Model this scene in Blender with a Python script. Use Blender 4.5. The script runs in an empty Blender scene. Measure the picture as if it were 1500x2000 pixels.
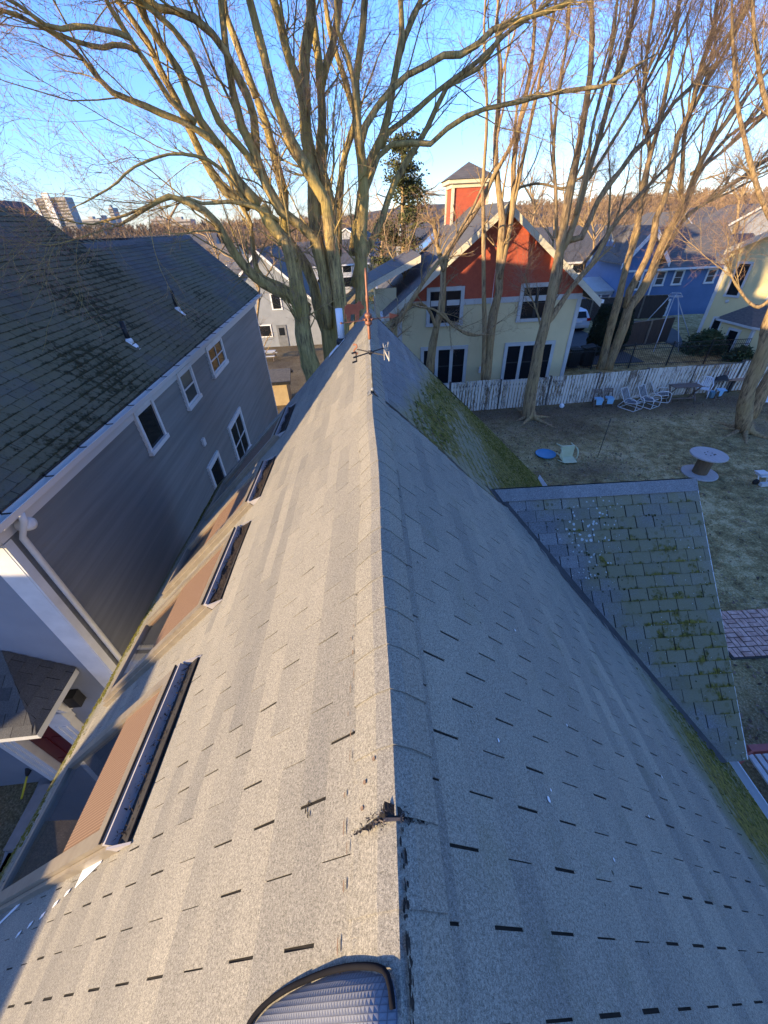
import bpy, math, random
import numpy as np
from mathutils import Vector
random.seed(7); rng = np.random.default_rng(11)
SC = bpy.context.scene
COL = SC.collection
R_ = math.radians

# ------------------------------------------------------------------ camera
CAM = np.array([0.015, 0.0, 7.7])
CR = np.array([[0.99838728, -0.05624717, 0.00768711],
               [-0.04006018, -0.60208669, 0.79742511],
               [-0.0402246, -0.79644703, -0.60336896]])   # columns: right, down, forward
cam = bpy.data.cameras.new('camera'); cam_o = bpy.data.objects.new('camera', cam); COL.objects.link(cam_o)
cam.sensor_fit = 'HORIZONTAL'; cam.sensor_width = 36; cam.lens = 18.0; cam.clip_start = 0.03; cam.clip_end = 9000
from mathutils import Matrix
_m = Matrix(((CR[0][0], -CR[0][1], -CR[0][2], CAM[0]), (CR[1][0], -CR[1][1], -CR[1][2], CAM[1]),
             (CR[2][0], -CR[2][1], -CR[2][2], CAM[2]), (0, 0, 0, 1)))
cam_o.matrix_world = _m
SC.camera = cam_o

# ------------------------------------------------------------------ light
SUN_AZ = 238.0      # where the sun stands, degrees clockwise from +Y
SUN_EL = 8.0
world = bpy.data.worlds.new('World'); SC.world = world; world.use_nodes = True
wn = world.node_tree; bg = wn.nodes['Background']
sky = wn.nodes.new('ShaderNodeTexSky'); sky.sky_type = 'NISHITA'; sky.sun_disc = False
sky.sun_elevation = R_(SUN_EL); sky.sun_rotation = R_(SUN_AZ); sky.altitude = 30
sky.air_density = 1.0; sky.dust_density = 0.3; sky.ozone_density = 4.2
_t = wn.nodes.new('ShaderNodeMix'); _t.data_type = 'RGBA'; _t.blend_type = 'MULTIPLY'; _t.inputs[0].default_value = 1.0; _t.inputs[7].default_value = (0.97, 0.93, 1.22, 1.0)   # sky light tinted bluer to turn the shade blue
wn.links.new(sky.outputs[0], _t.inputs[6]); wn.links.new(_t.outputs[2], bg.inputs[0]); bg.inputs[1].default_value = 0.15
sun = bpy.data.lights.new('sun', 'SUN'); sun.energy = 3.3; sun.angle = R_(0.6); sun.color = (1.0, 0.76, 0.43)
sun_o = bpy.data.objects.new('sun', sun); COL.objects.link(sun_o)
_a, _e = R_(SUN_AZ), R_(SUN_EL)
TO_SUN = Vector((math.sin(_a) * math.cos(_e), math.cos(_a) * math.cos(_e), math.sin(_e)))
sun_o.rotation_euler = (-TO_SUN).to_track_quat('-Z', 'Y').to_euler(); sun_o.location = (-20, -20, 30)
SC.view_settings.view_transform = 'Standard'; SC.view_settings.look = 'None'
SC.view_settings.exposure = 1.88; SC.view_settings.gamma = 1.0
SC.cycles.max_bounces = 5; SC.cycles.transparent_max_bounces = 8

# ------------------------------------------------------------------ pixel -> place helpers (used to measure the photograph)
def ray(u, v): return CR @ np.array([u - 750.0, v - 1000.0, 750.0])
def atY(u, v, Y): r = ray(u, v); return CAM + r * (Y - CAM[1]) / r[1]
def atZ(u, v, z=0.0): r = ray(u, v); return CAM + r * (z - CAM[2]) / r[2]
def atP(u, v, P0, N):
    r = ray(u, v); return CAM + r * (((np.array(P0) - CAM) @ N) / (r @ N))

# ------------------------------------------------------------------ materials
def _nt(name):
    m = bpy.data.materials.new(name); m.use_nodes = True
    nt = m.node_tree; return m, nt, nt.nodes['Principled BSDF'], nt.nodes, nt.links
def c4(c): return (c[0], c[1], c[2], 1.0)
def _noise(nt, vec, scale, detail=4.0, rough=0.6):
    n = nt.nodes.new('ShaderNodeTexNoise'); n.inputs['Scale'].default_value = scale
    n.inputs['Detail'].default_value = detail; n.inputs['Roughness'].default_value = rough
    nt.links.new(vec, n.inputs['Vector']); return n.outputs['Fac']
def _ramp(nt, fac, stops):
    r = nt.nodes.new('ShaderNodeValToRGB'); nt.links.new(fac, r.inputs[0])
    e = r.color_ramp.elements
    while len(e) < len(stops): e.new(0.5)
    for i, (p, c) in enumerate(stops): e[i].position = p; e[i].color = c4(c)
    return r.outputs[0]
def _mix(nt, fac, a, b, mode='MIX'):
    m = nt.nodes.new('ShaderNodeMix'); m.data_type = 'RGBA'; m.blend_type = mode
    for s, v in ((m.inputs[0], fac), (m.inputs[6], a), (m.inputs[7], b)):
        if isinstance(v, (int, float)): s.default_value = v
        elif isinstance(v, tuple): s.default_value = c4(v)
        else: nt.links.new(v, s)
    return m.outputs[2]
def _math(nt, op, a, b=0.0, clamp=False):
    m = nt.nodes.new('ShaderNodeMath'); m.operation = op; m.use_clamp = clamp
    for s, v in ((m.inputs[0], a), (m.inputs[1], b)):
        if isinstance(v, (int, float)): s.default_value = v
        else: nt.links.new(v, s)
    return m.outputs[0]
def _coord(nt, stretch=(1, 1, 1), kind='Object'):
    t = nt.nodes.new('ShaderNodeTexCoord'); mp = nt.nodes.new('ShaderNodeMapping')
    mp.inputs['Scale'].default_value = stretch; nt.links.new(t.outputs[kind], mp.inputs[0]); return mp.outputs[0]
def _bump(nt, bsdf, h, strength, dist=0.01):
    b = nt.nodes.new('ShaderNodeBump'); b.inputs['Strength'].default_value = strength; b.inputs['Distance'].default_value = dist
    nt.links.new(h, b.inputs['Height']); nt.links.new(b.outputs[0], bsdf.inputs['Normal'])

def M(name, c1, c2=None, scale=4.0, rough=0.8, bump=0.0, bscale=60.0, metal=0.0, stretch=(1, 1, 1), spec=0.4, lo=0.35, hi=0.65, dist=0.01):
    m, nt, b, N, L = _nt(name)
    b.inputs['Roughness'].default_value = rough; b.inputs['Metallic'].default_value = metal
    b.inputs['Specular IOR Level'].default_value = spec
    v = _coord(nt, stretch)
    if c2 is None: c2 = tuple(x * 0.82 for x in c1)
    f = _noise(nt, v, scale, 5.0)
    L.new(_ramp(nt, f, [(lo, c1), (hi, c2)]), b.inputs['Base Color'])
    if bump: _bump(nt, b, _noise(nt, v, bscale, 3.0), bump, dist)
    return m

def M_peel(name, paint, wood, scale=9.0, stretch=(1, 1, 0.35), cut=0.55):
    m, nt, b, N, L = _nt(name); b.inputs['Roughness'].default_value = 0.8
    v = _coord(nt, stretch); f = _noise(nt, v, scale, 8.0, 0.75); g = _noise(nt, v, scale * 0.12, 3.0)
    s = _math(nt, 'ADD', f, _math(nt, 'MULTIPLY', _math(nt, 'SUBTRACT', g, 0.5), 0.55))
    L.new(_ramp(nt, s, [(cut - 0.03, paint), (cut + 0.03, wood)]), b.inputs['Base Color'])
    _bump(nt, b, f, 0.3); return m

def M_roof(name, light, dark, moss=(0.078, 0.074, 0.014), lichen=(0.34, 0.37, 0.33), grain=230.0, gamt=0.55, dry=(0.12, 0.12, 0.055)):
    """shingles: attribute ca = (tone, moss, 0 top..1 butt edge, lichen)"""
    m, nt, b, N, L = _nt(name); b.inputs['Roughness'].default_value = 0.92; b.inputs['Specular IOR Level'].default_value = 0.25
    at = N.new('ShaderNodeAttribute'); at.attribute_name = 'ca'
    sp = N.new('ShaderNodeSeparateColor'); L.new(at.outputs['Color'], sp.inputs[0])
    tone, mo, edge, li = sp.outputs[0], sp.outputs[1], sp.outputs[2], at.outputs['Alpha']
    v = _coord(nt)
    big = _noise(nt, v, 1.1, 4.0); streak = _noise(nt, _coord(nt, (3.5, 0.55, 3.5)), 1.6, 4.0)
    t = _math(nt, 'ADD', _math(nt, 'MULTIPLY', tone, 0.62), _math(nt, 'ADD', _math(nt, 'MULTIPLY', big, 0.42), _math(nt, 'MULTIPLY', streak, 0.45)))
    t = _math(nt, 'SUBTRACT', t, 0.24, True)
    base = _mix(nt, t, dark, light)
    g = _noise(nt, v, grain, 2.0, 0.8); g2 = _noise(nt, v, grain * 0.33, 2.0, 0.7)
    gg = _math(nt, 'ADD', _math(nt, 'MULTIPLY', g, 0.6), _math(nt, 'MULTIPLY', g2, 0.4))
    spk = _ramp(nt, gg, [(0.36, (1 - gamt,) * 3), (0.5, (0.92,) * 3), (0.66, (1 + gamt,) * 3)])
    base = _mix(nt, 1.0, base, spk, 'MULTIPLY')
    # dark grime specks
    vo = N.new('ShaderNodeTexVoronoi'); vo.inputs['Scale'].default_value = 9.0; L.new(v, vo.inputs['Vector'])
    speck = _math(nt, 'LESS_THAN', vo.outputs['Distance'], _math(nt, 'MULTIPLY', _math(nt, 'ADD', mo, 0.12), _math(nt, 'MULTIPLY', big, 0.5)))
    base = _mix(nt, _math(nt, 'MULTIPLY', speck, 0.8), base, (0.03, 0.03, 0.022))
    # dry yellow-green film, then moss clumps (thick along butt edges)
    fine = _noise(nt, v, 14.0, 5.0, 0.7); mid = _noise(nt, v, 3.2, 4.0)
    film = _math(nt, 'MULTIPLY', _math(nt, 'SUBTRACT', _math(nt, 'ADD', _math(nt, 'MULTIPLY', mo, 1.15), _math(nt, 'MULTIPLY', mid, 0.9)), 0.66), 2.2, True)
    base = _mix(nt, _math(nt, 'MULTIPLY', film, 0.75), base, dry)
    e3 = _math(nt, 'POWER', edge, 5.0)
    ms = _math(nt, 'ADD', _math(nt, 'ADD', _math(nt, 'MULTIPLY', mo, 0.75), _math(nt, 'MULTIPLY', _math(nt, 'MULTIPLY', e3, mo), 0.55)), _math(nt, 'ADD', _math(nt, 'MULTIPLY', fine, 0.7), _math(nt, 'MULTIPLY', mid, 0.5)))
    br = _noise(nt, v, 6.5, 6.0, 0.75)
    mf = _math(nt, 'MULTIPLY', _math(nt, 'SUBTRACT', _math(nt, 'ADD', ms, _math(nt, 'MULTIPLY', _math(nt, 'SUBTRACT', br, 0.5), 1.6)), 1.18), 5.0, True)
    mcol = _mix(nt, _ramp(nt, _noise(nt, v, 17.0, 5.0, 0.75), [(0.38, (0, 0, 0)), (0.66, (1, 1, 1))]), tuple(x * 0.55 for x in moss), (moss[0] * 2.6, moss[1] * 2.2, moss[2] * 1.8))
    base = _mix(nt, mf, base, mcol)
    # lichen spots
    vo2 = N.new('ShaderNodeTexVoronoi'); vo2.inputs['Scale'].default_value = 19.0; L.new(v, vo2.inputs['Vector'])
    wob = _noise(nt, v, 60.0, 2.0)
    lf = _math(nt, 'LESS_THAN', _math(nt, 'ADD', vo2.outputs['Distance'], _math(nt, 'MULTIPLY', wob, 0.4)), _math(nt, 'ADD', 0.13, _math(nt, 'MULTIPLY', li, _math(nt, 'MULTIPLY', mid, 0.75))))
    lf = _math(nt, 'MULTIPLY', lf, _math(nt, 'GREATER_THAN', li, 0.02))
    base = _mix(nt, lf, base, lichen)
    L.new(base, b.inputs['Base Color'])
    h = _math(nt, 'ADD', _math(nt, 'MULTIPLY', gg, 0.5), _math(nt, 'MULTIPLY', _math(nt, 'MULTIPLY', mf, fine), 4.0))
    _bump(nt, b, h, 0.5, 0.006)
    return m

def M_bark(name, c1, c2, green=(0.16, 0.16, 0.07)):
    m, nt, b, N, L = _nt(name); b.inputs['Roughness'].default_value = 0.95; b.inputs['Specular IOR Level'].default_value = 0.15
    v = _coord(nt, (1, 1, 0.14)); f = _noise(nt, v, 15.0, 6.0, 0.75); w = _coord(nt); g = _noise(nt, w, 1.3, 4.0)
    base = _ramp(nt, f, [(0.38, c1), (0.58, c2)])
    base = _mix(nt, _math(nt, 'MULTIPLY', _math(nt, 'SUBTRACT', g, 0.42), 3.0, True), base, green)
    L.new(base, b.inputs['Base Color']); _bump(nt, b, f, 1.0, 0.05); return m

def M_glass(name, base=(0.012, 0.014, 0.017), rough=0.04, spec=0.5):
    m, nt, b, N, L = _nt(name); b.inputs['Base Color'].default_value = c4(base); b.inputs['Roughness'].default_value = rough
    b.inputs['Specular IOR Level'].default_value = spec
    v = _coord(nt); _bump(nt, b, _noise(nt, v, 1.4, 1.0), 0.06, 0.02); return m
def M_clear(name, tint=(0.9, 0.92, 0.95)):
    m, nt, b, N, L = _nt(name)
    tr = N.new('ShaderNodeBsdfTransparent'); tr.inputs[0].default_value = c4(tint); gl = N.new('ShaderNodeBsdfGlossy'); gl.inputs['Roughness'].default_value = 0.02
    lw = N.new('ShaderNodeLayerWeight'); lw.inputs[0].default_value = 0.5; fr = N.new('ShaderNodeMath'); fr.operation = 'MULTIPLY_ADD'; fr.inputs[1].default_value = 0.8; fr.inputs[2].default_value = 0.13; mx = N.new('ShaderNodeMixShader')
    pw = N.new('ShaderNodeMath'); pw.operation = 'POWER'; pw.inputs[1].default_value = 5.0; L.new(lw.outputs['Facing'], pw.inputs[0]); L.new(pw.outputs[0], fr.inputs[0])
    L.new(fr.outputs[0], mx.inputs[0]); L.new(tr.outputs[0], mx.inputs[1]); L.new(gl.outputs[0], mx.inputs[2])
    L.new(mx.outputs[0], N['Material Output'].inputs[0]); return m

def M_ground(name):
    m, nt, b, N, L = _nt(name); b.inputs['Roughness'].default_value = 1.0; b.inputs['Specular IOR Level'].default_value = 0.1
    v = _coord(nt); big = _noise(nt, v, 0.35, 5.0); mid = _noise(nt, v, 2.6, 6.0, 0.7); fine = _noise(nt, v, 22.0, 4.0, 0.75)
    at = N.new('ShaderNodeAttribute'); at.attribute_name = 'ca'; sp = N.new('ShaderNodeSeparateColor'); L.new(at.outputs['Color'], sp.inputs[0])
    s = _math(nt, 'ADD', _math(nt, 'MULTIPLY', mid, 0.55), _math(nt, 'ADD', _math(nt, 'MULTIPLY', fine, 0.5), _math(nt, 'MULTIPLY', big, 0.35)))
    grass = _ramp(nt, s, [(0.55, (0.090, 0.060, 0.032)), (0.64, (0.19, 0.142, 0.064)), (0.72, (0.31, 0.24, 0.105)), (0.80, (0.52, 0.41, 0.22))])
    dirt = _ramp(nt, fine, [(0.34, (0.055, 0.036, 0.026)), (0.54, (0.12, 0.082, 0.058)), (0.70, (0.28, 0.20, 0.145))])
    f = _math(nt, 'ADD', sp.outputs[0], _math(nt, 'MULTIPLY', _math(nt, 'SUBTRACT', mid, 0.5), 1.5), True)
    L.new(_mix(nt, f, grass, dirt), b.inputs['Base Color']); _bump(nt, b, fine, 0.8, 0.04); return m

MT = dict(
    roof_main=M_roof('asphalt_shingles_grey', (0.315, 0.285, 0.222), (0.15, 0.144, 0.13), grain=420.0, gamt=0.65),
    roof_moss=M_roof('asphalt_shingles_old', (0.26, 0.255, 0.245), (0.095, 0.096, 0.098), lichen=(0.42, 0.44, 0.41), dry=(0.20, 0.175, 0.085)),
    roof_dark=M_roof('dark_weathered_shingles', (0.135, 0.132, 0.12), (0.055, 0.054, 0.053), moss=(0.020, 0.021, 0.008), grain=160.0, gamt=0.4, dry=(0.135, 0.12, 0.062)),
    roof_far=M('slate_shingles', (0.075, 0.075, 0.08), (0.12, 0.115, 0.11), 6.0, 0.9, 0.4, 30, stretch=(1, 1, 3)),
    roof_brown=M('brown_grey_shingles', (0.15, 0.135, 0.12), (0.085, 0.08, 0.08), 3.0, 0.9, 0.4, 25, stretch=(0.4, 2, 2)),
    slit=M('shingle_slit', (0.022, 0.019, 0.016), (0.014, 0.013, 0.012), 30, spec=0.1),
    underlay=M('roof_felt', (0.02, 0.02, 0.02), (0.035, 0.033, 0.03)),
    valley=M('worn_dark_valley', (0.075, 0.072, 0.07), (0.045, 0.044, 0.045), 6, 0.95, 0.4, 80),
    tear=M('torn_asphalt_and_shade', (0.014, 0.013, 0.013), (0.04, 0.035, 0.03), 40, 1.0, 0.8, 90, spec=0.1), torn_felt=M('torn_felt', (0.07, 0.055, 0.046), (0.12, 0.095, 0.08), 60, 1.0),
    rust=M('rust_stain', (0.13, 0.078, 0.048), (0.2, 0.13, 0.085), 60),
    bronze=M('bronze_metal', (0.30, 0.255, 0.19), (0.24, 0.20, 0.15), 8, 0.42, metal=0.35),
    greymetal=M('grey_brown_metal', (0.36, 0.33, 0.32), (0.28, 0.26, 0.25), 5, 0.6),
    darkmetal=M('dark_bronze_metal', (0.028, 0.025, 0.023), (0.04, 0.036, 0.033), 8, 0.7, spec=0.15),
    debris=M('leaf_debris', (0.018, 0.014, 0.012), (0.05, 0.038, 0.03), 60, 1.0, 0.9, 80, spec=0.1),
    blind=None, clear=M_clear('skylight_glass'), shaft=M('wood_shaft', (0.36, 0.2, 0.09), (0.28, 0.15, 0.07), 6, 0.6, stretch=(6, 1, 6)),
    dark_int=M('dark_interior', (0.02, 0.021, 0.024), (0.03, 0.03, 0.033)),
    white=M('white_paint', (0.70, 0.69, 0.67), (0.60, 0.59, 0.57), 3, 0.6),
    white_dirty=M_peel('weathered_white_trim', (0.62, 0.60, 0.57), (0.30, 0.27, 0.24), 3.0, (0.5, 0.5, 1), 0.78),
    pvc=M('white_plastic', (0.72, 0.73, 0.74), (0.66, 0.67, 0.68), 4, 0.45),
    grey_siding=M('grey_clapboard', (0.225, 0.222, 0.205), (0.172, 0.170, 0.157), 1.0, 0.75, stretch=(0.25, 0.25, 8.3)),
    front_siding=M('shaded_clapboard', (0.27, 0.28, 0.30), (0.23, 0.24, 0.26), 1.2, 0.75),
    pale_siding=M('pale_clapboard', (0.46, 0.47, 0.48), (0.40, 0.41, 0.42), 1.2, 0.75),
    yellow=M('yellow_clapboard', (0.66, 0.545, 0.31), (0.60, 0.495, 0.28), 1.0, 0.75),
    yellow2=M('pale_yellow_clapboard', (0.62, 0.52, 0.27), (0.56, 0.47, 0.245), 1.0, 0.75),
    red=M('red_shingle_siding', (0.43, 0.092, 0.045), (0.36, 0.075, 0.040), 5, 0.8, 0.3, 30),
    cream=M('cream_trim', (0.60, 0.54, 0.40), (0.53, 0.48, 0.36), 3, 0.7),
    trim_grey=M('grey_white_trim', (0.50, 0.50, 0.48), (0.44, 0.44, 0.42), 3, 0.7),
    blue=M('blue_clapboard', (0.10, 0.17, 0.31), (0.085, 0.148, 0.275), 1.0, 0.75),
    pale_wall=M('pale_blue_white_siding', (0.23, 0.245, 0.265), (0.19, 0.205, 0.225), 1.5, 0.8),
    glass=M_glass('window_glass', spec=0.25), glass2=M_glass('window_glass_pale', (0.06, 0.065, 0.07), 0.06),
    red_door=M('dark_red_door', (0.13, 0.012, 0.014), (0.10, 0.010, 0.012), 5, 0.45),
    bark=M_bark('maple_bark', (0.12, 0.085, 0.045), (0.54, 0.385, 0.155), (0.47, 0.345, 0.105)),
    bark2=M_bark('brown_bark', (0.10, 0.068, 0.042), (0.42, 0.285, 0.15), (0.36, 0.25, 0.11)),
    twig=M('twig_bark', (0.24, 0.14, 0.12), (0.32, 0.19, 0.15), 6, 0.9),
    twig2=M('red_brown_twigs', (0.24, 0.13, 0.095), (0.33, 0.20, 0.13), 6, 0.9),
    ground=M_ground('winter_lawn'),
    asphalt=M('asphalt', (0.05, 0.052, 0.056), (0.062, 0.063, 0.066), 2, 0.85, 0.2, 80),
    concrete=M('concrete', (0.26, 0.26, 0.26), (0.20, 0.20, 0.20), 3, 0.85, 0.2, 60),
    brick=M('path_brick', (0.62, 0.40, 0.32), (0.36, 0.20, 0.15), 9, 0.9, 0.3, 60),
    mortar=M('path_soil', (0.045, 0.035, 0.028), (0.03, 0.025, 0.02)),
    picket=M_peel('peeling_white_pickets', (0.62, 0.57, 0.49), (0.14, 0.105, 0.075), 26.0, (1, 1, 0.13), 0.54),
    rail=M('grey_wood_rail', (0.12, 0.105, 0.09), (0.07, 0.06, 0.055), 6),
    board=M('brown_boards', (0.075, 0.055, 0.045), (0.05, 0.04, 0.034), 4, 0.9, stretch=(6, 6, 0.5)),
    post=M('wood_post', (0.20, 0.165, 0.125), (0.15, 0.12, 0.09), 5),
    black=M('black_metal', (0.012, 0.012, 0.013), (0.018, 0.018, 0.02), 5, 0.5),
    steel=M('galvanised_steel', (0.42, 0.44, 0.46), (0.36, 0.38, 0.40), 5, 0.45, metal=0.3),
    iron=M('weathered_iron', (0.30, 0.30, 0.29), (0.05, 0.05, 0.052), 14, 0.6, metal=0.3),
    black_iron=M('black_iron', (0.02, 0.02, 0.022), (0.045, 0.04, 0.038), 14, 0.6, metal=0.3),
    letterpale=M('weathered_letter', (0.36, 0.34, 0.30), (0.22, 0.2, 0.18), 20, 0.6),
    copper=M('copper', (0.30, 0.125, 0.07), (0.17, 0.075, 0.05), 14, 0.55, metal=0.4),
    cow=M('rusted_plate', (0.075, 0.025, 0.02), (0.11, 0.04, 0.03), 12, 0.7),
    spool_top=M('grey_plywood', (0.42, 0.38, 0.36), (0.34, 0.31, 0.30), 3, 0.85, stretch=(8, 1, 1)),
    spool_core=M('brown_spool_core', (0.17, 0.105, 0.055), (0.11, 0.07, 0.04), 6, 0.85, stretch=(3, 3, 0.4)),
    bluep=M('blue_plastic', (0.06, 0.24, 0.42), (0.05, 0.20, 0.36), 3, 0.55),
    palechair=M('pale_yellow_plastic', (0.55, 0.56, 0.36), (0.48, 0.49, 0.31), 4, 0.6),
    whitep=M('white_chair_plastic', (0.66, 0.67, 0.69), (0.58, 0.59, 0.61), 4, 0.5),
    strap=M('grey_chair_straps', (0.15, 0.155, 0.165), (0.11, 0.115, 0.12), 4, 0.7),
    frame_w=M('pale_tube_frame', (0.68, 0.66, 0.62), (0.6, 0.58, 0.55), 4, 0.5),
    wood=M('weathered_wood', (0.18, 0.13, 0.105), (0.12, 0.09, 0.075), 4, 0.85, stretch=(1, 6, 6)),
    plank=M('tan_board', (0.36, 0.22, 0.14), (0.30, 0.18, 0.115), 4, 0.85),
    skyblue=M('light_blue_plastic', (0.22, 0.44, 0.60), (0.2, 0.38, 0.52), 4, 0.5),
    redcloth=M('red_cover', (0.22, 0.02, 0.03), (0.16, 0.015, 0.02), 5, 0.7),
    blackcloth=M('black_cover', (0.012, 0.012, 0.015), (0.02, 0.02, 0.024), 5, 0.7),
    redbench=M('faded_red_paint', (0.36, 0.11, 0.10), (0.27, 0.075, 0.07), 6, 0.75),
    slat=M('pale_slats', (0.58, 0.57, 0.56), (0.47, 0.46, 0.46), 4, 0.75),
    pad=None,
    pad_rim=M('dark_rubber_rim', (0.010, 0.010, 0.012), (0.015, 0.015, 0.018), 8, 0.95, spec=0.02),
    needles=M('pine_needles', (0.030, 0.042, 0.012), (0.085, 0.085, 0.022), 2.0, 0.8),
    cypress=M('dark_evergreen', (0.012, 0.020, 0.010), (0.025, 0.036, 0.016), 5, 0.8),
    shrubleaf=M('shrub_leaves', (0.022, 0.042, 0.014), (0.055, 0.085, 0.03), 4, 0.55),
    woods=M('bare_woods', (0.15, 0.095, 0.055), (0.21, 0.14, 0.085), 0.05, 0.95),
    hill=M('brown_hillside', (0.12, 0.085, 0.055), (0.075, 0.058, 0.042), 0.03, 1.0),
    tower=M('pale_concrete', (0.34, 0.32, 0.30), (0.30, 0.28, 0.265), 0.2, 0.9),
    carpaint=M('silver_white_car_paint', (0.50, 0.52, 0.55), (0.48, 0.5, 0.53), 3, 0.25, spec=0.6),
    taillight=M('red_lens', (0.35, 0.01, 0.012), (0.3, 0.01, 0.01), 5, 0.2),
    rubber=M('tyre_rubber', (0.012, 0.012, 0.012), (0.02, 0.02, 0.02), 10, 0.9),
    yellowh=M('yellow_handle', (0.55, 0.5, 0.04), (0.5, 0.45, 0.04), 5, 0.5),
    straw=M('dead_grass', (0.36, 0.30, 0.19), (0.16, 0.145, 0.075), 1.2, 1.0),
    leaf_a=M('dry_leaf', (0.24, 0.16, 0.11), (0.17, 0.11, 0.075), 3, 0.9), leaf_b=M('dark_leaf', (0.06, 0.04, 0.03), (0.1, 0.065, 0.045), 3, 0.9),
    moss=M('moss_cushion', (0.055, 0.055, 0.012), (0.13, 0.12, 0.025), 9.0, 1.0, spec=0.05), moss_dark=M('dark_moss', (0.022, 0.024, 0.010), (0.055, 0.056, 0.02), 9.0, 1.0, spec=0.05),
    tanwall=M('tan_boards', (0.40, 0.30, 0.17), (0.34, 0.25, 0.14), 4, 0.85),
)
def _blind():
    m, nt, b, N, L = _nt('brown_pleated_blind'); b.inputs['Roughness'].default_value = 0.9
    v = _coord(nt); w = N.new('ShaderNodeTexWave'); w.bands_direction = 'Y'; w.inputs['Scale'].default_value = 16.0; L.new(v, w.inputs['Vector'])
    L.new(_ramp(nt, w.outputs['Fac'], [(0.0, (0.115, 0.062, 0.034)), (0.85, (0.135, 0.072, 0.038)), (0.97, (0.26, 0.165, 0.10))]), b.inputs['Base Color']); return m
MT['blind'] = _blind()
def _pad():
    m, nt, b, N, L = _nt('waffle_weave_fabric'); b.inputs['Roughness'].default_value = 0.95; b.inputs['Specular IOR Level'].default_value = 0.1
    uv = N.new('ShaderNodeUVMap'); s = N.new('ShaderNodeSeparateXYZ'); L.new(uv.outputs[0], s.inputs[0])
    def cell(o, k): return _math(nt, 'ABSOLUTE', _math(nt, 'SUBTRACT', _math(nt, 'FRACT', _math(nt, 'MULTIPLY', o, k)), 0.5))
    a = cell(s.outputs[0], 150.0); c = cell(s.outputs[1], 105.0); h = _math(nt, 'MINIMUM', _math(nt, 'SUBTRACT', 0.5, a), _math(nt, 'SUBTRACT', 0.5, c))
    n = _noise(nt, _coord(nt), 40.0, 3.0)
    h2 = _math(nt, 'ADD', h, _math(nt, 'MULTIPLY', n, 0.1))
    L.new(_ramp(nt, h2, [(0.04, (0.09, 0.093, 0.105)), (0.14, (0.18, 0.188, 0.21)), (0.5, (0.21, 0.22, 0.245))]), b.inputs['Base Color'])
    _bump(nt, b, h, 0.7, 0.004); return m
MT['pad'] = _pad()

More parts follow.
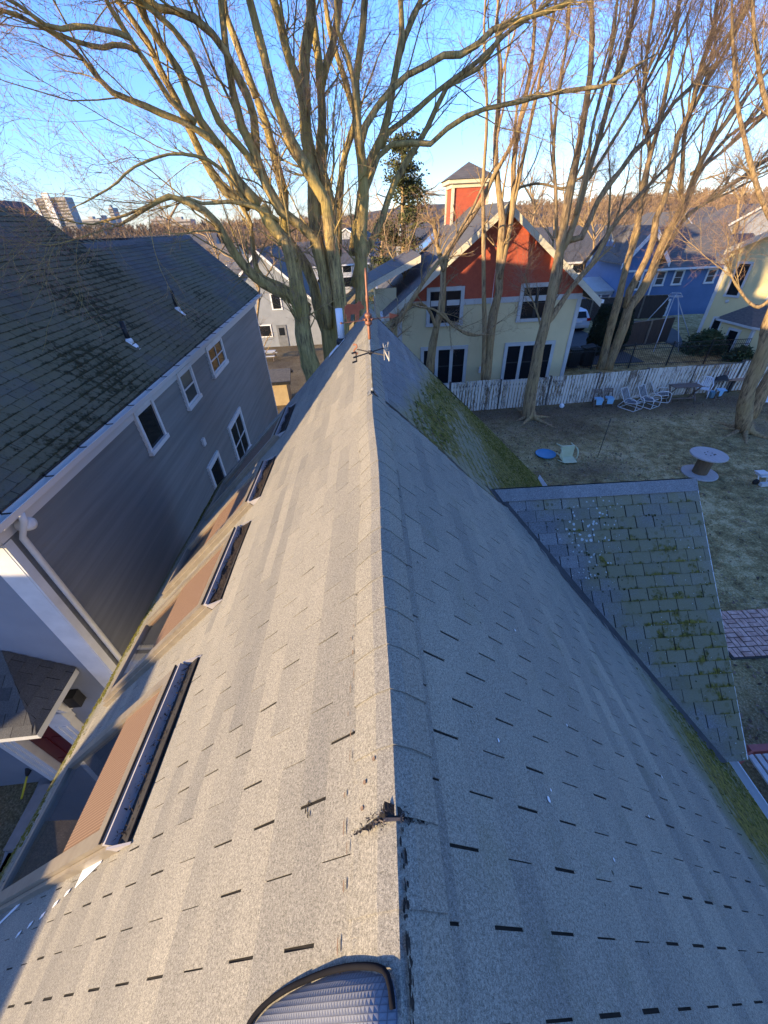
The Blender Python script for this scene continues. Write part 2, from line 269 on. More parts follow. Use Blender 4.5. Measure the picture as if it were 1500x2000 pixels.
# ------------------------------------------------------------------ mesh builder
WL = {}     # world location of every root
class MB:
    def __init__(s): s.v = []; s.n = 0; s.f = []; s.uv = False
    def add(s, V, F, mi=0, smooth=False, ca=None, uv=None):
        V = np.asarray(V, float).reshape(-1, 3); F = np.asarray(F, np.int64)
        s.v.append(V); s.f.append((F + s.n, mi, smooth, ca, uv)); s.n += len(V); return s
    def quad(s, a, b, c, d, mi=0): return s.add([a, b, c, d], [[0, 1, 2, 3]], mi)
    def poly(s, pts, mi=0): return s.add(pts, [list(range(len(pts)))], mi)
    def box(s, lo, hi, mi=0, fr=None):
        x0, y0, z0 = lo; x1, y1, z1 = hi
        V = np.array([[x0, y0, z0], [x1, y0, z0], [x1, y1, z0], [x0, y1, z0], [x0, y0, z1], [x1, y0, z1], [x1, y1, z1], [x0, y1, z1]], float)
        if fr is not None: V = fr(V)
        return s.add(V, [[0, 3, 2, 1], [4, 5, 6, 7], [0, 1, 5, 4], [1, 2, 6, 5], [2, 3, 7, 6], [3, 0, 4, 7]], mi)
    def bar(s, p, q, w, h, mi=0, up=(0, 0, 1)):
        p = np.array(p, float); q = np.array(q, float); d = q - p; L = np.linalg.norm(d); d /= L
        u = np.cross(d, up); nu = np.linalg.norm(u)
        if nu < 1e-4: u = np.cross(d, (1, 0, 0)); nu = np.linalg.norm(u)
        u /= nu; w2 = np.cross(u, d)
        return s.box((-w / 2, 0, -h / 2), (w / 2, L, h / 2), mi, lambda V: p + V[:, :1] * u + V[:, 1:2] * d + V[:, 2:] * w2)
    def prism(s, pts, ext, mi=0):
        pts = np.array(pts, float); ext = np.array(ext, float); n = len(pts)
        s.add(np.vstack([pts, pts + ext]), [list(range(n))[::-1]], mi)
        b = s.n - 2 * n; s.f.append((np.array([list(range(b + n, b + 2 * n))]), mi, False, None, None))
        s.f.append((np.array([[b + i, b + (i + 1) % n, b + n + (i + 1) % n, b + n + i] for i in range(n)]), mi, False, None, None)); return s
    def tube(s, pts, r, S=8, mi=0, cap=True):
        pts = np.asarray(pts, float); K = len(pts); r = np.full(K, r) if np.isscalar(r) else np.asarray(r, float)
        s.tubes(pts[None], r[None], S, mi)
        if cap and S > 3:
            b = s.n - K * S
            s.f.append((np.array([list(range(b, b + S))[::-1], list(range(b + (K - 1) * S, b + K * S))]), mi, False, None, None))
        return s
    def tubes(s, P, Rr, S=4, mi=0):
        N, K, _ = P.shape
        T = np.gradient(P, axis=1); T /= np.linalg.norm(T, axis=2, keepdims=True) + 1e-9
        mean = T.mean(axis=1, keepdims=True); ref = np.where(np.abs(mean[..., 2:3]) > 0.8, np.array([1.0, 0, 0]), np.array([0, 0, 1.0]))
        U = np.cross(T, np.broadcast_to(ref, T.shape)); U /= np.linalg.norm(U, axis=2, keepdims=True) + 1e-9; W = np.cross(T, U)
        a = np.linspace(0, 2 * np.pi, S, endpoint=False)
        V = P[:, :, None, :] + Rr[:, :, None, None] * (U[:, :, None, :] * np.cos(a)[None, None, :, None] + W[:, :, None, :] * np.sin(a)[None, None, :, None])
        i = np.arange(N)[:, None, None] * K * S; k = np.arange(K - 1)[None, :, None] * S; j = np.arange(S)[None, None, :]; j2 = (j + 1) % S
        F = np.stack([i + k + j, i + k + j2, i + k + S + j2, i + k + S + j], -1).reshape(-1, 4)
        return s.add(V.reshape(-1, 3), F, mi, True)
    def lathe(s, prof, c, S=20, mi=0, axis=(0, 0, 1), smooth=True):
        ax = np.array(axis, float); ax /= np.linalg.norm(ax); ref = np.array([1.0, 0, 0]) if abs(ax[0]) < 0.9 else np.array([0, 1.0, 0])
        u = np.cross(ax, ref); u /= np.linalg.norm(u); w = np.cross(ax, u); a = np.linspace(0, 2 * np.pi, S, endpoint=False)
        V = np.array([np.array(c) + ax * z + r * (u * np.cos(t) + w * np.sin(t)) for r, z in prof for t in a]); K = len(prof)
        F = [[k * S + j, k * S + (j + 1) % S, (k + 1) * S + (j + 1) % S, (k + 1) * S + j] for k in range(K - 1) for j in range(S)]
        b = s.n; s.add(V, F, mi, smooth)
        s.f.append((np.array([[b + j for j in range(S)][::-1], [b + (K - 1) * S + j for j in range(S)]]), mi, False, None, None)); return s
    def build(s, name, mats, parent=None, local=False):
        V = np.vstack(s.v).astype(np.float32)
        if parent is not None and not local: V = V - np.array(WL[parent.name], np.float32)
        me = bpy.data.meshes.new(name)
        if not isinstance(mats, (list, tuple)): mats = [mats]
        mats = list(mats) + ([MT['slit']] if max(x[1] for x in s.f) >= len(mats) else [])
        for m in mats: me.materials.append(m)
        nl = sum(f.size for f, *_ in s.f); npoly = sum(len(f) for f, *_ in s.f)
        loops = np.concatenate([f.ravel() for f, *_ in s.f]); tot = np.concatenate([np.full(len(f), f.shape[1]) for f, *_ in s.f])
        start = np.concatenate([[0], np.cumsum(tot)[:-1]])
        me.vertices.add(len(V)); me.vertices.foreach_set('co', V.ravel())
        me.loops.add(nl); me.loops.foreach_set('vertex_index', loops.astype(np.int32))
        me.polygons.add(npoly); me.polygons.foreach_set('loop_start', start.astype(np.int32))
        me.polygons.foreach_set('loop_total', tot.astype(np.int32))
        me.polygons.foreach_set('material_index', np.concatenate([np.full(len(f), mi) for f, mi, *_ in s.f]).astype(np.int32))
        me.polygons.foreach_set('use_smooth', np.concatenate([np.full(len(f), sm) for f, mi, sm, *_ in s.f]).astype(bool))
        if any(x[3] is not None for x in s.f):
            A = np.concatenate([(np.zeros((f.size, 4)) if ca is None else np.asarray(ca).reshape(-1, 4)) for f, mi, sm, ca, uv in s.f]).astype(np.float32)
            at = me.color_attributes.new('ca', 'FLOAT_COLOR', 'CORNER'); at.data.foreach_set('color', A.ravel())
        if any(x[4] is not None for x in s.f):
            A = np.concatenate([(np.zeros((f.size, 2)) if uv is None else np.asarray(uv).reshape(-1, 2)) for f, mi, sm, ca, uv in s.f]).astype(np.float32)
            me.uv_layers.new(name='UVMap').data.foreach_set('uv', A.ravel())
        me.update(calc_edges=True); me.validate()
        o = bpy.data.objects.new(name, me); COL.objects.link(o)
        WL[o.name] = WL[parent.name] if parent is not None else (0, 0, 0)
        if parent is not None: o.parent = parent
        return o

def thing(name, label, cat, loc=(0, 0, 0), group=None):
    o = bpy.data.objects.new(name, None); COL.objects.link(o); o.location = tuple(float(x) for x in loc); o.empty_display_size = 0.2
    o['label'] = label; o['category'] = cat
    if group: o['group'] = group
    WL[o.name] = tuple(float(x) for x in loc); return o
def tag(o, label, cat, group=None, kind=None):
    if label: o['label'] = label
    if cat: o['category'] = cat
    if group: o['group'] = group
    if kind: o['kind'] = kind
    return o
def dup(root, loc, rot, label, group=None):
    r = root.copy(); COL.objects.link(r); r.location = loc; r.rotation_euler = rot; r['label'] = label
    if group: r['group'] = group
    for ch in list(root.children):
        c = ch.copy(); COL.objects.link(c); c.parent = r
        for g in list(ch.children):
            d = g.copy(); COL.objects.link(d); d.parent = c
    return r
def sstep(x, a, b): t = np.clip((x - a) / (b - a), 0, 1); return t * t * (3 - 2 * t)

# ------------------------------------------------------------------ ground
def zg(x, y):
    x = np.asarray(x, float); y = np.asarray(y, float)
    z = -2.1 * (1 - sstep(x, -4.3, -0.6)) - 1.4 * sstep(y, 36.5, 40.5) * sstep(x, 3, 12)
    return z + 0.03 * np.sin(x * 1.3 + 0.4 * y) * np.sin(y * 0.9)
def ground():
    xs = np.concatenate([np.linspace(-3000, -60, 14), np.linspace(-50, -12, 20), np.arange(-11, 32, 0.5), np.linspace(34, 70, 14), np.linspace(90, 3000, 14)])
    ys = np.concatenate([np.linspace(-3000, -60, 10), np.linspace(-50, -8, 12), np.arange(-6, 46, 0.5), np.linspace(48, 90, 16), np.linspace(120, 3000, 14)])
    X, Y = np.meshgrid(xs, ys, indexing='ij'); Z = zg(X, Y)
    V = np.stack([X, Y, Z], -1).reshape(-1, 3); nx, ny = len(xs), len(ys)
    i, j = np.meshgrid(np.arange(nx - 1), np.arange(ny - 1), indexing='ij'); k = i * ny + j
    F = np.stack([k, k + ny, k + ny + 1, k + 1], -1).reshape(-1, 4)
    dirt = np.maximum.reduce([np.exp(-((Y - 17.6) / 1.5) ** 2) * (X > 3), np.exp(-(((X - 8) / 4.0) ** 2 + ((Y - 16.5) / 2.5) ** 2)) * 0.8,
                              np.exp(-(((X - 16.3) / 1.4) ** 2 + ((Y - 14.5) / 1.3) ** 2)) * 0.9, (X < -1.5) * 0.75, np.exp(-(((X - 7) / 3) ** 2 + ((Y - 2.0) / 2.2) ** 2)) * 0.95,
                              np.exp(-(((X - 8.0) / 1.8) ** 2 + ((Y - 12.1) / 0.7) ** 2)) * 0.9])
    ca = np.zeros((len(V), 4)); ca[:, 0] = dirt.reshape(-1) - 0.22
    mb = MB(); mb.add(V, F, 0, True, ca[F.reshape(-1)])
    o = mb.build('ground', MT['ground']); o['kind'] = 'structure'
ground()
def sheet(name, pts, m, dz=0.012):
    """paved area laid just above the ground"""
    pts = np.array(pts, float); mb = MB()
    mb.poly([(p[0], p[1], dz + 0.03) for p in pts]); mb.prism([(p[0], p[1], dz - 0.2) for p in pts], (0, 0, 0.229 ))
    o = mb.build(name, m); o['kind'] = 'structure'; return o

def catmull(pts, K):
    pts = np.asarray(pts, float); n = len(pts)
    if n == 2: return pts[0] + (pts[1] - pts[0]) * np.linspace(0, 1, K)[:, None]
    P = np.vstack([2 * pts[0] - pts[1], pts, 2 * pts[-1] - pts[-2]]); seg = np.concatenate([[0], np.cumsum(np.linalg.norm(np.diff(pts, axis=0), axis=1))]); s = np.linspace(0, seg[-1], K); out = []
    for q in s:
        i = min(max(np.searchsorted(seg, q, 'right') - 1, 0), n - 2); t = (q - seg[i]) / max(seg[i + 1] - seg[i], 1e-9); a, b, c, d = P[i], P[i + 1], P[i + 2], P[i + 3]
        out.append(.5 * ((2 * b) + (c - a) * t + (2 * a - 5 * b + 4 * c - d) * t * t + (3 * b - a - 3 * c + d) * t ** 3))
    return np.array(out)

# ------------------------------------------------------------------ shingles
def WV(a, u, ph, amp): return amp * (math.sin(a * 1.9 + u * 0.7 + ph * 9) * 0.6 + math.sin(u * 2.3 - a * 0.8) * 0.5 + 0.35 * math.sin(a * 5.3 + u * 3.1))
def shingles(mb, O, A, U, Nn, a_lo, a_hi, u0, u1, expo, tab, moss=None, lich=None, wav=0.010, mi=0, ph=0.0, thick=0.007, gap=0.009, tvar=0.25, cvar=0.35, umin=None, floor=True):
    """rows of three-tab shingles as real stepped tabs. point = O + a*A + u*U"""
    O, A, U, Nn = (np.array(q, float) for q in (O, A, U, Nn)); VV = []; CC = []; FV = []
    k0 = int(math.floor((umin if umin is not None else 0 - u0) / expo)) if umin is not None else 0
    k = 0; ut = u0
    while ut < u1 - 0.02:
        ub = min(ut + expo, u1); off = (0.5 if k % 2 else 0.0) * tab + ph
        ctone0 = 0.5 + cvar * (random.random() - 0.5) * .7; strip = {}; sh = random.randrange(3)
        lo_t, hi_t, lo_b, hi_b = a_lo(ut), a_hi(ut), a_lo(ub), a_hi(ub)
        lo, hi = min(lo_t, lo_b), max(hi_t, hi_b); n0 = math.floor((lo - off) / tab); n1 = math.ceil((hi - off) / tab)
        run = 0.0
        for q in range(n0, n1):
            gp = gap * random.choice((.8, .9, 1, 1, 1.1)); s0 = off + q * tab + gp / 2 + random.uniform(-.004, .004); s1 = off + (q + 1) * tab - gp / 2
            at0, at1 = max(s0, lo_t), min(s1, hi_t); ab0, ab1 = max(s0, lo_b), min(s1, hi_b)
            if at1 - at0 < 0.01 and ab1 - ab0 < 0.01: continue
            at1 = max(at1, at0 + 0.002); ab1 = max(ab1, ab0 + 0.002)
            ctone = ctone0 + strip.setdefault((q + sh) // 3, cvar * (random.random() - 0.5) * 1.5)
            run = 0.4 * run + (random.random() - 0.5) * tvar
            tone = ctone + run + (.3 * tvar * random.choice((-1, 0, 0, 0, 1))); dz = random.random() * 0.0025
            am = (at0 + at1 + ab0 + ab1) / 4; um = (ut + ub) / 2
            jm = random.uniform(-.05, .05); mo = [moss(aa, uu) + jm for aa, uu in ((at0, ut), (at1, ut), (ab1, ub), (ab0, ub))] if moss else [0.0] * 4; li = lich(am, um) if lich else 0.0
            ub2 = ub + (random.random() - 0.5) * 0.004
            def P(a, u, h): return O + A * a + U * u + Nn * (h + WV(a, u, ph, wav))
            t = thick + dz
            if floor:
                qa, qb = min(max(s0 - gap, lo_t), hi_t), min(max(s1 + gap, lo_t), hi_t); qc, qd = min(max(s1 + gap, lo_b), hi_b), min(max(s0 - gap, lo_b), hi_b)
                FV.append([P(qa, ut, 0.0003), P(qb, ut, 0.0003), P(qc, ub2 - .003, t - .0062), P(qd, ub2 - .003, t - .0062)])
            VV.append([P(at0, ut, 0.002), P(at1, ut, 0.002), P(ab1, ub2, t), P(ab0, ub2, t), P(ab1, ub2, -0.002), P(ab0, ub2, -0.002), P(at0, ut, -0.003), P(at1, ut, -0.003)])
            CC.append([tone, li] + mo)
        ut += expo; k += 1
    VV = np.array(VV); n = len(VV); CC = np.array(CC)
    base = np.arange(n)[:, None] * 8
    fs = [([0, 1, 2, 3], (0, 0, 1, 1), [0, 1, 2, 3]), ([3, 2, 4, 5], (1, 1, 1, 1), [3, 2, 2, 3]), ([0, 3, 5, 6], (0, 1, 1, 0), [0, 3, 3, 0]), ([2, 1, 7, 4], (1, 0, 0, 1), [2, 1, 1, 2])]
    F = np.concatenate([base + np.array(f)[None] for f, _, _ in fs]); ca = []
    for f, e, mi4 in fs:
        c = np.zeros((n, 4, 4)); c[..., 0] = CC[:, 0:1]; c[..., 1] = CC[:, 2:][:, mi4]; c[..., 2] = np.array(e)[None]; c[..., 3] = CC[:, 1:2]; ca.append(c)
    # normals must point along Nn
    v = VV[0]; nn = np.cross(v[1] - v[0], v[2] - v[0])
    if nn @ Nn < 0: F = F[:, ::-1]; ca = [c[:, ::-1] for c in ca]
    mb.add(VV.reshape(-1, 3), F, mi, False, np.concatenate(ca).reshape(-1, 4))
    if FV:
        FV = np.array(FV); FF = np.arange(len(FV) * 4).reshape(-1, 4); FF = FF[:, ::-1] if nn @ Nn < 0 else FF
        mb.add(FV.reshape(-1, 3), FF, mi + 1, False, np.tile(np.array([-.55, 0, 0, 0]), (FF.size, 1)))
    return mb

def clap(mb, O, D, Nn, length, z0, z1, expo=0.11, lo=None, hi=None, mi=0, lap=0.012):
    """horizontal clapboards: each board a tilted strip with an under-edge. O at z reference 0, runs along D"""
    O, D, Nn = (np.array(q, float) for q in (O, D, Nn)); z = z0
    Vs = []
    while z < z1 - 1e-3:
        zt = min(z + expo, z1)
        l0, h0 = (lo(z) if lo else 0), (hi(z) if hi else length); l1, h1 = (lo(zt) if lo else 0), (hi(zt) if hi else length)
        if h0 - l0 > 0.02:
            if h1 < l1: l1 = h1 = (l1 + h1) / 2
            Z = np.array([0, 0, 1.0])
            Vs.append([O + D * l0 + Z * z + Nn * lap, O + D * h0 + Z * z + Nn * lap, O + D * h1 + Z * zt, O + D * l1 + Z * zt, O + D * l0 + Z * z, O + D * h0 + Z * z])
        z = zt
    Vs = np.array(Vs); n = len(Vs); b = np.arange(n)[:, None] * 6
    F = np.concatenate([b + np.array([0, 1, 2, 3]), b + np.array([4, 5, 1, 0])])
    v = Vs[0]
    if np.cross(v[1] - v[0], v[2] - v[0]) @ Nn < 0: F = F[:, ::-1]
    mb.add(Vs.reshape(-1, 3), F, mi); return mb

def window(parent, O, D, Nn, a0, a1, z0, z1, casing=0.09, kind='double', trim='white', glass='glass', sash='white', depth=0.05, name='window', sill=True):
    """a0..a1, z0..z1 include the casing. frame is the part, pane and sash its sub-parts"""
    O, D, Nn = (np.array(q, float) for q in (O, D, Nn))
    fr = lambda V: O + V[:, :1] * D + V[:, 1:2] * Nn + V[:, 2:] * np.array([0, 0, 1.0])
    c = casing; m = MB()
    m.box((a0, -0.05, z0), (a0 + c, depth, z1), 0, fr); m.box((a1 - c, -0.05, z0), (a1, depth, z1), 0, fr)
    m.box((a0 + c, -0.05, z1 - c), (a1 - c, depth + 0.004, z1 + 0.01), 0, fr)
    m.box((a0 - 0.02 if sill else a0 + c, -0.05, z0 - 0.03), (a1 + 0.02 if sill else a1 - c, depth + 0.03, z0 + c * 0.7), 0, fr)
    f = m.build(name, MT[trim], parent)
    b0, b1, d0, d1 = a0 + c, a1 - c, z0 + c * 0.7, z1 - c
    g = MB(); g.box((b0, -0.04, d0), (b1, 0.012, d1), 0, fr); g.build('pane', MT[glass], f)
    if kind in ('double', 'quad', 'twin', 'twindouble'):
        s = MB(); t = 0.035
        if kind in ('double', 'quad', 'twindouble'): s.box((b0, 0.002, (d0 + d1) / 2 - t / 2), (b1, 0.03, (d0 + d1) / 2 + t / 2), 0, fr)
        if kind in ('quad', 'twin', 'twindouble'):
            w = t if kind == 'quad' else c * 0.9
            s.box(((b0 + b1) / 2 - w / 2, 0.002, d0), ((b0 + b1) / 2 + w / 2, 0.034, d1), 0, fr)
        for q in ((b0, b0 + t), (b1 - t, b1)): s.box((q[0], 0.002, d0), (q[1], 0.028, d1), 0, fr)
        s.box((b0 + t, 0.002, d1 - t), (b1 - t, 0.028, d1), 0, fr); s.box((b0 + t, 0.002, d0), (b1 - t, 0.028, d0 + t), 0, fr)
        s.build('sash', MT[sash], f)
    return f

# ------------------------------------------------------------------ our house
ZR = 6.45; SL, SRt = 0.94, 1.0; YF, YN = 7.8, -2.6; XE = 3.8
nl = math.hypot(1, SL); nr = math.hypot(1, SRt)
UL = np.array([-1, 0, -SL]) / nl; NL = np.array([-SL, 0, 1]) / nl
UR = np.array([1, 0, -SRt]) / nr; NR = np.array([SRt, 0, 1]) / nr
WAMP = 0.007
def rl(u, y, h=0.0): return np.array([0, y, ZR]) + UL * u + NL * h
def rr(u, y, h=0.0): return np.array([0, y, ZR]) + UR * u + NR * h
def sl(u, y, h): return rl(u, y, h + WV(y, u, 0.12, WAMP))     # on the shingles of the left slope
def sr(u, y, h): return rr(u, y, h + WV(y, u, 0.443, WAMP))
house = thing('shingled_house', 'steep grey-shingled house in the foreground, seen along its ridge, skylights on its left slope', 'house', (0, 2.6, 0))
UL1, UR1 = XE * nl, XE * nr
def build_house():
    w = MB()
    xw = 3.45
    for x, sg in ((-xw, -1), (xw, 1)):
        clap(w, (x, YN + 0.2, 0), (0, 1, 0), (sg, 0, 0), YF - YN - 0.45, -2.3, ZR - (SL if sg < 0 else SRt) * xw - 0.1, 0.12)
    for y, sg in ((YF - 0.25, 1), (YN + 0.2, -1)):
        clap(w, (0, y, 0), (1, 0, 0), (0, sg, 0), 0, -2.3, ZR - 0.1, 0.12, lo=lambda z: -min(xw, (ZR - 0.1 - z) / SL), hi=lambda z: min(xw, (ZR - 0.1 - z) / SRt))
    w.build('wall', MT['pale_siding'], house)
    # roof deck below the tabs
    d = MB()
    for rf, U1 in ((rl, UL1), (rr, UR1)):
        d.quad(rf(0, YN, -0.034), rf(0, YF, -0.034), rf(U1, YF, -0.034), rf(U1, YN, -0.034)); d.quad(rf(0, YN, -0.12), rf(0, YF, -0.12), rf(U1, YF, -0.12), rf(U1, YN, -0.12))
        d.quad(rf(U1, YN, -0.004), rf(U1, YF, -0.004), rf(U1, YF, -0.12), rf(U1, YN, -0.12))
        for y in (YN, YF): d.quad(rf(0, y, -0.004), rf(U1, y, -0.004), rf(U1, y, -0.12), rf(0, y, -0.12))
    d.build('roof_deck', MT['underlay'], house)
    # left slope: clean, a little moss at the eave
    mossL = lambda a, u: 0.75 * float(sstep(u, 4.75, 5.25)) + 0.15 * float(sstep(a, 5.5, 7.5)) * float(sstep(u, 3.2, 4.6))
    m = MB(); shingles(m, (0, 0, ZR), (0, 1, 0), UL, NL, lambda u: YN, lambda u: YF, 0.0, UL1, 0.1365, 0.307, mossL, None, WAMP, 0, 0.12, gap=.0066)
    m.build('shingle_slope', MT['roof_main'], house)
    # right slope: newer near part, mossy old far part
    def split(u): return 3.46 + 0.06 * math.sin(u * 3.0) + 0.05 * u
    def mossR(a, u):
        e = float(sstep(u, 3.2, 4.3)) * (1.05 - .5 * float(sstep(a, 1.6, 2.4))); return e * (0.75 + 0.3 * math.sin(a * 3.1 + u)) + 0.10
    m = MB(); shingles(m, (0, 0, ZR), (0, 1, 0), UR, NR, lambda u: YN, split, 0.075, UR1, 0.1365, 0.307, mossR, lambda a, u: 0.03, WAMP, 0, 0.443, tvar=0.3, gap=.0076)
    m.build('shingle_slope', MT['roof_main'], house)
    def mossF(a, u):
        line = float(sstep(u - 0.32 * (a - 3.4), 0.15, 0.5)) * (0.62 + .18 * math.sin(a * 4 + u * 2)) * (1 - .6 * float(sstep(u - .32 * (a - 3.4), .9, 1.3)))
        low = float(sstep(u, 1.7, 3.0)) * (1.0 + .15 * math.sin(a * 2.7 + u))
        return min(1.15, 0.14 + max(line * 1.15, low) + .25 * float(sstep(u, .5, 1.5)))
    m = MB(); shingles(m, (0, 0, ZR) - NR * 0.012, (0, 1, 0), UR, NR, split, lambda u: YF, 0.075, UR1, 0.1365, 0.307, mossF, lambda a, u: 0.35 * float(sstep(u, 0.5, 1.5)), 0.014, 0, 0.2)
    m.build('shingle_slope', MT['roof_moss'], house)['label'] = 'mossy older far part of the right roof slope'
    k = MB(); us = np.linspace(.16, 3.3, 40); P = [rr(u, split(u) + .012 * math.sin(u * 9), .012 + WV(split(u), u, .443, WAMP)) for u in us]; Q = [rr(u, split(u) + .035 + .02 * math.sin(u * 7), .004) for u in us]
    k.add(P + Q, [[i, i + 1, 41 + i, 40 + i] for i in range(39)]); k.build('edge_strip', MT['underlay'], house)
    # ridge caps: bent shingles lapping toward the viewer
    c = MB(); y = YF; ex = 0.17
    prof_w = 0.155
    V = []; C = []
    while y > YN:
        y2 = y - ex; wv = lambda yy: 0.012 * math.sin(yy * 1.1) + 0.006 * math.sin(yy * 3.7)
        tl = 0.62 + (random.random() - 0.5) * 0.3; wl = prof_w + random.uniform(-.008, .008); wr = prof_w + random.uniform(-.008, .008)
        ring = lambda yy, h: [rl(wl, yy, h) , rl(0.05, yy, h + 0.006), np.array([0, yy, ZR + h * 1.1 - 0.004]), rr(0.05, yy, h + 0.006), rr(wr, yy, h)]
        h1, h2 = 0.011, (0.0155 if y < 1.8 else 0.0135) + random.random() * 0.002
        r1 = [p + np.array([wv(y), 0, 0.6 * wv(y * 0.8)]) for p in ring(y + 0.02, h1)]; r2 = [p + np.array([wv(y2), 0, 0.6 * wv(y2 * 0.8)]) for p in ring(y2, h2)]
        r3 = [p + np.array([wv(y2), 0, 0.6 * wv(y2 * 0.8) - 0.012]) for p in ring(y2 + 0.002, h2)]; r4 = [r2[0] - NL * .02, r1[0] - NL * .02, r2[4] - NR * .02, r1[4] - NR * .02]
        b = c.n; c.add(r1 + r2 + r3 + r4, [[i, i + 5, i + 6, i + 1] for i in range(4)] + [[5 + i, 10 + i, 11 + i, 6 + i] for i in range(4)] + [[0, 16, 15, 5], [4, 9, 17, 18]], 0, False,
              np.tile(np.array([tl, 0.02 if y < 3.4 else 0.12, 0.3, 0.0]), (40, 1)))
        y = y2
    c.build('ridge_cap', MT['roof_main'], house)
    # gutters, fascia, white rake boards
    g = MB()
    for sg, z in ((1, ZR - SRt * XE),):
        x = sg * XE
        prof = [(x, z - 0.03), (x + sg * 0.02, z - 0.13), (x + sg * 0.10, z - 0.13), (x + sg * 0.13, z - 0.03), (x + sg * 0.12, z - 0.03), (x + sg * 0.095, z - 0.12), (x + sg * 0.025, z - 0.12), (x + sg * 0.012, z - 0.03)]
        g.prism([(px, YN, pz) for px, pz in prof], (0, YF - YN + 0.05, 0))
    g.build('gutter', MT['white'], house)
    fa = MB()
    for rf, U1 in ((rl, UL1), (rr, UR1)):
        for y in (YN, YF):
            s = 1 if y > 0 else -1
            a0, b0, a1, b1 = rf(0.02, y + 0.003 * s, -0.015), rf(U1, y + 0.003 * s, -0.015), rf(U1, y + 0.003 * s, -0.19), rf(0.02, y + 0.003 * s, -0.19)
            fa.prism([a0, b0, a1, b1], (0, 0.03 * s, 0))
    fa.build('fascia', MT['white'], house)
build_house()

def cross_gable():
    yr, zr, s = 3.74, 5.10, 0.97; x1 = 3.78; nn = math.hypot(1, s)
    Un = np.array([0, -1, -s]) / nn; Nn = np.array([0, -s, 1]) / nn; Uf = np.array([0, 1, -s]) / nn; Nf = np.array([0, s, 1]) / nn
    zu = lambda u: zr - u * s / nn
    xv = lambda u: (ZR - zu(u)) / SRt - 0.02
    umax = 2.22 * nn
    mossC = lambda a, u: 0.47 + 0.13 * math.sin(a * 2.2 + 1.0) * math.sin(u * 1.3) + 0.16 * float(sstep(u, 0.6, 2.5)) - 0.30 * float(sstep(a - xv(u), 0.55, 0.05))
    lichC = lambda a, u: 0.7 * max(0.0, 1 - abs(a - 2.35) / 0.6) * max(0.0, 1 - abs(u - 0.55) / 0.9) + 0.30 + 0.1 * math.sin(a * 5 + u * 3)
    m = MB(); shingles(m, (0, yr, zr), (1, 0, 0), Un, Nn, xv, lambda u: x1, 0.13, umax, 0.138, 0.21, mossC, lichC, 0.006, 0, 0.05, thick=0.008, cvar=0.3, tvar=.4)
    shingles(m, (0, yr, zr), (1, 0, 0), Uf, Nf, xv, lambda u: x1, 0.13, umax, 0.17, 0.27, mossC, lichC, 0.008, 0, 0.05)
    ridge = []
    x = 1.28
    while x < x1:
        x2 = min(x + 0.45, x1); tt = 0.75 + random.random() * 0.3
        for U, Nq in ((Un, Nn), (Uf, Nf)):
            p = [np.array([xx, yr, zr + 0.006]) + U * uu + Nq * hh for xx, uu, hh in ((x - 0.02, 0, .012), (x2, 0, .016), (x2, 0.15, .016), (x - 0.02, 0.15, .012))]
            lowq = [p[3] - Nq * .02, p[2] - Nq * .02]
            F = [[0, 1, 2, 3], [3, 2, 5, 4]]
            if np.cross(p[1] - p[0], p[2] - p[0]) @ Nq < 0: F = [f[::-1] for f in F]
            m.add(p + lowq, F, 0, False, np.tile(np.array([tt, 0.06, 0.2, 0.2]), (8, 1)))
        x = x2
    o = m.build('cross_gable', MT['roof_moss'], house)
    d = MB()
    for U, Nq in ((Un, Nn), (Uf, Nf)):
        q = lambda xx, u, h: np.array([xx, yr, zr]) + U * u + Nq * h
        d.add([q(xv(0), 0, -.006), q(x1, 0, -.006), q(x1, umax, -.006), q(xv(umax), umax, -.006)], [[0, 1, 2, 3]]); d.add([q(xv(0), 0, -.1), q(x1, 0, -.1), q(x1, umax, -.1), q(xv(umax), umax, -.1)], [[0, 1, 2, 3]])
        d.quad(q(x1, 0, -.006), q(x1, umax, -.006), q(x1, umax, -.1), q(x1, 0, -.1)); d.quad(q(xv(umax), umax, -.006), q(x1, umax, -.006), q(x1, umax, -.1), q(xv(umax), umax, -.1))
    d.build('deck', MT['underlay'], o)
    # dark valley flashing strip
    v = MB()
    P = [np.array([xv(u), yr - u / nn, zu(u)]) for u in np.linspace(0.0, umax, 12)]
    a = [p + np.array([-0.11, 0.0, 0.11 * SRt]) + NR * .016 for p in P]; b = [p + np.array([0.0, 0, 0]) + NR * 0.006 + Nn * .016 for p in P]; cc = [p + np.array([0.07, 0, 0]) + Nn * .016 for p in P]
    v.add(a + b + cc, [[i, i + 1, 13 + i, 12 + i] for i in range(11)] + [[12 + i, 13 + i, 25 + i, 24 + i] for i in range(11)])
    v.build('valley_flashing', MT['valley'], house)
    w = MB()
    y0, y1 = yr - 1.95, yr + 1.95
    clap(w, (x1 - 0.2, 0, 0), (0, 1, 0), (1, 0, 0), 0, 0, zr - 0.15, 0.12, lo=lambda z: max(y0, yr - (zr - .15 - z) / s), hi=lambda z: min(y1, yr + (zr - .15 - z) / s))
    w.build('gable_wall', MT['pale_siding'], house)
    f = MB()
    for U, Nq in ((Un, Nn), (Uf, Nf)):
        q = lambda u, h: np.array([x1 + 0.003, yr, zr]) + U * u + Nq * h
        f.prism([q(0.01, -.02), q(umax, -.02), q(umax, -.16), q(0.01, -.16)], (0.025, 0, 0))
    f.build('rake_board', MT['white_dirty'], house)
cross_gable()

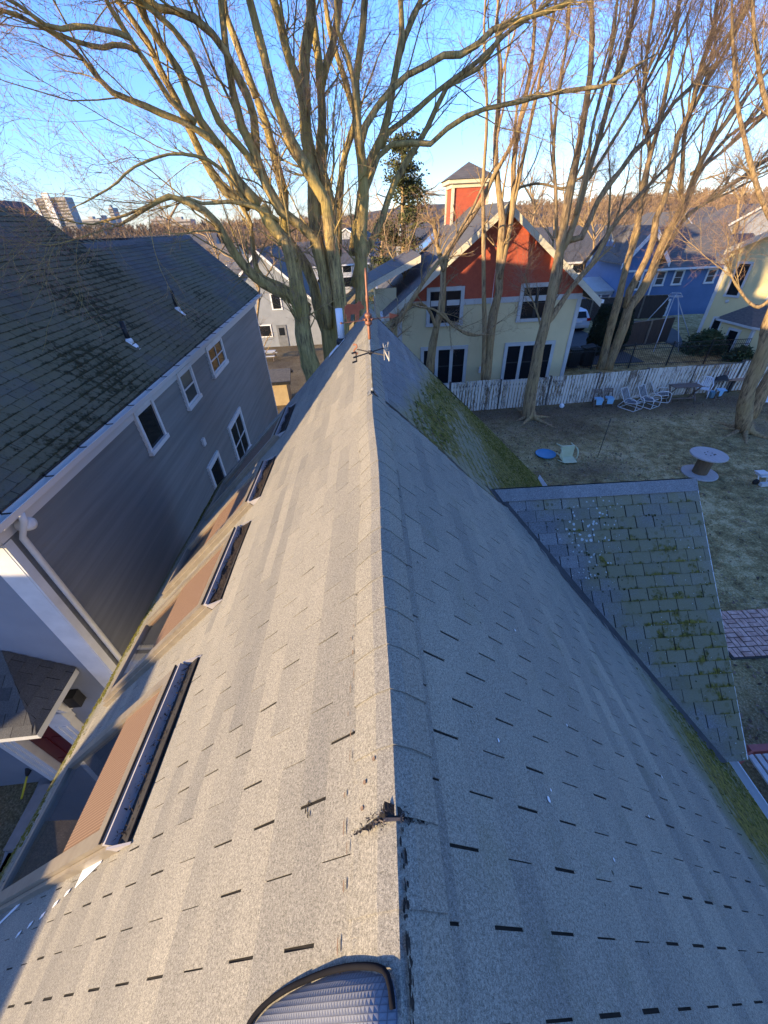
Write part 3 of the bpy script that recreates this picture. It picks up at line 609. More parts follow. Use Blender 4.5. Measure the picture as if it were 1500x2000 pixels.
def skylight(y0, y1, u0=1.98, u1=4.32, open_blind=0.55, deb=1.0):
    """curb on the slope; frame = part, pane, blind, cladding, back tray and leaf debris below it"""
    H = 0.095; b = lambda u, y, h: rl(u, y, h)
    fr = lambda V: np.array([b(*v) for v in V])
    m = MB(); t = 0.085; th = 0.15
    m.box((u0 + .12, y0, -.02), (u0 + .12 + th, y1, H), 0, fr); m.box((u1 - t, y0, -.02), (u1, y1, H * 0.9), 0, fr)
    m.box((u0 + .12 + th, y0, -.02), (u1 - t, y0 + t, H), 0, fr); m.box((u0 + .12 + th, y1 - t, -.02), (u1 - t, y1, H), 0, fr)
    # stepped outer cladding lips
    m.box((u0 + .1, y0 - .03, -.01), (u1 + .03, y0 - .004, H * .62), 0, fr); m.box((u0 + .1, y1 + .004, -.01), (u1 + .03, y1 + .03, H * .62), 0, fr)
    m.box((u1 + .004, y0 - .004, -.01), (u1 + .035, y1 + .004, H * .55), 0, fr)
    f = m.build('skylight', MT['bronze'], house)
    n = MB(); n.box((u0 + .085, y0 - .012, .0), (u0 + .117, y1 + .012, H * .93), 0, fr)                    # sheet-metal back face
    n.box((u0 - .055, y0 - .02, .016), (u0 + .084, y1 + .02, .024), 1, fr)                                  # dark back tray on the roof
    n.box((u0 + .121, y0 - .006, H + .001), (u0 + .133, y1 + .006, H + .012), 1, fr)                       # dark seal line
    n.prism([b(u0 - .08, y1 + .02, .012), b(u0 + .088, y1 + .02, .012), b(u0 + .088, y1 + .02, H * .75)], (b(0, 0.012, 0) - b(0, 0, 0)))
    n.prism([b(u0 - .08, y0 - .032, .012), b(u0 + .088, y0 - .032, .012), b(u0 + .088, y0 - .032, H * .75)], (b(0, 0.012, 0) - b(0, 0, 0)))
    n.build('head_flashing', [MT['greymetal'], MT['darkmetal']], f)
    p = MB(); p.quad(b(u0 + .12 + th, y1 - t, H - .03), b(u1 - t, y1 - t, H - .03), b(u1 - t, y0 + t, H - .03), b(u0 + .12 + th, y0 + t, H - .03)); p.build('pane', MT['clear'], f)
    k = MB(); us = u0 + .272; ue = us + (u1 - us) * open_blind
    k.quad(b(us, y0 + t, .07), b(us, y1 - t, .07), b(ue, y1 - t, .07), b(ue, y0 + t, .07)); k.build('blind', MT['blind'], f)
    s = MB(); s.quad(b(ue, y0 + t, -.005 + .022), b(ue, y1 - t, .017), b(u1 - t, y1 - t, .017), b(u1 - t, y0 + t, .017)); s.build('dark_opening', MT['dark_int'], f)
    e = MB(); rr_ = np.random.default_rng(int(y0 * 100) + 5); n_ = int(420 * deb); L_ = y1 - y0
    uu = u0 + .08 - np.abs(rr_.normal(0, .05, n_)); yy = y0 + rr_.random(n_) * L_; hh = .026 + np.clip(.05 - (u0 + .08 - uu) * .45, 0, .07) * rr_.random(n_)
    P0 = np.array([b(a, c_, h) for a, c_, h in zip(uu, yy, hh)]); dd = rr_.normal(0, 1, (n_, 3)); dd /= np.linalg.norm(dd, axis=1, keepdims=True)
    ln = .012 + .035 * rr_.random(n_); P1 = P0 + dd * ln[:, None] * np.array([1, 1, .35]); P2 = P0 + np.cross(dd, NL) * ln[:, None] * .35
    e.add(np.stack([P0, P1, P2], 1).reshape(-1, 3), np.arange(n_ * 3).reshape(-1, 3))
    ny = 26; ys = np.linspace(y0, y1, ny)
    r0 = [b(u0 + .084, yv, .05 + .012 * math.sin(yv * 17)) for yv in ys]; r1 = [b(u0 + .03 - .015 * math.sin(yv * 9), yv, .042 + .01 * math.sin(yv * 23)) for yv in ys]; r2 = [b(u0 - .035 - .02 * math.sin(yv * 6 + 1), yv, .022) for yv in ys]
    if deb > .5: e.add(r0 + r1 + r2, [[i, i + 1, ny + i + 1, ny + i] for i in range(ny - 1)] + [[ny + i, ny + i + 1, 2 * ny + i + 1, 2 * ny + i] for i in range(ny - 1)], 0, True)
    e.build('leaf_debris', MT['debris'], f)['kind'] = 'stuff'
    sh = MB(); sh.quad(b(us, y1 - t - .004, .0), b(u1 - t, y1 - t - .004, .0), b(u1 - t, y1 - t - .004, H - .035), b(us, y1 - t - .004, H - .035)); sh.build('lining', MT['shaft'], f)
    return f
SKY = [(0.64, 1.68, 0.34, 0.45), (2.27, 3.33, 0.5, 1.0), (3.83, 4.80, 0.5, 1.0), (5.65, 6.75, 0.6, 1.0)]
for y0, y1, ob, db in SKY: skylight(y0, y1, open_blind=ob, deb=db)

def roof_bits():
    # white flashing tabs beside the nearest skylight
    def strip(pts):
        q = MB(); q.prism([sl(u, y, .0115) for u, y in pts], NL * .003); q.build('flashing_strip', MT['pvc'], house)
    strip([(2.26, .685), (2.29, .60), (2.58, .535), (2.57, .665)])
    for u, y in ((2.66, .545), (2.80, .515), (2.97, .485), (3.15, .465), (3.32, .44)): strip([(u, y), (u + .012, y - .018), (u + .06, y - .028), (u + .05, y - .008)])
    for u in (2.86, 3.06, 3.27, 3.48): strip([(u, .672), (u + .01, .652), (u + .06, .645), (u + .06, .668)])
    strip([(3.72, .63), (3.74, .60), (4.15, .53), (4.15, .55)])
    # torn ridge shingle
    t = MB(); r_ = np.random.default_rng(3); y = 0.315; n = 44
    U = np.linspace(-0.125, 0.095, n); top = []; bot = []; lip = []; ha = .021 + .5 * (.012 * math.sin(y * 1.1) + .006 * math.sin(y * 3.7))
    for i, u in enumerate(U):
        f = rl if u < 0 else rr; a = abs(u); pk = math.exp(-((u - .005) / .02) ** 2); env = max(.12, 1 - abs(u - .0) / .14)
        yc = y - .10 * max(0, -u - .02) + .035 * max(0, u); j = r_.normal(0, .0022)
        top.append(f(a, yc + (.006 + .012 * r_.random()) * env + .022 * pk * (.3 + 1.1 * r_.random()), ha)); bot.append(f(a, yc - (.004 + .007 * r_.random()) * env + j, ha))
        lip.append(f(a, yc - .003 + 2 * j, ha + .002 + .007 * env * r_.random() * (1 - pk)))
    t.add(top + bot, [[i, i + 1, n + i + 1, n + i] for i in range(n - 1)]); t.add(bot + lip, [[i, i + 1, n + i + 1, n + i] for i in range(n - 1)], 1)  # dark flat strip painted as the shadow gap under the torn lip
    for i in range(110):
        u = r_.normal(-.01, .05); u = max(-.13, min(.1, u)); f = rl if u < 0 else rr; p = f(abs(u), y - .10 * max(0, -u - .02) + r_.normal(0.004, .010), ha + .001); d = r_.normal(0, 1, 3) * np.array([1, 1, .35]); d /= np.linalg.norm(d)
        w = np.cross(d, (0, 0, 1)) * .0016; t.add([p - w, p + w, p + d * (.004 + .012 * r_.random())], [[0, 1, 2]], int(r_.random() < .5))
    # worn bare asphalt along the fold, crumbs of granules
    for i in range(38):
        yv = r_.uniform(-.05, .30); wd = r_.uniform(.002, .006); ln = r_.uniform(.005, .02); f = rr; u0 = abs(r_.normal(.007, .005))
        h = .0205 + .5 * (.012 * math.sin(yv * 1.1) + .006 * math.sin(yv * 3.7)); t.prism([f(u0 + wd * math.cos(q) * r_.uniform(.5, 1), yv + ln * math.sin(q) * r_.uniform(.5, 1), h) for q in np.linspace(0, 6.28, 8)[:-1]], np.array([0, 0, .001]))
    t.build('torn_shingle', [MT['tear'], MT['torn_felt']], house)
    # rusty nail marks along the cap edge
    r = MB()
    for i in range(14):
        yv = .05 + i * .075 + random.uniform(-.02, .02); u = .172 + .012 * math.sin(i * 1.7); w, l = random.uniform(.0012, .003), random.uniform(.006, .022)
        r.prism([sl(u + w * math.cos(a), yv + l * math.sin(a), .0096) for a in np.linspace(0, 6.28, 9)[:-1]], NL * .0003)
    for u, yv in ((.09, .42), (.1, .36), (.05, .47)): r.prism([rl(u + .006 * math.cos(a), yv + .006 * math.sin(a), .0172) for a in np.linspace(0, 6.28, 9)[:-1]], NL * .001)
    for u, yv in ((.09, .40), (.095, .36)): r.prism([rr(u + .006 * math.cos(a), yv + .006 * math.sin(a), .0172) for a in np.linspace(0, 6.28, 9)[:-1]], NR * .001)
    r.build('rust_marks', MT['rust'], house)['kind'] = 'stuff'
    # bird / lichen splashes and little dark scars
    b = MB(); r_ = np.random.default_rng(9)
    for u, yv, s in ((.60, .655, .006), (.86, .50, .010), (.90, .54, .005), (1.25, .36, .006), (1.9, .6, .006), (1.3, .9, .006), (1.1, 1.4, .008), (2.5, .9, .007)):
        b.prism([sr(u + s * math.cos(a) * (.6 + .5 * r_.random()), yv + s * 1.3 * math.sin(a) * (.6 + .5 * r_.random()), .0112) for a in np.linspace(0, 6.28, 9)[:-1]], NR * .001)
    b.build('lichen_spots', MT['pvc'], house)['kind'] = 'stuff'
    s = MB()
    for u, yv in ((.36, .43), (.37, .415), (.355, .4)): s.prism([sl(u + .003 * math.cos(a), yv + .009 * math.sin(a), .0098) for a in np.linspace(0, 6.28, 7)[:-1]], NL * .001)
    s.build('scar', MT['tear'], house)
    # white vent pipe near the far end of the ridge with its flashing
    p = MB(); base = rl(.72, 7.5, 0)
    p.lathe([(.062, -.05), (.062, .56), (.054, .56), (.054, .2)], base, 18); pv = p.build('vent_pipe', MT['pvc'], house)
    f = MB(); f.lathe([(.10, -.02), (.10, .05), (.065, .09)], base, 16, 1); f.prism([rl(.62, 7.38, .02), rl(.62, 7.62, .02), rl(1.05, 7.62, .02), rl(1.05, 7.38, .02)], NL * .006)
    f.build('pipe_flashing', [MT['pvc'], MT['black']], pv)
roof_bits()

# ------------------------------------------------------------------ weathervane
def weathervane():
    X0, Y0 = 0.0, 3.47; z0 = ZR
    wv = thing('weathervane', 'rusty copper and iron cow weathervane with compass letters standing on the ridge', 'weathervane', (X0, Y0, z0))
    m = MB(); m.tube([(X0, Y0, z0 - .02), (X0, Y0, z0 + .50)], .0095, 10)
    m.prism([rl(.0, Y0 - .06, .025), rl(.0, Y0 + .06, .025), rl(.05, Y0 + .05, .02), rl(.05, Y0 - .05, .02)], (0, 0, .006)); m.prism([rr(.0, Y0 - .06, .025), rr(.0, Y0 + .06, .025), rr(.06, Y0 + .05, .02), rr(.06, Y0 - .05, .02)], (0, 0, .006))
    m.lathe([(.012, .02), (.02, .03), (.012, .05)], (X0, Y0, z0), 10)
    m.build('pole', MT['iron'], wv)
    c = MB(); c.lathe([(.010, .46), (.0125, .47), (.0125, .56), (.010, .57), (.0105, .74), (.014, .75), (.014, .78), (.010, .79), (.009, .93), (.006, .97)], (X0, Y0, z0), 12); c.build('copper_rod', MT['copper'], wv)
    b = MB(); zc = z0 + .615
    b.lathe([(.012, -.05), (.03, -.035), (.03, -.02), (.02, -.012), (.034, 0.0), (.02, .012), (.03, .02), (.03, .035), (.012, .05)], (X0, Y0, zc), 16)
    for a in np.arange(0, 6.28, .785):
        p = np.array([X0 + .037 * math.cos(a), Y0 + .037 * math.sin(a), zc]); b.lathe([(.003, -.011), (.011, -.004), (.011, .004), (.003, .011)], p, 8)
    b.build('rosette', MT['copper'], wv)
    zc2 = z0 + .355; L = .165; dirs = {'E': (-.72, -.69), 'W': (.72, .69), 'N': (.72, -.69), 'S': (-.69, .72)}
    a = MB()
    for k, d in dirs.items(): a.bar((X0 + d[0] * .008, Y0 + d[1] * .008, zc2), (X0 + d[0] * L, Y0 + d[1] * L, zc2), .007, .009)
    a.lathe([(.012, -.018), (.02, -.01), (.02, .01), (.012, .018)], (X0, Y0, zc2), 12)
    a.build('compass_arm', MT['black_iron'], wv)
    # letters: strokes in (s along outward arm, z)
    H = .078
    strokes = {'E': [((0, 0), (0, 1)), ((0, .03), (.62, .03)), ((0, .5), (.45, .5)), ((0, .97), (.62, .97))],
               'N': [((0, 0), (0, 1)), ((0, 1), (.68, 0)), ((.68, 0), (.68, 1))],
               'W': [((0, 1), (.2, 0)), ((.2, 0), (.42, .75)), ((.42, .75), (.64, 0)), ((.64, 0), (.86, 1))],
               'S': [((.6, .82), (.5, .98)), ((.5, .98), (.1, .98)), ((.1, .98), (0, .75)), ((0, .75), (.55, .35)), ((.55, .35), (.6, .15)), ((.6, .15), (.5, .02)), ((.5, .02), (.05, .02)), ((.05, .02), (0, .15))]}
    for k, d in dirs.items():
        l = MB(); dv = np.array([d[0], d[1], 0]); o = np.array([X0, Y0, zc2]) + dv * L - np.array([0, 0, H * .5])
        for p, q in strokes[k]:
            l.bar(o + dv * p[0] * H + np.array([0, 0, p[1] * H]), o + dv * q[0] * H + np.array([0, 0, q[1] * H]), .005, .013, 0, up=np.cross(dv, (0, 0, 1)) if abs(p[0] - q[0]) < .01 else (0, 0, 1))
        l.build('letter', MT['letterpale' if k in 'NW' else ('copper' if k == 'S' else 'black_iron')], wv)
    # vane arm: cow on the tail side, arrow point on the other
    dv = np.array([.93, .37, .0]); A0 = np.array([X0, Y0, zc - .004])
    v = MB(); v.bar(A0 - dv * .235, A0 + dv * .2, .007, .007); v.lathe([(.004, -.008), (.010, -.004), (.010, .004), (.004, .008)], A0 - dv * .235, 8); v.build('vane_arm', MT['copper'], wv)
    t = MB(); s0 = A0 + dv * .19; nrm = np.cross(dv, (0, 0, 1)) * .004
    t.prism([s0 + dv * a_ + np.array([0, 0, b_]) - nrm / 2 for a_, b_ in ((0, .012), (.0, .03), (.085, .004), (0, -.022), (0, -.008))], nrm); t.build('arrow_point', MT['cow'], wv)
    cow = [(-.205, .025), (-.2, .075), (-.19, .115), (-.165, .128), (-.11, .12), (-.085, .128), (-.072, .142), (-.066, .130), (-.05, .138), (-.054, .120), (-.028, .092), (-.032, .078), (-.058, .082), (-.072, .068), (-.076, .045),
           (-.082, .002), (-.092, .002), (-.093, .045), (-.101, .002), (-.11, .002), (-.112, .05), (-.15, .05), (-.156, .002), (-.165, .002), (-.166, .045), (-.174, .002), (-.183, .002), (-.188, .06), (-.196, .065), (-.199, .025)]
    k = MB(); k.prism([A0 + dv * a_ + np.array([0, 0, b_ + .003]) - nrm / 2 for a_, b_ in cow], nrm); k.build('cow_plate', MT['cow'], wv)
weathervane()

# padded cap lying over the ridge at the viewer's end
def padded_cap():
    front = np.array([(-.42, -.10), (-.39, -.04), (-.367, .004), (-.327, .030), (-.27, .049), (-.215, .060), (-.149, .069), (-.088, .071), (-.031, .065), (-.012, .056), (-.002, .035), (.002, -.02), (.002, -.10)])
    F_ = catmull(np.hstack([front, np.zeros((len(front), 1))]), 44)[:, :2]
    nj = 14; V = []; UV = []
    for i, (x, y) in enumerate(F_):
        cx, cy = -.17 + .10 * (x + .17), -.22
        for j in range(nj):
            t = j / (nj - 1); px = x + (cx - x) * t; py = y + (cy - y) * t; h = .012 + .045 * math.sqrt(min(1, t / .16)) + .012 * math.sin(min(1, t * 1.4) * 1.57)
            V.append(np.array([px, py, ZR - SL * abs(px)]) + NL * h); UV.append((px, py))
    n = len(F_); F = np.array([[i * nj + j, i * nj + j + 1, (i + 1) * nj + j + 1, (i + 1) * nj + j] for i in range(n - 1) for j in range(nj - 1)])
    o = thing('padded_cap', 'blue-grey waffle-weave padded cap with dark rim lying on the ridge nearest the viewer', 'padded cap', (-.17, -.1, 6.3))
    mb = MB(); mb.add(V, F[:, ::-1], 0, True, None, np.array(UV)[F[:, ::-1].reshape(-1)]); mb.build('fabric', MT['pad'], o)
    rim = MB(); rim.tube([np.array([x, y, ZR - SL * abs(x)]) + NL * .026 + np.array([0, .004, 0]) for x, y in F_[2:37]], .0062, 8); rim.build('rim', MT['pad_rim'], o)
padded_cap()

# ------------------------------------------------------------------ grey house on the left
AA = 2.8 * math.pi / 180; AX = np.array([-math.sin(AA), math.cos(AA), 0]); AN = np.array([math.cos(AA), math.sin(AA), 0])
def G(d, a, z): return AN * d + AX * a + np.array([0, 0, z])
def grey_house():
    a0, a1 = 3.97, 21.2; dw = -4.5; de = -4.28; ze = 5.16; s = .93
    h = thing('grey_house', 'large grey clapboard house with a mossy dark roof and white gutter, along the left side', 'house', G(-7, 12, -2.1))
    nn = math.hypot(1, s); U = (AN - np.array([0, 0, s])) / nn; N_ = (AN * s + np.array([0, 0, 1])) / nn
    dR1, dR2 = -7.78, -6.83; aJ = 12.95; aE = 21.9; aS = 2.7  # front overhang lengthened out of view to place the far shadow edge
    zof = lambda d: ze + s * (de - d)
    O = G(dR1, 0, zof(dR1)); Umax = (de - dR1) * nn; Uj = (dR2 - dR1) * nn
    fr = lambda V: np.array([G(*v) for v in V])
    def mossG(a, u):
        f = u / Umax; return 0.62 + .16 * math.sin(a * .9 + u * 1.7) + .12 * math.sin(a * 2.3 - u) - .30 * float(sstep(a, 12.0, 15.0)) * (1 - .6 * float(sstep(f, .45, .8)))
    ahi = lambda u: aJ if u < Uj - .02 else aE
    m = MB(); shingles(m, O, AX, U, N_, lambda u: aS, ahi, 0.0, Umax, .142, .30, mossG, lambda a, u: .05, .014, 0, .0, thick=.010, tvar=.35, cvar=.3)
    m.build('roof', MT['roof_dark'], h)
    d = MB(); q = lambda a, u, o: O + AX * a + U * u + N_ * o
    for o in (-.035, -.14):
        d.poly([q(aS, 0, o), q(aJ, 0, o), q(aJ, Uj, o), q(aE, Uj, o), q(aE, Umax, o), q(aS, Umax, o)])
    for (p, r) in (((aS, 0), (aJ, 0)), ((aJ, 0), (aJ, Uj)), ((aJ, Uj), (aE, Uj)), ((aE, Uj), (aE, Umax)), ((aE, Umax), (aS, Umax)), ((aS, Umax), (aS, 0))):
        d.quad(q(*p, -.035), q(*r, -.035), q(*r, -.14), q(*p, -.14))
    # far slopes
    d.quad(G(dR1, aS, zof(dR1)), G(dR1, aJ, zof(dR1)), G(2 * dR1 - de, aJ, ze), G(2 * dR1 - de, aS, ze)); d.quad(G(dR2, aJ, zof(dR2)), G(dR2, aE, zof(dR2)), G(2 * dR2 - de, aE, ze), G(2 * dR2 - de, aJ, ze))
    d.build('roof_deck', MT['roof_far'], h)
    for (dr, aa, ab) in ((dR1, aS, aJ + .03), (dR2, aJ, aE + .03)):
        a = aa; c = MB()
        while a < ab - .02:
            b = min(a + .3, ab); z = zof(dr); hh = .012 + random.random() * .006
            c.prism([G(dr - .13, a, z - .13 * s + hh), G(dr, a, z + hh + .01), G(dr + .13, a, z - .13 * s + hh), G(dr + .13, a, z - .13 * s - .01), G(dr, a, z - .005), G(dr - .13, a, z - .13 * s - .01)], AX * (b - a - .006)); a = b
        c.build('ridge_cap', MT['roof_far'], h)
    w = MB(); clap(w, G(dw, 0, 0), AX, AN, 0, -2.3, 4.95, .12, lo=lambda z: a0, hi=lambda z: a1, lap=.022)
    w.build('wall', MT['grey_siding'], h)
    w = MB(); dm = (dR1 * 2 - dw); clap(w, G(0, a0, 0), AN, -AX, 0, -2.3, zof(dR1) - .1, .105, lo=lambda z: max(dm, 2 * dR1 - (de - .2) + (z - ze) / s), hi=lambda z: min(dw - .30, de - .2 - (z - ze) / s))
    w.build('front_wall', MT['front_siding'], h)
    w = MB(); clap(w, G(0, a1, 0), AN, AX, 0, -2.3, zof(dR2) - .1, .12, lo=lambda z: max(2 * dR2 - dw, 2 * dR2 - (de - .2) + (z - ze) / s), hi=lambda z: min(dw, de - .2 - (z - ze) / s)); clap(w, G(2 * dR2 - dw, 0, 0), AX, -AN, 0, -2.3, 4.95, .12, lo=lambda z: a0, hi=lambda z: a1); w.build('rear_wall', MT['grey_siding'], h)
    t = MB(); t.box((dw - .02, a0 - .03, -2.3), (dw + .03, a0 + .10, 4.70), 0, fr); t.build('corner_board', MT['white'], h); t = MB(); t.box((dw - .30, a0 - .035, -2.3), (dw + .0, a0 - .004, 4.9), 0, fr)   # corner boards
    t.build('corner_board', MT['white'], h); t = MB(); t.box((dw - .02, a1 - .09, -2.3), (dw + .028, a1 + .02, 4.8), 0, fr); t.build('corner_board', MT['white'], h)
    t = MB(); t.box((dw - .02, a0 - .03, 4.72), (dw + .035, aE - .2, 5.02), 0, fr); t.box((dw + .036, a0 - .03, 4.93), (de - .03, aE - .1, 5.0), 0, fr)
    t.box((dw - .5, a0 - .4, 4.74), (dw + .03, a0 - .031, 4.95), 0, fr); t.build('frieze', MT['white_dirty'], h)
    g = MB(); prof = [(de - .02, 5.12), (de - .01, 5.03), (de + .11, 5.03), (de + .14, 5.13), (de + .128, 5.13), (de + .10, 5.042), (de + .0, 5.042), (de - .008, 5.12)]
    g.prism([G(x, aS - .05, z) for x, z in prof], AX * (aE - aS + .08)); gu = g.build('gutter', MT['white_dirty'], h)
    b = MB(); a = 4.0
    while a < aE: b.box((de - .03, a, 5.112), (de + .13, a + .02, 5.122), 0, fr); b.box((de - .03, a, 5.122), (de - .01, a + .03, 5.15), 0, fr); a += .85
    b.build('hanger', MT['darkmetal'], gu)
    dn = MB(); x, aa = dw + .10, a0 + .17
    dn.tube([G(de + .06, aa + .02, 5.03), G(de + .04, aa, 4.9), G(x, aa, 4.65), G(x, aa, -2.0)], .04, 10); dn.build('downspout', MT['white'], h)
    rk = MB()
    for sg in (1,):
        rk.prism([G(dR1, aS - .003, zof(dR1) - .02), G(de, aS - .003, ze - .02), G(de, aS - .003, ze - .22), G(dR1, aS - .003, zof(dR1) - .22)], -AX * .03)
        rk.prism([G(dR2, aE + .003, zof(dR2) - .02), G(de, aE + .003, ze - .02), G(de, aE + .003, ze - .2), G(dR2, aE + .003, zof(dR2) - .2)], AX * .03)
        rk.prism([G(dR1, aJ + .003, zof(dR1) - .02), G(dR2, aJ + .003, zof(dR2) - .02), G(dR2, aJ + .003, zof(dR2) - .16), G(dR1, aJ + .003, zof(dR1) - .16)], AX * .02)
    rk.build('rake_board', MT['trim_grey'], h)
    W0 = G(dw + .022, 0, 0)
    window(h, W0, AX, AN, 7.72, 8.64, 3.92, 4.90, .09, 'none'); window(h, W0, AX, AN, 10.25, 11.3, 3.90, 4.84, .10, 'double', glass='glass2')
    window(h, W0, AX, AN, 12.82, 14.62, 3.93, 4.84, .12, 'quad'); window(h, W0, AX, AN, 12.7, 14.6, .55, 2.27, .15, 'quad'); window(h, W0, AX, AN, 10.1, 11.2, .5, 2.19, .13, 'none')
    v = MB(); v.box((dw, 10.38, 2.74), (dw + .07, 10.56, 2.94), 0, fr); v.build('wall_vent', MT['white'], h)
    l = MB(); l.lathe([(.03, -.02), (.08, 0), (.09, .10), (.075, .16), (.03, .17)], G(dw + .10, 4.22, 4.80), 16, 0, AN); l.build('floodlight', MT['white'], h)
    # vent pipes through the roof
    Np = N_
    for (u_, v_), hh in (((253, 668), .42), ((347, 605), .50)):
        p = atP(u_, v_, O, N_); k = MB(); k.lathe([(.052, -.06), (.052, hh), (.043, hh), (.043, .1)], p, 14); pi = k.build('vent_pipe', MT['black'], h)
        f = MB(); e1 = AX; c0 = p + N_ * .016
        f.prism([c0 - U * .06 - e1 * .10, c0 - U * .02 + e1 * .09, c0 + U * .10 + e1 * .07, c0 + U * .24 - e1 * .0, c0 + U * .24 - e1 * .09, c0 + U * .10 - e1 * .11], N_ * .008)
        f.lathe([(.085, -.02), (.075, .05), (.055, .08)], p, 12); f.build('pipe_flashing', MT['pvc'], pi)
    # entrance porch on the front wall, red door below it
    zp = 2.05; dp0, dp1 = -8.2, -4.95; aw = a0 - .02; af = 2.9
    r = MB(); top = zp + .62; hx = -5.75
    A1, B1, C1, D1 = G(dp0, af, zp), G(dp1, af, zp), G(dp1, aw, zp), G(hx, aw, top)
    nf = np.cross(B1 - A1, D1 - A1); nf /= np.linalg.norm(nf); L1 = np.linalg.norm(D1 - (A1 + B1) / 2)
    Uf = -AX * (aw - af) - np.array([0, 0, top - zp]); lf = np.linalg.norm(Uf); Uf /= lf; Nf = np.cross(AN, -Uf); Nf = Nf * (1 if Nf[2] > 0 else -1)
    shingles(r, G(0, aw, top), AN, Uf, Nf, lambda u: dp0, lambda u: hx + (dp1 - hx) * u / lf, 0, lf, .18, .30, None, None, .002, 0, .1, tvar=.5, cvar=.4)
    Ur = AN * (dp1 - hx) - np.array([0, 0, top - zp]); lr = np.linalg.norm(Ur); Ur /= lr; Nr = np.cross(Ur, AX); Nr = Nr * (1 if Nr[2] > 0 else -1)
    shingles(r, G(hx, 0, top), AX, Ur, Nr, lambda u: aw - (aw - af) * u / lr, lambda u: aw, 0, lr, .18, .30, None, None, .002, 0, .1, tvar=.5, cvar=.4)
    po = r.build('porch_roof', MT['roof_dark'], h)
    k = MB(); k.box((dp0, af + .02, zp - .14), (dp1 - .02, aw, zp - .012), 0, fr); k.build('soffit', MT['pale_siding'], po); k = MB(); dz = np.array([0, 0, .006]); k.add([A1 - dz, B1 - dz, C1 - dz, D1 - dz, G(dp0, aw, top) - dz], [[0, 1, 3, 4]]); k.add([B1 - dz, C1 - dz, D1 - dz], [[0, 1, 2]]); k.build('roof_felt', MT['underlay'], po)
    k = MB(); zb = -1.75
    k.box((-6.95, a0 - .03, zb), (-6.15, a0 + .05, .45), 0, fr); 
    for d0, d1 in ((-6.87, -6.60), (-6.5, -6.23)):
        for z0, z1 in ((-1.6, -1.0), (-.85, -.1), (.0, .36)): k.box((d0, a0 - .045, z0), (d1, a0 - .0305, z1), 0, fr)
    k.build('front_door', MT['red_door'], h)
    k = MB(); k.box((-7.35, a0 - .16, zb), (-6.98, a0 - .012, .60), 0, fr); k.box((-6.12, a0 - .16, zb), (-5.75, a0 - .012, .60), 0, fr); k.box((-7.4, a0 - .17, .602), (-5.7, a0 - .012, .95), 0, fr)
    for d0 in (-7.26, -7.12, -6.03, -5.89): k.box((d0, a0 - .175, zb + .1), (d0 + .05, a0 - .161, .5), 0, fr)
    k.build('door_surround', MT['white'], h)
    for dd in (-7.45, -5.62):
        k = MB(); pr = [(a0 - .01, 1.9), (a0 - .75, 1.9), (a0 - .78, 1.78), (a0 - .62, 1.62), (a0 - .5, 1.66), (a0 - .38, 1.50), (a0 - .28, 1.28), (a0 - .22, 1.05), (a0 - .10, .98), (a0 - .01, 1.05)]
        k.prism([G(dd, a, z) for a, z in pr], AN * .12); k.build('bracket', MT['white'], h)
    k = MB(); k.box((-5.45, a0 - .18, 1.12), (-5.25, a0 - .012, 1.42), 0, fr); k.build('mailbox', MT['black'], h)
    k = MB(); k.box((-7.6, a0 - 1.3, -2.2), (-5.5, a0 - .2, -1.78), 0, fr); k.box((-7.6, a0 - 1.6, -2.2), (-5.5, a0 - 1.305, -1.95), 0, fr); k.build('step', MT['concrete'], h)
grey_house()
# kerb of the front path and broom
def front_path():
    P = [atZ(x, y, -1.95) for x, y in ((92, 1515), (60, 1590), (30, 1640), (12, 1700), (2, 1760))]; Q = [p + np.array([.0, .0, 0]) for p in P]
    m = MB()
    for i in range(4):
        a, b = P[i], P[i + 1]; d = b - a; d /= np.linalg.norm(d); n = np.array([-d[1], d[0], 0]) * .13
        m.prism([a + n, b + n, b - n, a - n], (0, 0, -.2))
    o = m.build('kerb', MT['concrete']); o['kind'] = 'structure'
    b = thing('broom', 'yellow-handled broom leaning beside the grey house front steps', 'broom', atZ(45, 1545, -1.75))
    p0 = atZ(42, 1560, -1.85); p1 = atZ(53, 1515, -1.55); m = MB(); m.tube([p0, p1], .02, 8); m.build('handle', MT['yellowh'], b)
    m = MB(); d = (p1 - p0) / np.linalg.norm(p1 - p0); m.lathe([(.03, 0), (.05, .06), (.09, .25)], p1, 10, 0, d); m.build('bristles', MT['blackcloth'], b)
front_path()

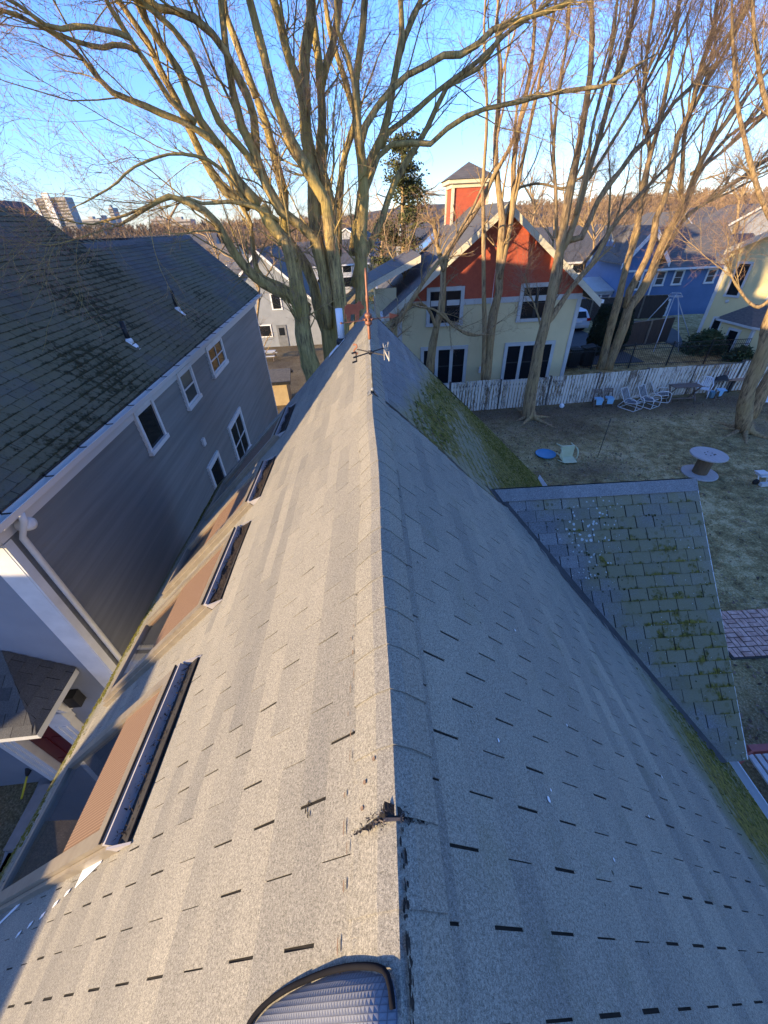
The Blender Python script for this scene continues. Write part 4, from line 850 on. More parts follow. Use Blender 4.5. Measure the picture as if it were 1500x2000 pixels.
# ------------------------------------------------------------------ red and yellow house
def gable_roof(mb, x0, x1, xr, zr, slope, y0, y1, t=.14, mi=0):
    for xe in (x0, x1):
        ze = zr - slope * abs(xe - xr); sg = -1 if xe < xr else 1
        mb.prism([(xr, y0, zr), (xe, y0, ze), (xe, y0, ze - t), (xr, y0, zr - t)], (0, y1 - y0, 0), mi)
def red_house():
    Y = 21.0; xl, xr_, xc = 1.42, 10.42, 6.12; zr = 8.15; s = .765; YB = 35.0
    h = thing('red_yellow_house', 'house with red gable over yellow clapboard and a square red cupola, behind the white fence', 'house', (xc, 28, 0))
    zw = 4.42
    w = MB(); clap(w, (0, Y, 0), (1, 0, 0), (0, -1, 0), 0, -.4, 4.28, .125, lo=lambda z: xl, hi=lambda z: xr_)
    clap(w, (xr_, 0, 0), (0, 1, 0), (1, 0, 0), 0, -.4, 4.6, .125, lo=lambda z: Y, hi=lambda z: YB); clap(w, (xl, 0, 0), (0, 1, 0), (-1, 0, 0), 0, -.4, 4.6, .125, lo=lambda z: Y, hi=lambda z: YB)
    w.build('wall', MT['yellow'], h)
    w = MB(); clap(w, (0, Y - .015, 0), (1, 0, 0), (0, -1, 0), 0, 4.52, zr - .2, .15, lo=lambda z: max(xl, xc - (zr - .15 - z) / s), hi=lambda z: min(xr_, xc + (zr - .15 - z) / s)); w.build('gable_wall', MT['red'], h)
    b = MB(); b.box((xl - .02, Y - .06, 4.28), (xr_ + .02, Y + .02, 4.52)); b.build('belt_board', MT['trim_grey'], h)
    b = MB()
    for x, xs in ((xl - .03, xl - .05), (xr_ - .17, xr_)): b = MB(); b.box((x, Y - .05, -.4), (x + .20, Y + .02, 4.28)); b.box((xs, Y + .018, -.4), (xs + .05, Y + .2, 4.4)); b.build('corner_board', MT['trim_grey'], h)
    r = MB(); gable_roof(r, xl - .75, xr_ + .75, xc, zr, s, Y - .55, YB, .12); ro = r.build('roof', MT['roof_far'], h)
    k = MB()
    for sg, xe in ((-1, xl - .75), (1, xr_ + .75)):
        ze = zr - s * abs(xe - xc); k.prism([(xc, Y - .555, zr - .02), (xe, Y - .555, ze - .02), (xe, Y - .555, ze - .32), (xc, Y - .555, zr - .32)], (0, -.05, 0))
        k.prism([(xc, Y - .5, zr - .13), (xe, Y - .5, ze - .13), (xe, Y - .5, ze - .17), (xc, Y - .5, zr - .17)], (0, .5, 0))
    k.build('rake_board', MT['cream'], h)
    for sg, xe in ((-1, xl - .75), (1, xr_ + .75)):
        k = MB(); ze = zr - s * abs(xe - xc); k.box((min(xe, xe + sg * .12), Y - .6, ze - .16), (max(xe, xe + sg * .12), YB, ze - .02)); k.build('gutter', MT['white'], h)
    W0 = (0, Y - .02, 0); D = (1, 0, 0); N = (0, -1, 0)
    for (a, c, z0, z1, k_) in ((2.80, 4.62, 3.40, 5.08, 'twindouble'), (7.34, 9.05, 3.40, 5.05, 'twindouble')):
        window(h, (0, Y - .045, 0), D, N, a, c, z0, z1, .17, k_, 'trim_grey', 'glass', 'black')
    for (a, c) in ((2.55, 5.02), (6.96, 9.6)):
        f = MB(); z0, z1 = .38, 2.40
        f.box((a, Y - .09, z1 - .17), (c, Y, z1)); f.box((a, Y - .09, z0), (c, Y, z0 + .1)); n = 3; wd = (c - a - .17) / n
        for i in range(n + 1): f.box((a + i * wd, Y - .085, z0 + .1), (a + i * wd + .17, Y, z1 - .17))
        fo = f.build('window', MT['trim_grey'], h); g = MB()
        for i in range(n): g.box((a + .17 + i * wd, Y - .06, z0 + .1), (a + (i + 1) * wd, Y - .01, z1 - .17))
        g.build('pane', MT['glass'], fo); g = MB()
        for i in range(n): g.box((a + .17 + i * wd, Y - .075, (z0 + z1) / 2 - .03), (a + (i + 1) * wd, Y - .061, (z0 + z1) / 2 + .03))
        g.build('sash', MT['black'], fo)
    d = MB(); d.tube([(5.98, Y - .12, 6.0), (5.98, Y - .12, .75), (5.9, Y - .14, .55), (5.4, Y - .3, .32)], .055, 10); d.build('downspout', MT['white'], h)
    d = MB(); d.box((5.72, Y - .12, .95), (5.9, Y, 1.25)); d.build('meter_box', MT['white'], h)
    # lower wing on the left: wall, shed roof, cream trim
    w = MB(); clap(w, (.35, 0, 0), (0, 1, 0), (-1, 0, 0), 0, -.4, 5.2, .125, lo=lambda z: 22.3, hi=lambda z: 27.0); clap(w, (0, 22.3, 0), (1, 0, 0), (0, -1, 0), 0, -.4, 5.0, .125, lo=lambda z: .35, hi=lambda z: xl); wo = w.build('wing_wall', MT['yellow'], h)
    w = MB(); w.prism([(-.1, 21.95, 5.22), (2.6, 21.95, 6.35), (2.6, 21.95, 6.23), (-.1, 21.95, 5.10)], (0, 5.3, 0)); w.build('wing_roof', MT['roof_far'], h)
    w = MB(); w.box((-.16, 21.88, 4.92), (-.102, 27.3, 5.16)); w.prism([(-.1, 21.9, 5.2), (2.6, 21.9, 6.33), (2.6, 21.9, 6.05), (-.1, 21.9, 4.92)], (0, .04, 0)); w.build('wing_trim', MT['cream'], h)
    window(h, (.335, 0, 0), (0, 1, 0), (-1, 0, 0), 23.2, 24.3, 2.6, 4.4, .12, 'double', 'trim_grey')
    # cupola
    cx, cy, hw = 6.12, 29.2, 1.0; z0, z1 = 7.0, 9.15
    c = MB(); c.box((cx - hw, cy - hw, z0), (cx + hw, cy + hw, z1)); co = c.build('cupola', MT['red'], h)
    t = MB()
    for sx in (-1, 1):
        for sy in (-1, 1): t.box((cx + sx * hw - .075, cy + sy * hw - .075, z0), (cx + sx * hw + .075, cy + sy * hw + .075, z1 - .003))
    t.box((cx - hw - .30, cy - hw - .30, z1 + .06), (cx + hw + .30, cy + hw + .30, z1 + .24)); t.box((cx - hw - .10, cy - hw - .10, z1 - .12), (cx + hw + .10, cy + hw + .10, z1 + .057)); t.build('trim', MT['cream'], co)
    t = MB(); e = hw + .42; B = [(cx - e, cy - e, z1 + .245), (cx + e, cy - e, z1 + .245), (cx + e, cy + e, z1 + .245), (cx - e, cy + e, z1 + .245), (cx, cy, z1 + 1.05)]
    t.add(B, [[0, 1, 4], [1, 2, 4], [2, 3, 4], [3, 0, 4]]); t.add(B[:4], [[3, 2, 1, 0]]); t.build('cupola_roof', MT['roof_brown'], co)
    k = MB(); q = lambda x, y: (x, y, zr - s * abs(x - xc) + .06); k.prism([q(2.2, 27.6), q(4.4, 27.6), q(4.4, 30.5), q(2.2, 30.5)], (-.05, 0, .06)); k.build('solar_panel', MT['glass2'], h)
red_house()

# ------------------------------------------------------------------ blue house
def blue_house():
    h = thing('blue_house', 'deep blue clapboard house with white-trimmed windows and a brown shingle roof, behind the car park', 'house', (28, 43, -1.4))
    x0, x1, y0, y1, ze, zr = 23.3, 33.6, 40.0, 47.6, 3.30, 6.35; yr = 43.8; s = (zr - ze) / (yr - y0 + .3)
    w = MB()
    for yy, n in ((y0, -1), (y1, 1)): clap(w, (x0, yy, 0), (1, 0, 0), (0, n, 0), x1 - x0, -1.6, ze + .05, .13)
    for xx, n in ((x0, -1), (x1, 1)): clap(w, (xx, 0, 0), (0, 1, 0), (n, 0, 0), 0, -1.6, zr - .15, .13, lo=lambda z: max(y0, yr - (zr - .12 - z) / s), hi=lambda z: min(y1, yr + (zr - .12 - z) / s))
    w.build('wall', MT['blue'], h)
    r = MB()
    for ye in (y0 - .3, y1 + .3): r.prism([(x0 - .35, yr, zr), (x0 - .35, ye, ze), (x0 - .35, ye, ze - .14), (x0 - .35, yr, zr - .14)], (x1 - x0 + .7, 0, 0))
    r.build('roof', MT['roof_brown'], h)
    g = MB(); g.box((x0 - .2, y0 - .44, ze - .16), (x1 + .35, y0 - .302, ze - .0)); g.build('gutter', MT['white'], h)
    # front gable at the left end
    gx, hw, gz, gs = 24.6, 2.15, 6.5, 1.22; gy = y0 - .35
    w = MB(); clap(w, (0, gy, 0), (1, 0, 0), (0, -1, 0), 0, -1.6, gz - .1, .13, lo=lambda z: max(gx - 1.4, gx - (gz - .1 - z) / gs), hi=lambda z: min(gx + 1.4, gx + (gz - .1 - z) / gs)); w.build('gable_wall', MT['blue'], h)
    r = MB(); gable_roof(r, gx - hw, gx + hw, gx, gz, gs, gy - .35, yr + 1, .12); r.build('gable_roof', MT['roof_brown'], h)
    k = MB()
    for sg in (-1, 1): k.prism([(gx, gy - .355, gz - .01), (gx + sg * hw, gy - .355, gz - .01 - gs * hw), (gx + sg * hw, gy - .355, gz - .45 - gs * hw), (gx, gy - .355, gz - .5)], (0, -.05, 0))
    k.box((gx - 1.45, gy - .04, -1.6), (gx - 1.27, gy + .0, 2.5)); k.box((gx + 1.28, gy - .04, -1.6), (gx + 1.43, gy, 3.2)); k.box((x0, y0 - .05, -1.6), (x0 + .15, y0, 3.1)); k.box((x1 - .15, y0 - .05, -1.6), (x1, y0, 3.1)); k.build('trim', MT['white'], h)
    W0 = (0, y0 - .01, 0); D = (1, 0, 0); N = (0, -1, 0)
    for a, z0, z1 in ((26.3, 1.9, 3.14), (27.95, 1.9, 3.14), (26.0, -.55, .75), (27.6, -.75, .75), (31.0, 1.9, 3.1)): window(h, W0, D, N, a, a + .95, z0, z1, .12, 'double', 'white', 'glass2')
    for a, z0, z1 in ((24.0, 1.7, 3.1), (23.9, -.5, .6)): window(h, (0, gy - .01, 0), D, N, a, a + .9, z0, z1, .12, 'double', 'white', 'glass2')
    # white side porch
    px0, px1, py0, py1 = 20.2, 23.25, 41.0, 44.0
    p = MB(); p.box((px0, py0, -.75), (px1, py1, -.55)); p.box((px0 - .1, py0 - .1, 1.25), (px1, py1, 1.5))
    for x in (px0, px0 + 1.0, px0 + 2.0, px1 - .16): p.box((x, py0, -.55), (x + .14, py0 + .14, 1.25))
    p.box((px0, py0 + .03, .2), (px1, py0 + .1, .28)); x = px0 + .2
    while x < px1 - .1: p.box((x, py0 + .04, -.5), (x + .05, py0 + .09, .2)); x += .16
    po = p.build('porch', MT['white'], h)
    r = MB(); r.prism([(px0 - .3, py0 - .3, 1.51), (px1, py0 - .3, 1.51), (px1, py1, 2.3), (px0 - .3, py1, 2.3)], (0, 0, .1)); r.build('porch_roof', MT['trim_grey'], po)
blue_house()

# ------------------------------------------------------------------ pale yellow house at the right edge
def yellow_house():
    C0 = np.array([22.5, 27.7, 0.0]); D = np.array([.4819, -.8762, 0]); N = np.array([-.8762, -.4819, 0]); Q = lambda d, n, z: C0 + D * d + N * n + np.array([0, 0, z])
    fr = lambda V: np.array([Q(*v) for v in V])
    h = thing('pale_yellow_house', 'pale yellow clapboard house with tall dark windows and a low bay, at the right edge', 'house', Q(4, -4, 0))
    zr, s_, dc = 7.95, .50, 4.7; W = 9.4
    w = MB(); clap(w, C0, D, N, 0, -.4, zr - .2, .125, lo=lambda z: max(0, dc - (zr - .2 - z) / s_), hi=lambda z: min(W, dc + (zr - .2 - z) / s_))
    clap(w, C0, -N, -D, 0, -.4, 5.5, .125, lo=lambda z: 0, hi=lambda z: 9.0); w.build('wall', MT['yellow2'], h)
    r = MB()
    for de in (-.5, W + .5):
        ze = zr - s_ * abs(de - dc); r.prism([Q(dc, .5, zr), Q(de, .5, ze), Q(de, .5, ze - .13), Q(dc, .5, zr - .13)], -N * 9.5)
    r.build('roof', MT['roof_brown'], h)
    k = MB()
    for de in (-.5, W + .5):
        ze = zr - s_ * abs(de - dc); k.prism([Q(dc, .505, zr - .01), Q(de, .505, ze - .01), Q(de, .505, ze - .32), Q(dc, .505, zr - .32)], N * .05); k.prism([Q(dc, .5, zr - .14), Q(de, .5, ze - .14), Q(de, .5, ze - .19), Q(dc, .5, zr - .19)], -N * .48)
    k.box((-.5, .02, 4.75), (.25, .48, 5.05), 0, fr); k.build('rake_board', MT['cream'], h)
    k = MB(); k.box((-.04, -.02, -.4), (.14, .05, 4.9), 0, fr); k.build('corner_board', MT['trim_grey'], h)
    for a0, a1, z0, z1 in ((.60, 1.42, 3.0, 4.86), (.56, 1.20, .22, 1.80), (2.85, 3.6, 3.0, 4.8)): window(h, Q(0, .01, 0), D, N, a0, a1, z0, z1, .11, 'double', 'trim_grey', 'glass', 'black')
    v = MB(); v.lathe([(.1, 0), (.1, .08), (.05, .12)], Q(.93, 0, 2.72), 12, 0, N); v.build('dryer_vent', MT['trim_grey'], h)
    # angled bay
    B0 = (1.05, 0.0); B1 = (3.35, 1.05); B2 = (6.2, 1.05); B3 = (7.5, 0); zb = 1.72
    w = MB()
    for p, q in ((B0, B1), (B1, B2), (B2, B3)):
        P, R = Q(*p, 0), Q(*q, 0); d = R - P; L = np.linalg.norm(d); d /= L; n = np.array([d[1], -d[0], 0]); n = n if n @ N > 0 else -n
        clap(w, P, d, n, L, -.4, zb - .1, .125)
        if p is B0: bd, bn, bP = d, n, P
    w.build('bay_wall', MT['yellow2'], h)
    t = MB(); o = .2; E = [Q(B0[0] - .35, 0.01, 0), Q(B1[0] - .15, B1[1] + o, 0), Q(B2[0] + .15, B2[1] + o, 0), Q(B3[0] + .35, .01, 0)]
    t.prism([e_ + np.array([0, 0, zb - .12]) for e_ in E], (0, 0, .13)); t.bar(Q(B1[0], B1[1] + .02, -.4), Q(B1[0], B1[1] + .02, zb - .12), .16, .16); t.build('bay_trim', MT['trim_grey'], h)
    r = MB(); E2 = [e_ + np.array([0, 0, zb + .012]) for e_ in E]; T = [Q(2.35, .012, 2.72), Q(6.3, .012, 2.72)]
    r.add(E2 + T, [[0, 1, 4]]); r.add(E2 + T, [[1, 2, 5, 4]]); r.add(E2 + T, [[2, 3, 5]]); r.build('bay_roof', MT['roof_far'], h)
    window(h, bP + bn * .012, bd, bn, .85, 1.75, -.35, 1.38, .13, 'double', 'trim_grey', 'glass', 'black')
yellow_house()

# ------------------------------------------------------------------ more neighbours
def simple_house(label, x, y, w, d, ze, zr, wall, roof, rot=0.0, z0=0.0, wins=(), gable_front=True, trim='white', name='house', chim=None, group=None):
    h = thing(name, label, 'house', (x, y, z0), group); c, s_ = math.cos(rot), math.sin(rot)
    T = lambda V: np.stack([V[:, 0] * c - V[:, 1] * s_, V[:, 0] * s_ + V[:, 1] * c, V[:, 2]], -1)
    hw, hd = w / 2, d / 2; m = MB(); X = np.array([c, s_, 0]); Yv = np.array([-s_, c, 0])
    m.box((-hw, -hd, -1.5), (hw, hd, ze), 0, T)
    if gable_front:
        for yy in (-hd, hd): m.add(T(np.array([[-hw, yy, ze], [hw, yy, ze], [0, yy, zr - .05]])), [[0, 1, 2]])
    else:
        for xx in (-hw, hw): m.add(T(np.array([[xx, -hd, ze], [xx, hd, ze], [xx, 0, zr - .05]])), [[0, 1, 2]])
    m.build('wall', MT[wall], h, True)
    r = MB(); o = .35; E3 = np.array([0, 0, 1.0])
    for sg in (-1, 1):
        if gable_front: sl = (zr - ze) / hw; P = [(0, -hd - o, zr), (sg * (hw + o), -hd - o, ze - sl * o), (sg * (hw + o), -hd - o, ze - sl * o - .15), (0, -hd - o, zr - .15)]; ext = Yv * (d + 2 * o)
        else: sl = (zr - ze) / hd; P = [(-hw - o, 0, zr), (-hw - o, sg * (hd + o), ze - sl * o), (-hw - o, sg * (hd + o), ze - sl * o - .15), (-hw - o, 0, zr - .15)]; ext = X * (w + 2 * o)
        r.prism(T(np.array(P, float)), ext)
    r.build('roof', MT[roof], h, True)
    t = MB()
    if gable_front:
        sl = (zr - ze) / hw
        for sg in (-1, 1): t.prism(T(np.array([(0, -hd - o - .005, zr - .01), (sg * (hw + o), -hd - o - .005, ze - sl * o - .01), (sg * (hw + o), -hd - o - .005, ze - sl * o - .26), (0, -hd - o - .005, zr - .26)], float)), -Yv * .05)
    else: t.prism(T(np.array([(-hw - o, -hd - o - .005, ze - sl * o), (hw + o, -hd - o - .005, ze - sl * o), (hw + o, -hd - o - .005, ze - sl * o - .2), (-hw - o, -hd - o - .005, ze - sl * o - .2)], float)), -Yv * .08)
    t.build('trim', MT[trim], h, True)
    WL_save = WL[h.name]; WL[h.name] = (0, 0, 0)
    for a, b_, z_0, z_1, k in wins:
        f = MB(); fr = lambda V: T(V); y_ = -hd
        f.box((a, y_ - .06, z_0), (b_, y_, z_1), 0, fr); fo = f.build('window', MT[trim], h, True)
        g = MB(); g.box((a + .12, y_ - .075, z_0 + .1), (b_ - .12, y_ - .061, z_1 - .1), 0, fr); g.build('pane', MT['glass'], fo, True)
    WL[h.name] = WL_save
    if chim:
        k = MB(); k.box((chim[0] - .35, chim[1] - .35, ze), (chim[0] + .35, chim[1] + .35, zr + .9), 0, T); k.build('chimney', MT['brick'], h, True)
    return h
# white house beyond the back garden, left of the big tree
def white_back_house():
    p = atY(552, 676, 42.0)
    h = simple_house('pale white house with a grey door beyond the back garden, left of the maple', -9.8, 46.5, 10.4, 9, 3.5, 8.25, 'pale_wall', 'roof_far', 0.0, -2.1,
                     wins=((.40, 1.40, 3.35, 4.75, 0), (-1.5, -.05, .95, 2.1, 0)), name='white_house')
    d = MB(); d.box((.45, -4.56, .0), (1.40, -4.48, 2.0)); f = d.build('door', MT['strap'], h, True); g = MB(); g.box((.65, -4.575, 1.05), (1.2, -4.561, 1.75)); g.build('pane', MT['glass'], f, True)
    m = MB(); m.box((.1, -5.6, -.6), (1.8, -4.52, -.02)); m.build('step', MT['concrete'], h, True)
white_back_house()
s1 = simple_house('small tan garden shed between the grey house corner and the big tree', -6.35, 26.6, .95, 1.6, 1.85, 2.2, 'tanwall', 'roof_far', R_(4), -2.1, name='garden_shed', gable_front=False, trim='black')
FAR = [  # label, px, dist, width, depth, eave, ridge, wall, roof, rot, gable
    ('white far house with red-brown gable trim, seen just right of the grey house roof end', 470, 62, 8, 9, 4.2, 7.0, 'pale_wall', 'roof_far', .5, True),
    ('small cream far house low behind the left branches of the big tree', 412, 95, 10, 9, 4.5, 7.5, 'cream', 'roof_brown', -.3, False),
    ('long white far house behind the bare branches at the left skyline', 345, 150, 22, 10, 6.0, 9.0, 'front_siding', 'roof_far', .1, False),
    ('grey-roofed far house directly behind the big tree trunks', 640, 80, 11, 9, 4.6, 7.6, 'pale_siding', 'roof_far', .2, False),
    ('white far house between the big tree and the pine', 690, 120, 12, 9, 5, 8.2, 'front_siding', 'roof_brown', -.4, True),
    ('pale far house just left of the red cupola', 835, 105, 12, 10, 5.0, 8.6, 'pale_wall', 'roof_far', .15, False),
    ('dark-roofed far house just right of the red gable peak', 1075, 58, 13, 10, 4.6, 7.7, 'pale_siding', 'roof_far', 0.05, False),
    ('cream far house behind the trees left of the blue house', 1165, 75, 10, 9, 4.4, 7.2, 'cream', 'roof_far', .4, True),
    ('small white far house above the blue house roof', 1290, 110, 12, 9, 4.6, 8.2, 'front_siding', 'roof_far', .3, True),
    ('tall white gabled far house behind the pale yellow house', 1440, 62, 9, 9, 6.3, 9.0, 'front_siding', 'roof_brown', -.25, True),
    ('white far house with grey roof between the blue house and the yellow house', 1425, 47, 5, 7, 4.6, 6.6, 'white', 'roof_far', .0, False),
    ('brick-coloured far house on the right skyline behind the trees', 1350, 135, 11, 10, 5, 8.6, 'cream', 'roof_brown', .2, False),
    ('pale grey far house behind the cupola', 960, 140, 14, 10, 5.5, 9.0, 'pale_siding', 'roof_far', -.1, False)]
for lab, px, dist, w, d, ze, zr, wall, roof, rot, gf in FAR:
    r = ray(px, 440); x = r[0] / r[1] * dist; z0 = float(zg(x, dist))
    hw = w / 2
    simple_house(lab, x, dist, w, d, ze, zr, wall, roof, rot, z0, wins=((-hw * .6, -hw * .25, 1, 2.6, 0), (hw * .2, hw * .55, 1, 2.6, 0), (-hw * .5, -hw * .2, ze - 1.5, ze - .3, 0), (hw * .2, hw * .5, ze - 1.5, ze - .3, 0)), gable_front=gf, name='far_house', group='houses far behind the trees')
# unseen house added behind the viewer's left, shaped to shade the near left roof slope
def unseen_shade_house():
    SD = np.array([math.sin(R_(SUN_AZ - 180)), math.cos(R_(SUN_AZ - 180)), 0]); WD = np.array([SD[1], -SD[0], 0]); t = math.tan(R_(SUN_EL))
    L = -14.0; up = -L * t; P = lambda w, l, z: WD * w + SD * l + np.array([0, 0, z])
    h = thing('unseen_shade_house', 'small grey house added out of view, left behind the viewer, to cast roof shade', 'house', P(0, -18, 0))
    zt = 4.22 + up; w0, w1 = -3.45, 7.0
    m = MB(); m.prism([P(w0 + .3, L - 3, -2), P(w1, L - 3, -2), P(w1, L - 3, zt - 2.2), P(w0 + .3, L - 3, zt - 2.2)], SD * 6); m.prism([P(w0 + .3, L - 3, zt - 2.2), P(w0 + .3, L + 3, zt - 2.2), P(w0 + .3, L, zt - .15)], WD * (w1 - w0 - .3)); m.build('wall', MT['pale_siding'], h)
    g = MB(); z2 = 3.55 + up; g.prism([P(-9.5, L - 2.5, -2), P(-5.3, L - 2.5, -2), P(-5.3, L - 2.5, z2), P(-9.5, L - 2.5, z2)], SD * 5); g.build('unseen_shade_wing', MT['pale_siding'], h)  # unseen block added to shade the grey house front wall
    for sg in (-1, 1): r = MB(); r.prism([P(w0, L, zt), P(w0, L + sg * 3.4, zt - 2.4), P(w0, L + sg * 3.4, zt - 2.55), P(w0, L, zt - .15)], WD * (w1 - w0)); r.build('roof', MT['roof_far'], h)
unseen_shade_house()

# distant tower block and office blocks
def far_blocks():
    r = ray(105, 415); Y = 620.0; x = r[0] / r[1] * Y
    h = thing('tower_block', 'pale concrete high-rise tower on the far left skyline', 'tower', (x, Y, 0))
    k = Y; zt = 7.7 + .0665 * k; w = .034 * k
    m = MB(); m.box((x - w * .72, Y, -10), (x + w * .98, Y + 16, zt - 2)); m.build('slab', MT['tower'], h)
    m = MB(); m.box((x - w * .18, Y - 3, -10), (x + w * .18, Y - .1, zt + 2.5)); m.box((x - w * .85, Y - 1, -10), (x - w * .725, Y + 15, zt - 3)); m.build('stair_shaft', MT['white'], h)
    m = MB(); m2 = MB(); z = 2.0
    while z < zt - 5:
        m.box((x - w * .68, Y - .3, z), (x - w * .22, Y - .02, z + 1.5)); m2.box((x + w * .22, Y - .3, z), (x + w * .94, Y - .02, z + 1.5)); z += 3.1
    m.build('window_band', MT['roof_far'], h); m2.build('window_band', MT['roof_far'], h)
    for lab, px, top, wd, Y in (('low grey office block right of the tower on the skyline', 178, 428, 10, 560), ('pale office block mid left skyline', 203, 425, 8, 640), ('narrow grey block beside pale office block on the skyline', 224, 405, 3, 700), ('small white block right of skyline offices', 310, 427, 9, 560), ('flat brick block above the grey house far ridge', 350, 429, 12, 520)):
        r = ray(px, 432); x = r[0] / r[1] * Y; zt = atY(px, top, Y)[2]
        b = thing('office_block', lab, 'office block', (x, Y, 0)); m = MB(); m.box((x - wd, Y, -10), (x + wd, Y + 15, zt)); m.box((x - wd * .3, Y + 2, zt), (x + wd * .2, Y + 8, zt + 2.5)); m.build('wall', MT['tower'], b)
        m = MB(); z = zt - 3
        while z > 3: m.box((x - wd * .95, Y - .3, z), (x + wd * .95, Y - .02, z + 1.4)); z -= 3.2
        m.build('window_band', MT['roof_far'], b)
far_blocks()
def hills():
    n = 220; th = np.linspace(-1.3, 1.3, n); rows = []
    for r_, k in ((330, 0), (480, .45), (650, 1.0), (900, 1.1), (1500, 1.25)):
        hgt = (16 + 5 * np.sin(th * 5 + 1) + 3 * np.sin(th * 13) + 5 * sstep(th, -.1, .5)) * k
        rows.append(np.stack([np.sin(th) * r_, np.cos(th) * r_, hgt - 3], -1))
    V = np.concatenate(rows); F = [[a * n + i, a * n + i + 1, (a + 1) * n + i + 1, (a + 1) * n + i] for a in range(4) for i in range(n - 1)]
    m = MB(); m.add(V, np.array(F)[:, ::-1], 0, True); o = m.build('hills', MT['hill']); o['kind'] = 'structure'
    # bare woods: many fine upright twig strokes
    rg = np.random.default_rng(5); nt_ = 5200
    d = 70 + 560 * rg.random(nt_) ** .8; a = rg.uniform(-1.0, .95, nt_); x = np.sin(a) * d; y = np.cos(a) * d
    zb = np.where(d > 330, (d - 330) / 320 * (14 + 5 * sstep(a, -.1, .5)), 0) - 2.0
    ht = rg.uniform(5.5, 9.5, nt_) * np.where(d < 160, .8, 1.0); K = 26
    c = np.stack([x, y, zb], -1)[:, None, :] + np.stack([rg.normal(0, 1.9, (nt_, K)), rg.normal(0, 1.9, (nt_, K)), np.zeros((nt_, K))], -1) * .45
    t = rg.random((nt_, K)); P0 = c.copy(); P0[..., 2] += ht[:, None] * t * .75
    dr = np.stack([rg.normal(0, .6, (nt_, K)), rg.normal(0, .6, (nt_, K)), 1.1 + 0 * t], -1); ln = ht[:, None] * (.12 + .22 * rg.random((nt_, K)))
    P1 = P0 + dr * ln[..., None]; wd = (.05 + .0005 * d)[:, None] * (.6 + .8 * rg.random((nt_, K)))
    an = a[:, None] + rg.normal(0, .5, (nt_, K)); side = np.stack([np.cos(an), -np.sin(an), 0 * t], -1) * wd[..., None]
    V = np.stack([P0 - side, P0 + side, P1], 2).reshape(-1, 3); m = MB(); m.add(V, np.arange(len(V)).reshape(-1, 3))
    o = m.build('bare_woods', MT['woods']); tag(o, None, None, kind='stuff'); o['label'] = 'brown leafless woods filling the horizon'
hills()

# ------------------------------------------------------------------ trees
KL = 18
WS = [1.0]
def limb(px, Y0, Y1, w0, w1, ext=0.0):
    """a limb measured in the photograph: px = image points, Y0..Y1 = its depth, w = its width in image pixels"""
    px = np.array(px, float); t = np.concatenate([[0], np.cumsum(np.linalg.norm(np.diff(px, axis=0), axis=1))]); t /= t[-1]
    P = np.array([atY(u, v, Y0 + (Y1 - Y0) * q) for (u, v), q in zip(px, t)])
    dep = np.array([CR[:, 2] @ (p - CAM) for p in P]); R = WS[0] * .5 * (w0 + (w1 - w0) * t) * dep / 750.0
    if ext:
        d = P[-1] - P[-2]; d /= np.linalg.norm(d); d = d + np.array([0, 0, .15]); P = np.vstack([P, P[-1] + d * ext * .5 + rng.normal(0, .06 * ext, 3), P[-1] + d * ext + rng.normal(0, .1 * ext, 3)]); R = np.concatenate([R, [R[-1] * .7, R[-1] * .4]])
    Q = catmull(np.hstack([P, R[:, None] * 1.0]), KL); q = np.linspace(0, 1, KL)[:, None]; L = np.linalg.norm(P[-1] - P[0])
    ph = rng.uniform(0, 6.28, (2, 3)); wob = .004 * L * np.minimum(q * 3, 1) * (np.sin(q * 13 + ph[0]) + .6 * np.sin(q * 27 + ph[1]))
    return Q[:, :3] + np.clip(wob, -.03, .03), np.maximum(Q[:, 3] * (1 + rng.normal(0, .05, KL)), .006)
def sprout(P, R, n, t0, t1, len_, ang, up, K, rfac, jit=.22, rmin=.0018, bias=None, rmax=None):
    """n side shoots per parent polyline, vectorised"""
    N, Kp, _ = P.shape; par = np.repeat(np.arange(N), n); M_ = len(par); t = rng.uniform(t0, t1, M_) * (Kp - 1); i = np.minimum(t.astype(int), Kp - 2); f = (t - i)[:, None]
    S = P[par, i] * (1 - f) + P[par, i + 1] * f; T = P[par, i + 1] - P[par, i]; T /= np.linalg.norm(T, axis=1, keepdims=True) + 1e-9
    r0 = R[par, i] * (1 - f[:, 0]) + R[par, i + 1] * f[:, 0]
    q = rng.normal(0, 1, (M_, 3)); q -= T * (q * T).sum(1, keepdims=True); q /= np.linalg.norm(q, axis=1, keepdims=True) + 1e-9
    a = rng.uniform(*ang, M_)[:, None]; D = T * np.cos(a) + q * np.sin(a); D[:, 2] += up
    if bias is not None: D = D + np.array(bias)
    D /= np.linalg.norm(D, axis=1, keepdims=True); L = rng.uniform(*len_, M_); pts = [S]; step = (L / (K - 1))[:, None]
    for k in range(K - 1):
        D = D + rng.normal(0, jit, (M_, 3)); D[:, 2] += up * .35; D /= np.linalg.norm(D, axis=1, keepdims=True); pts.append(pts[-1] + D * step)
    rr0 = np.maximum(r0 * rfac * rng.uniform(.7, 1.1, M_), rmin)
    if rmax: rr0 = np.minimum(rr0, rmax)
    return np.stack(pts, 1), rr0[:, None] * np.linspace(1, .35, K)[None] + 0 * t[:, None]
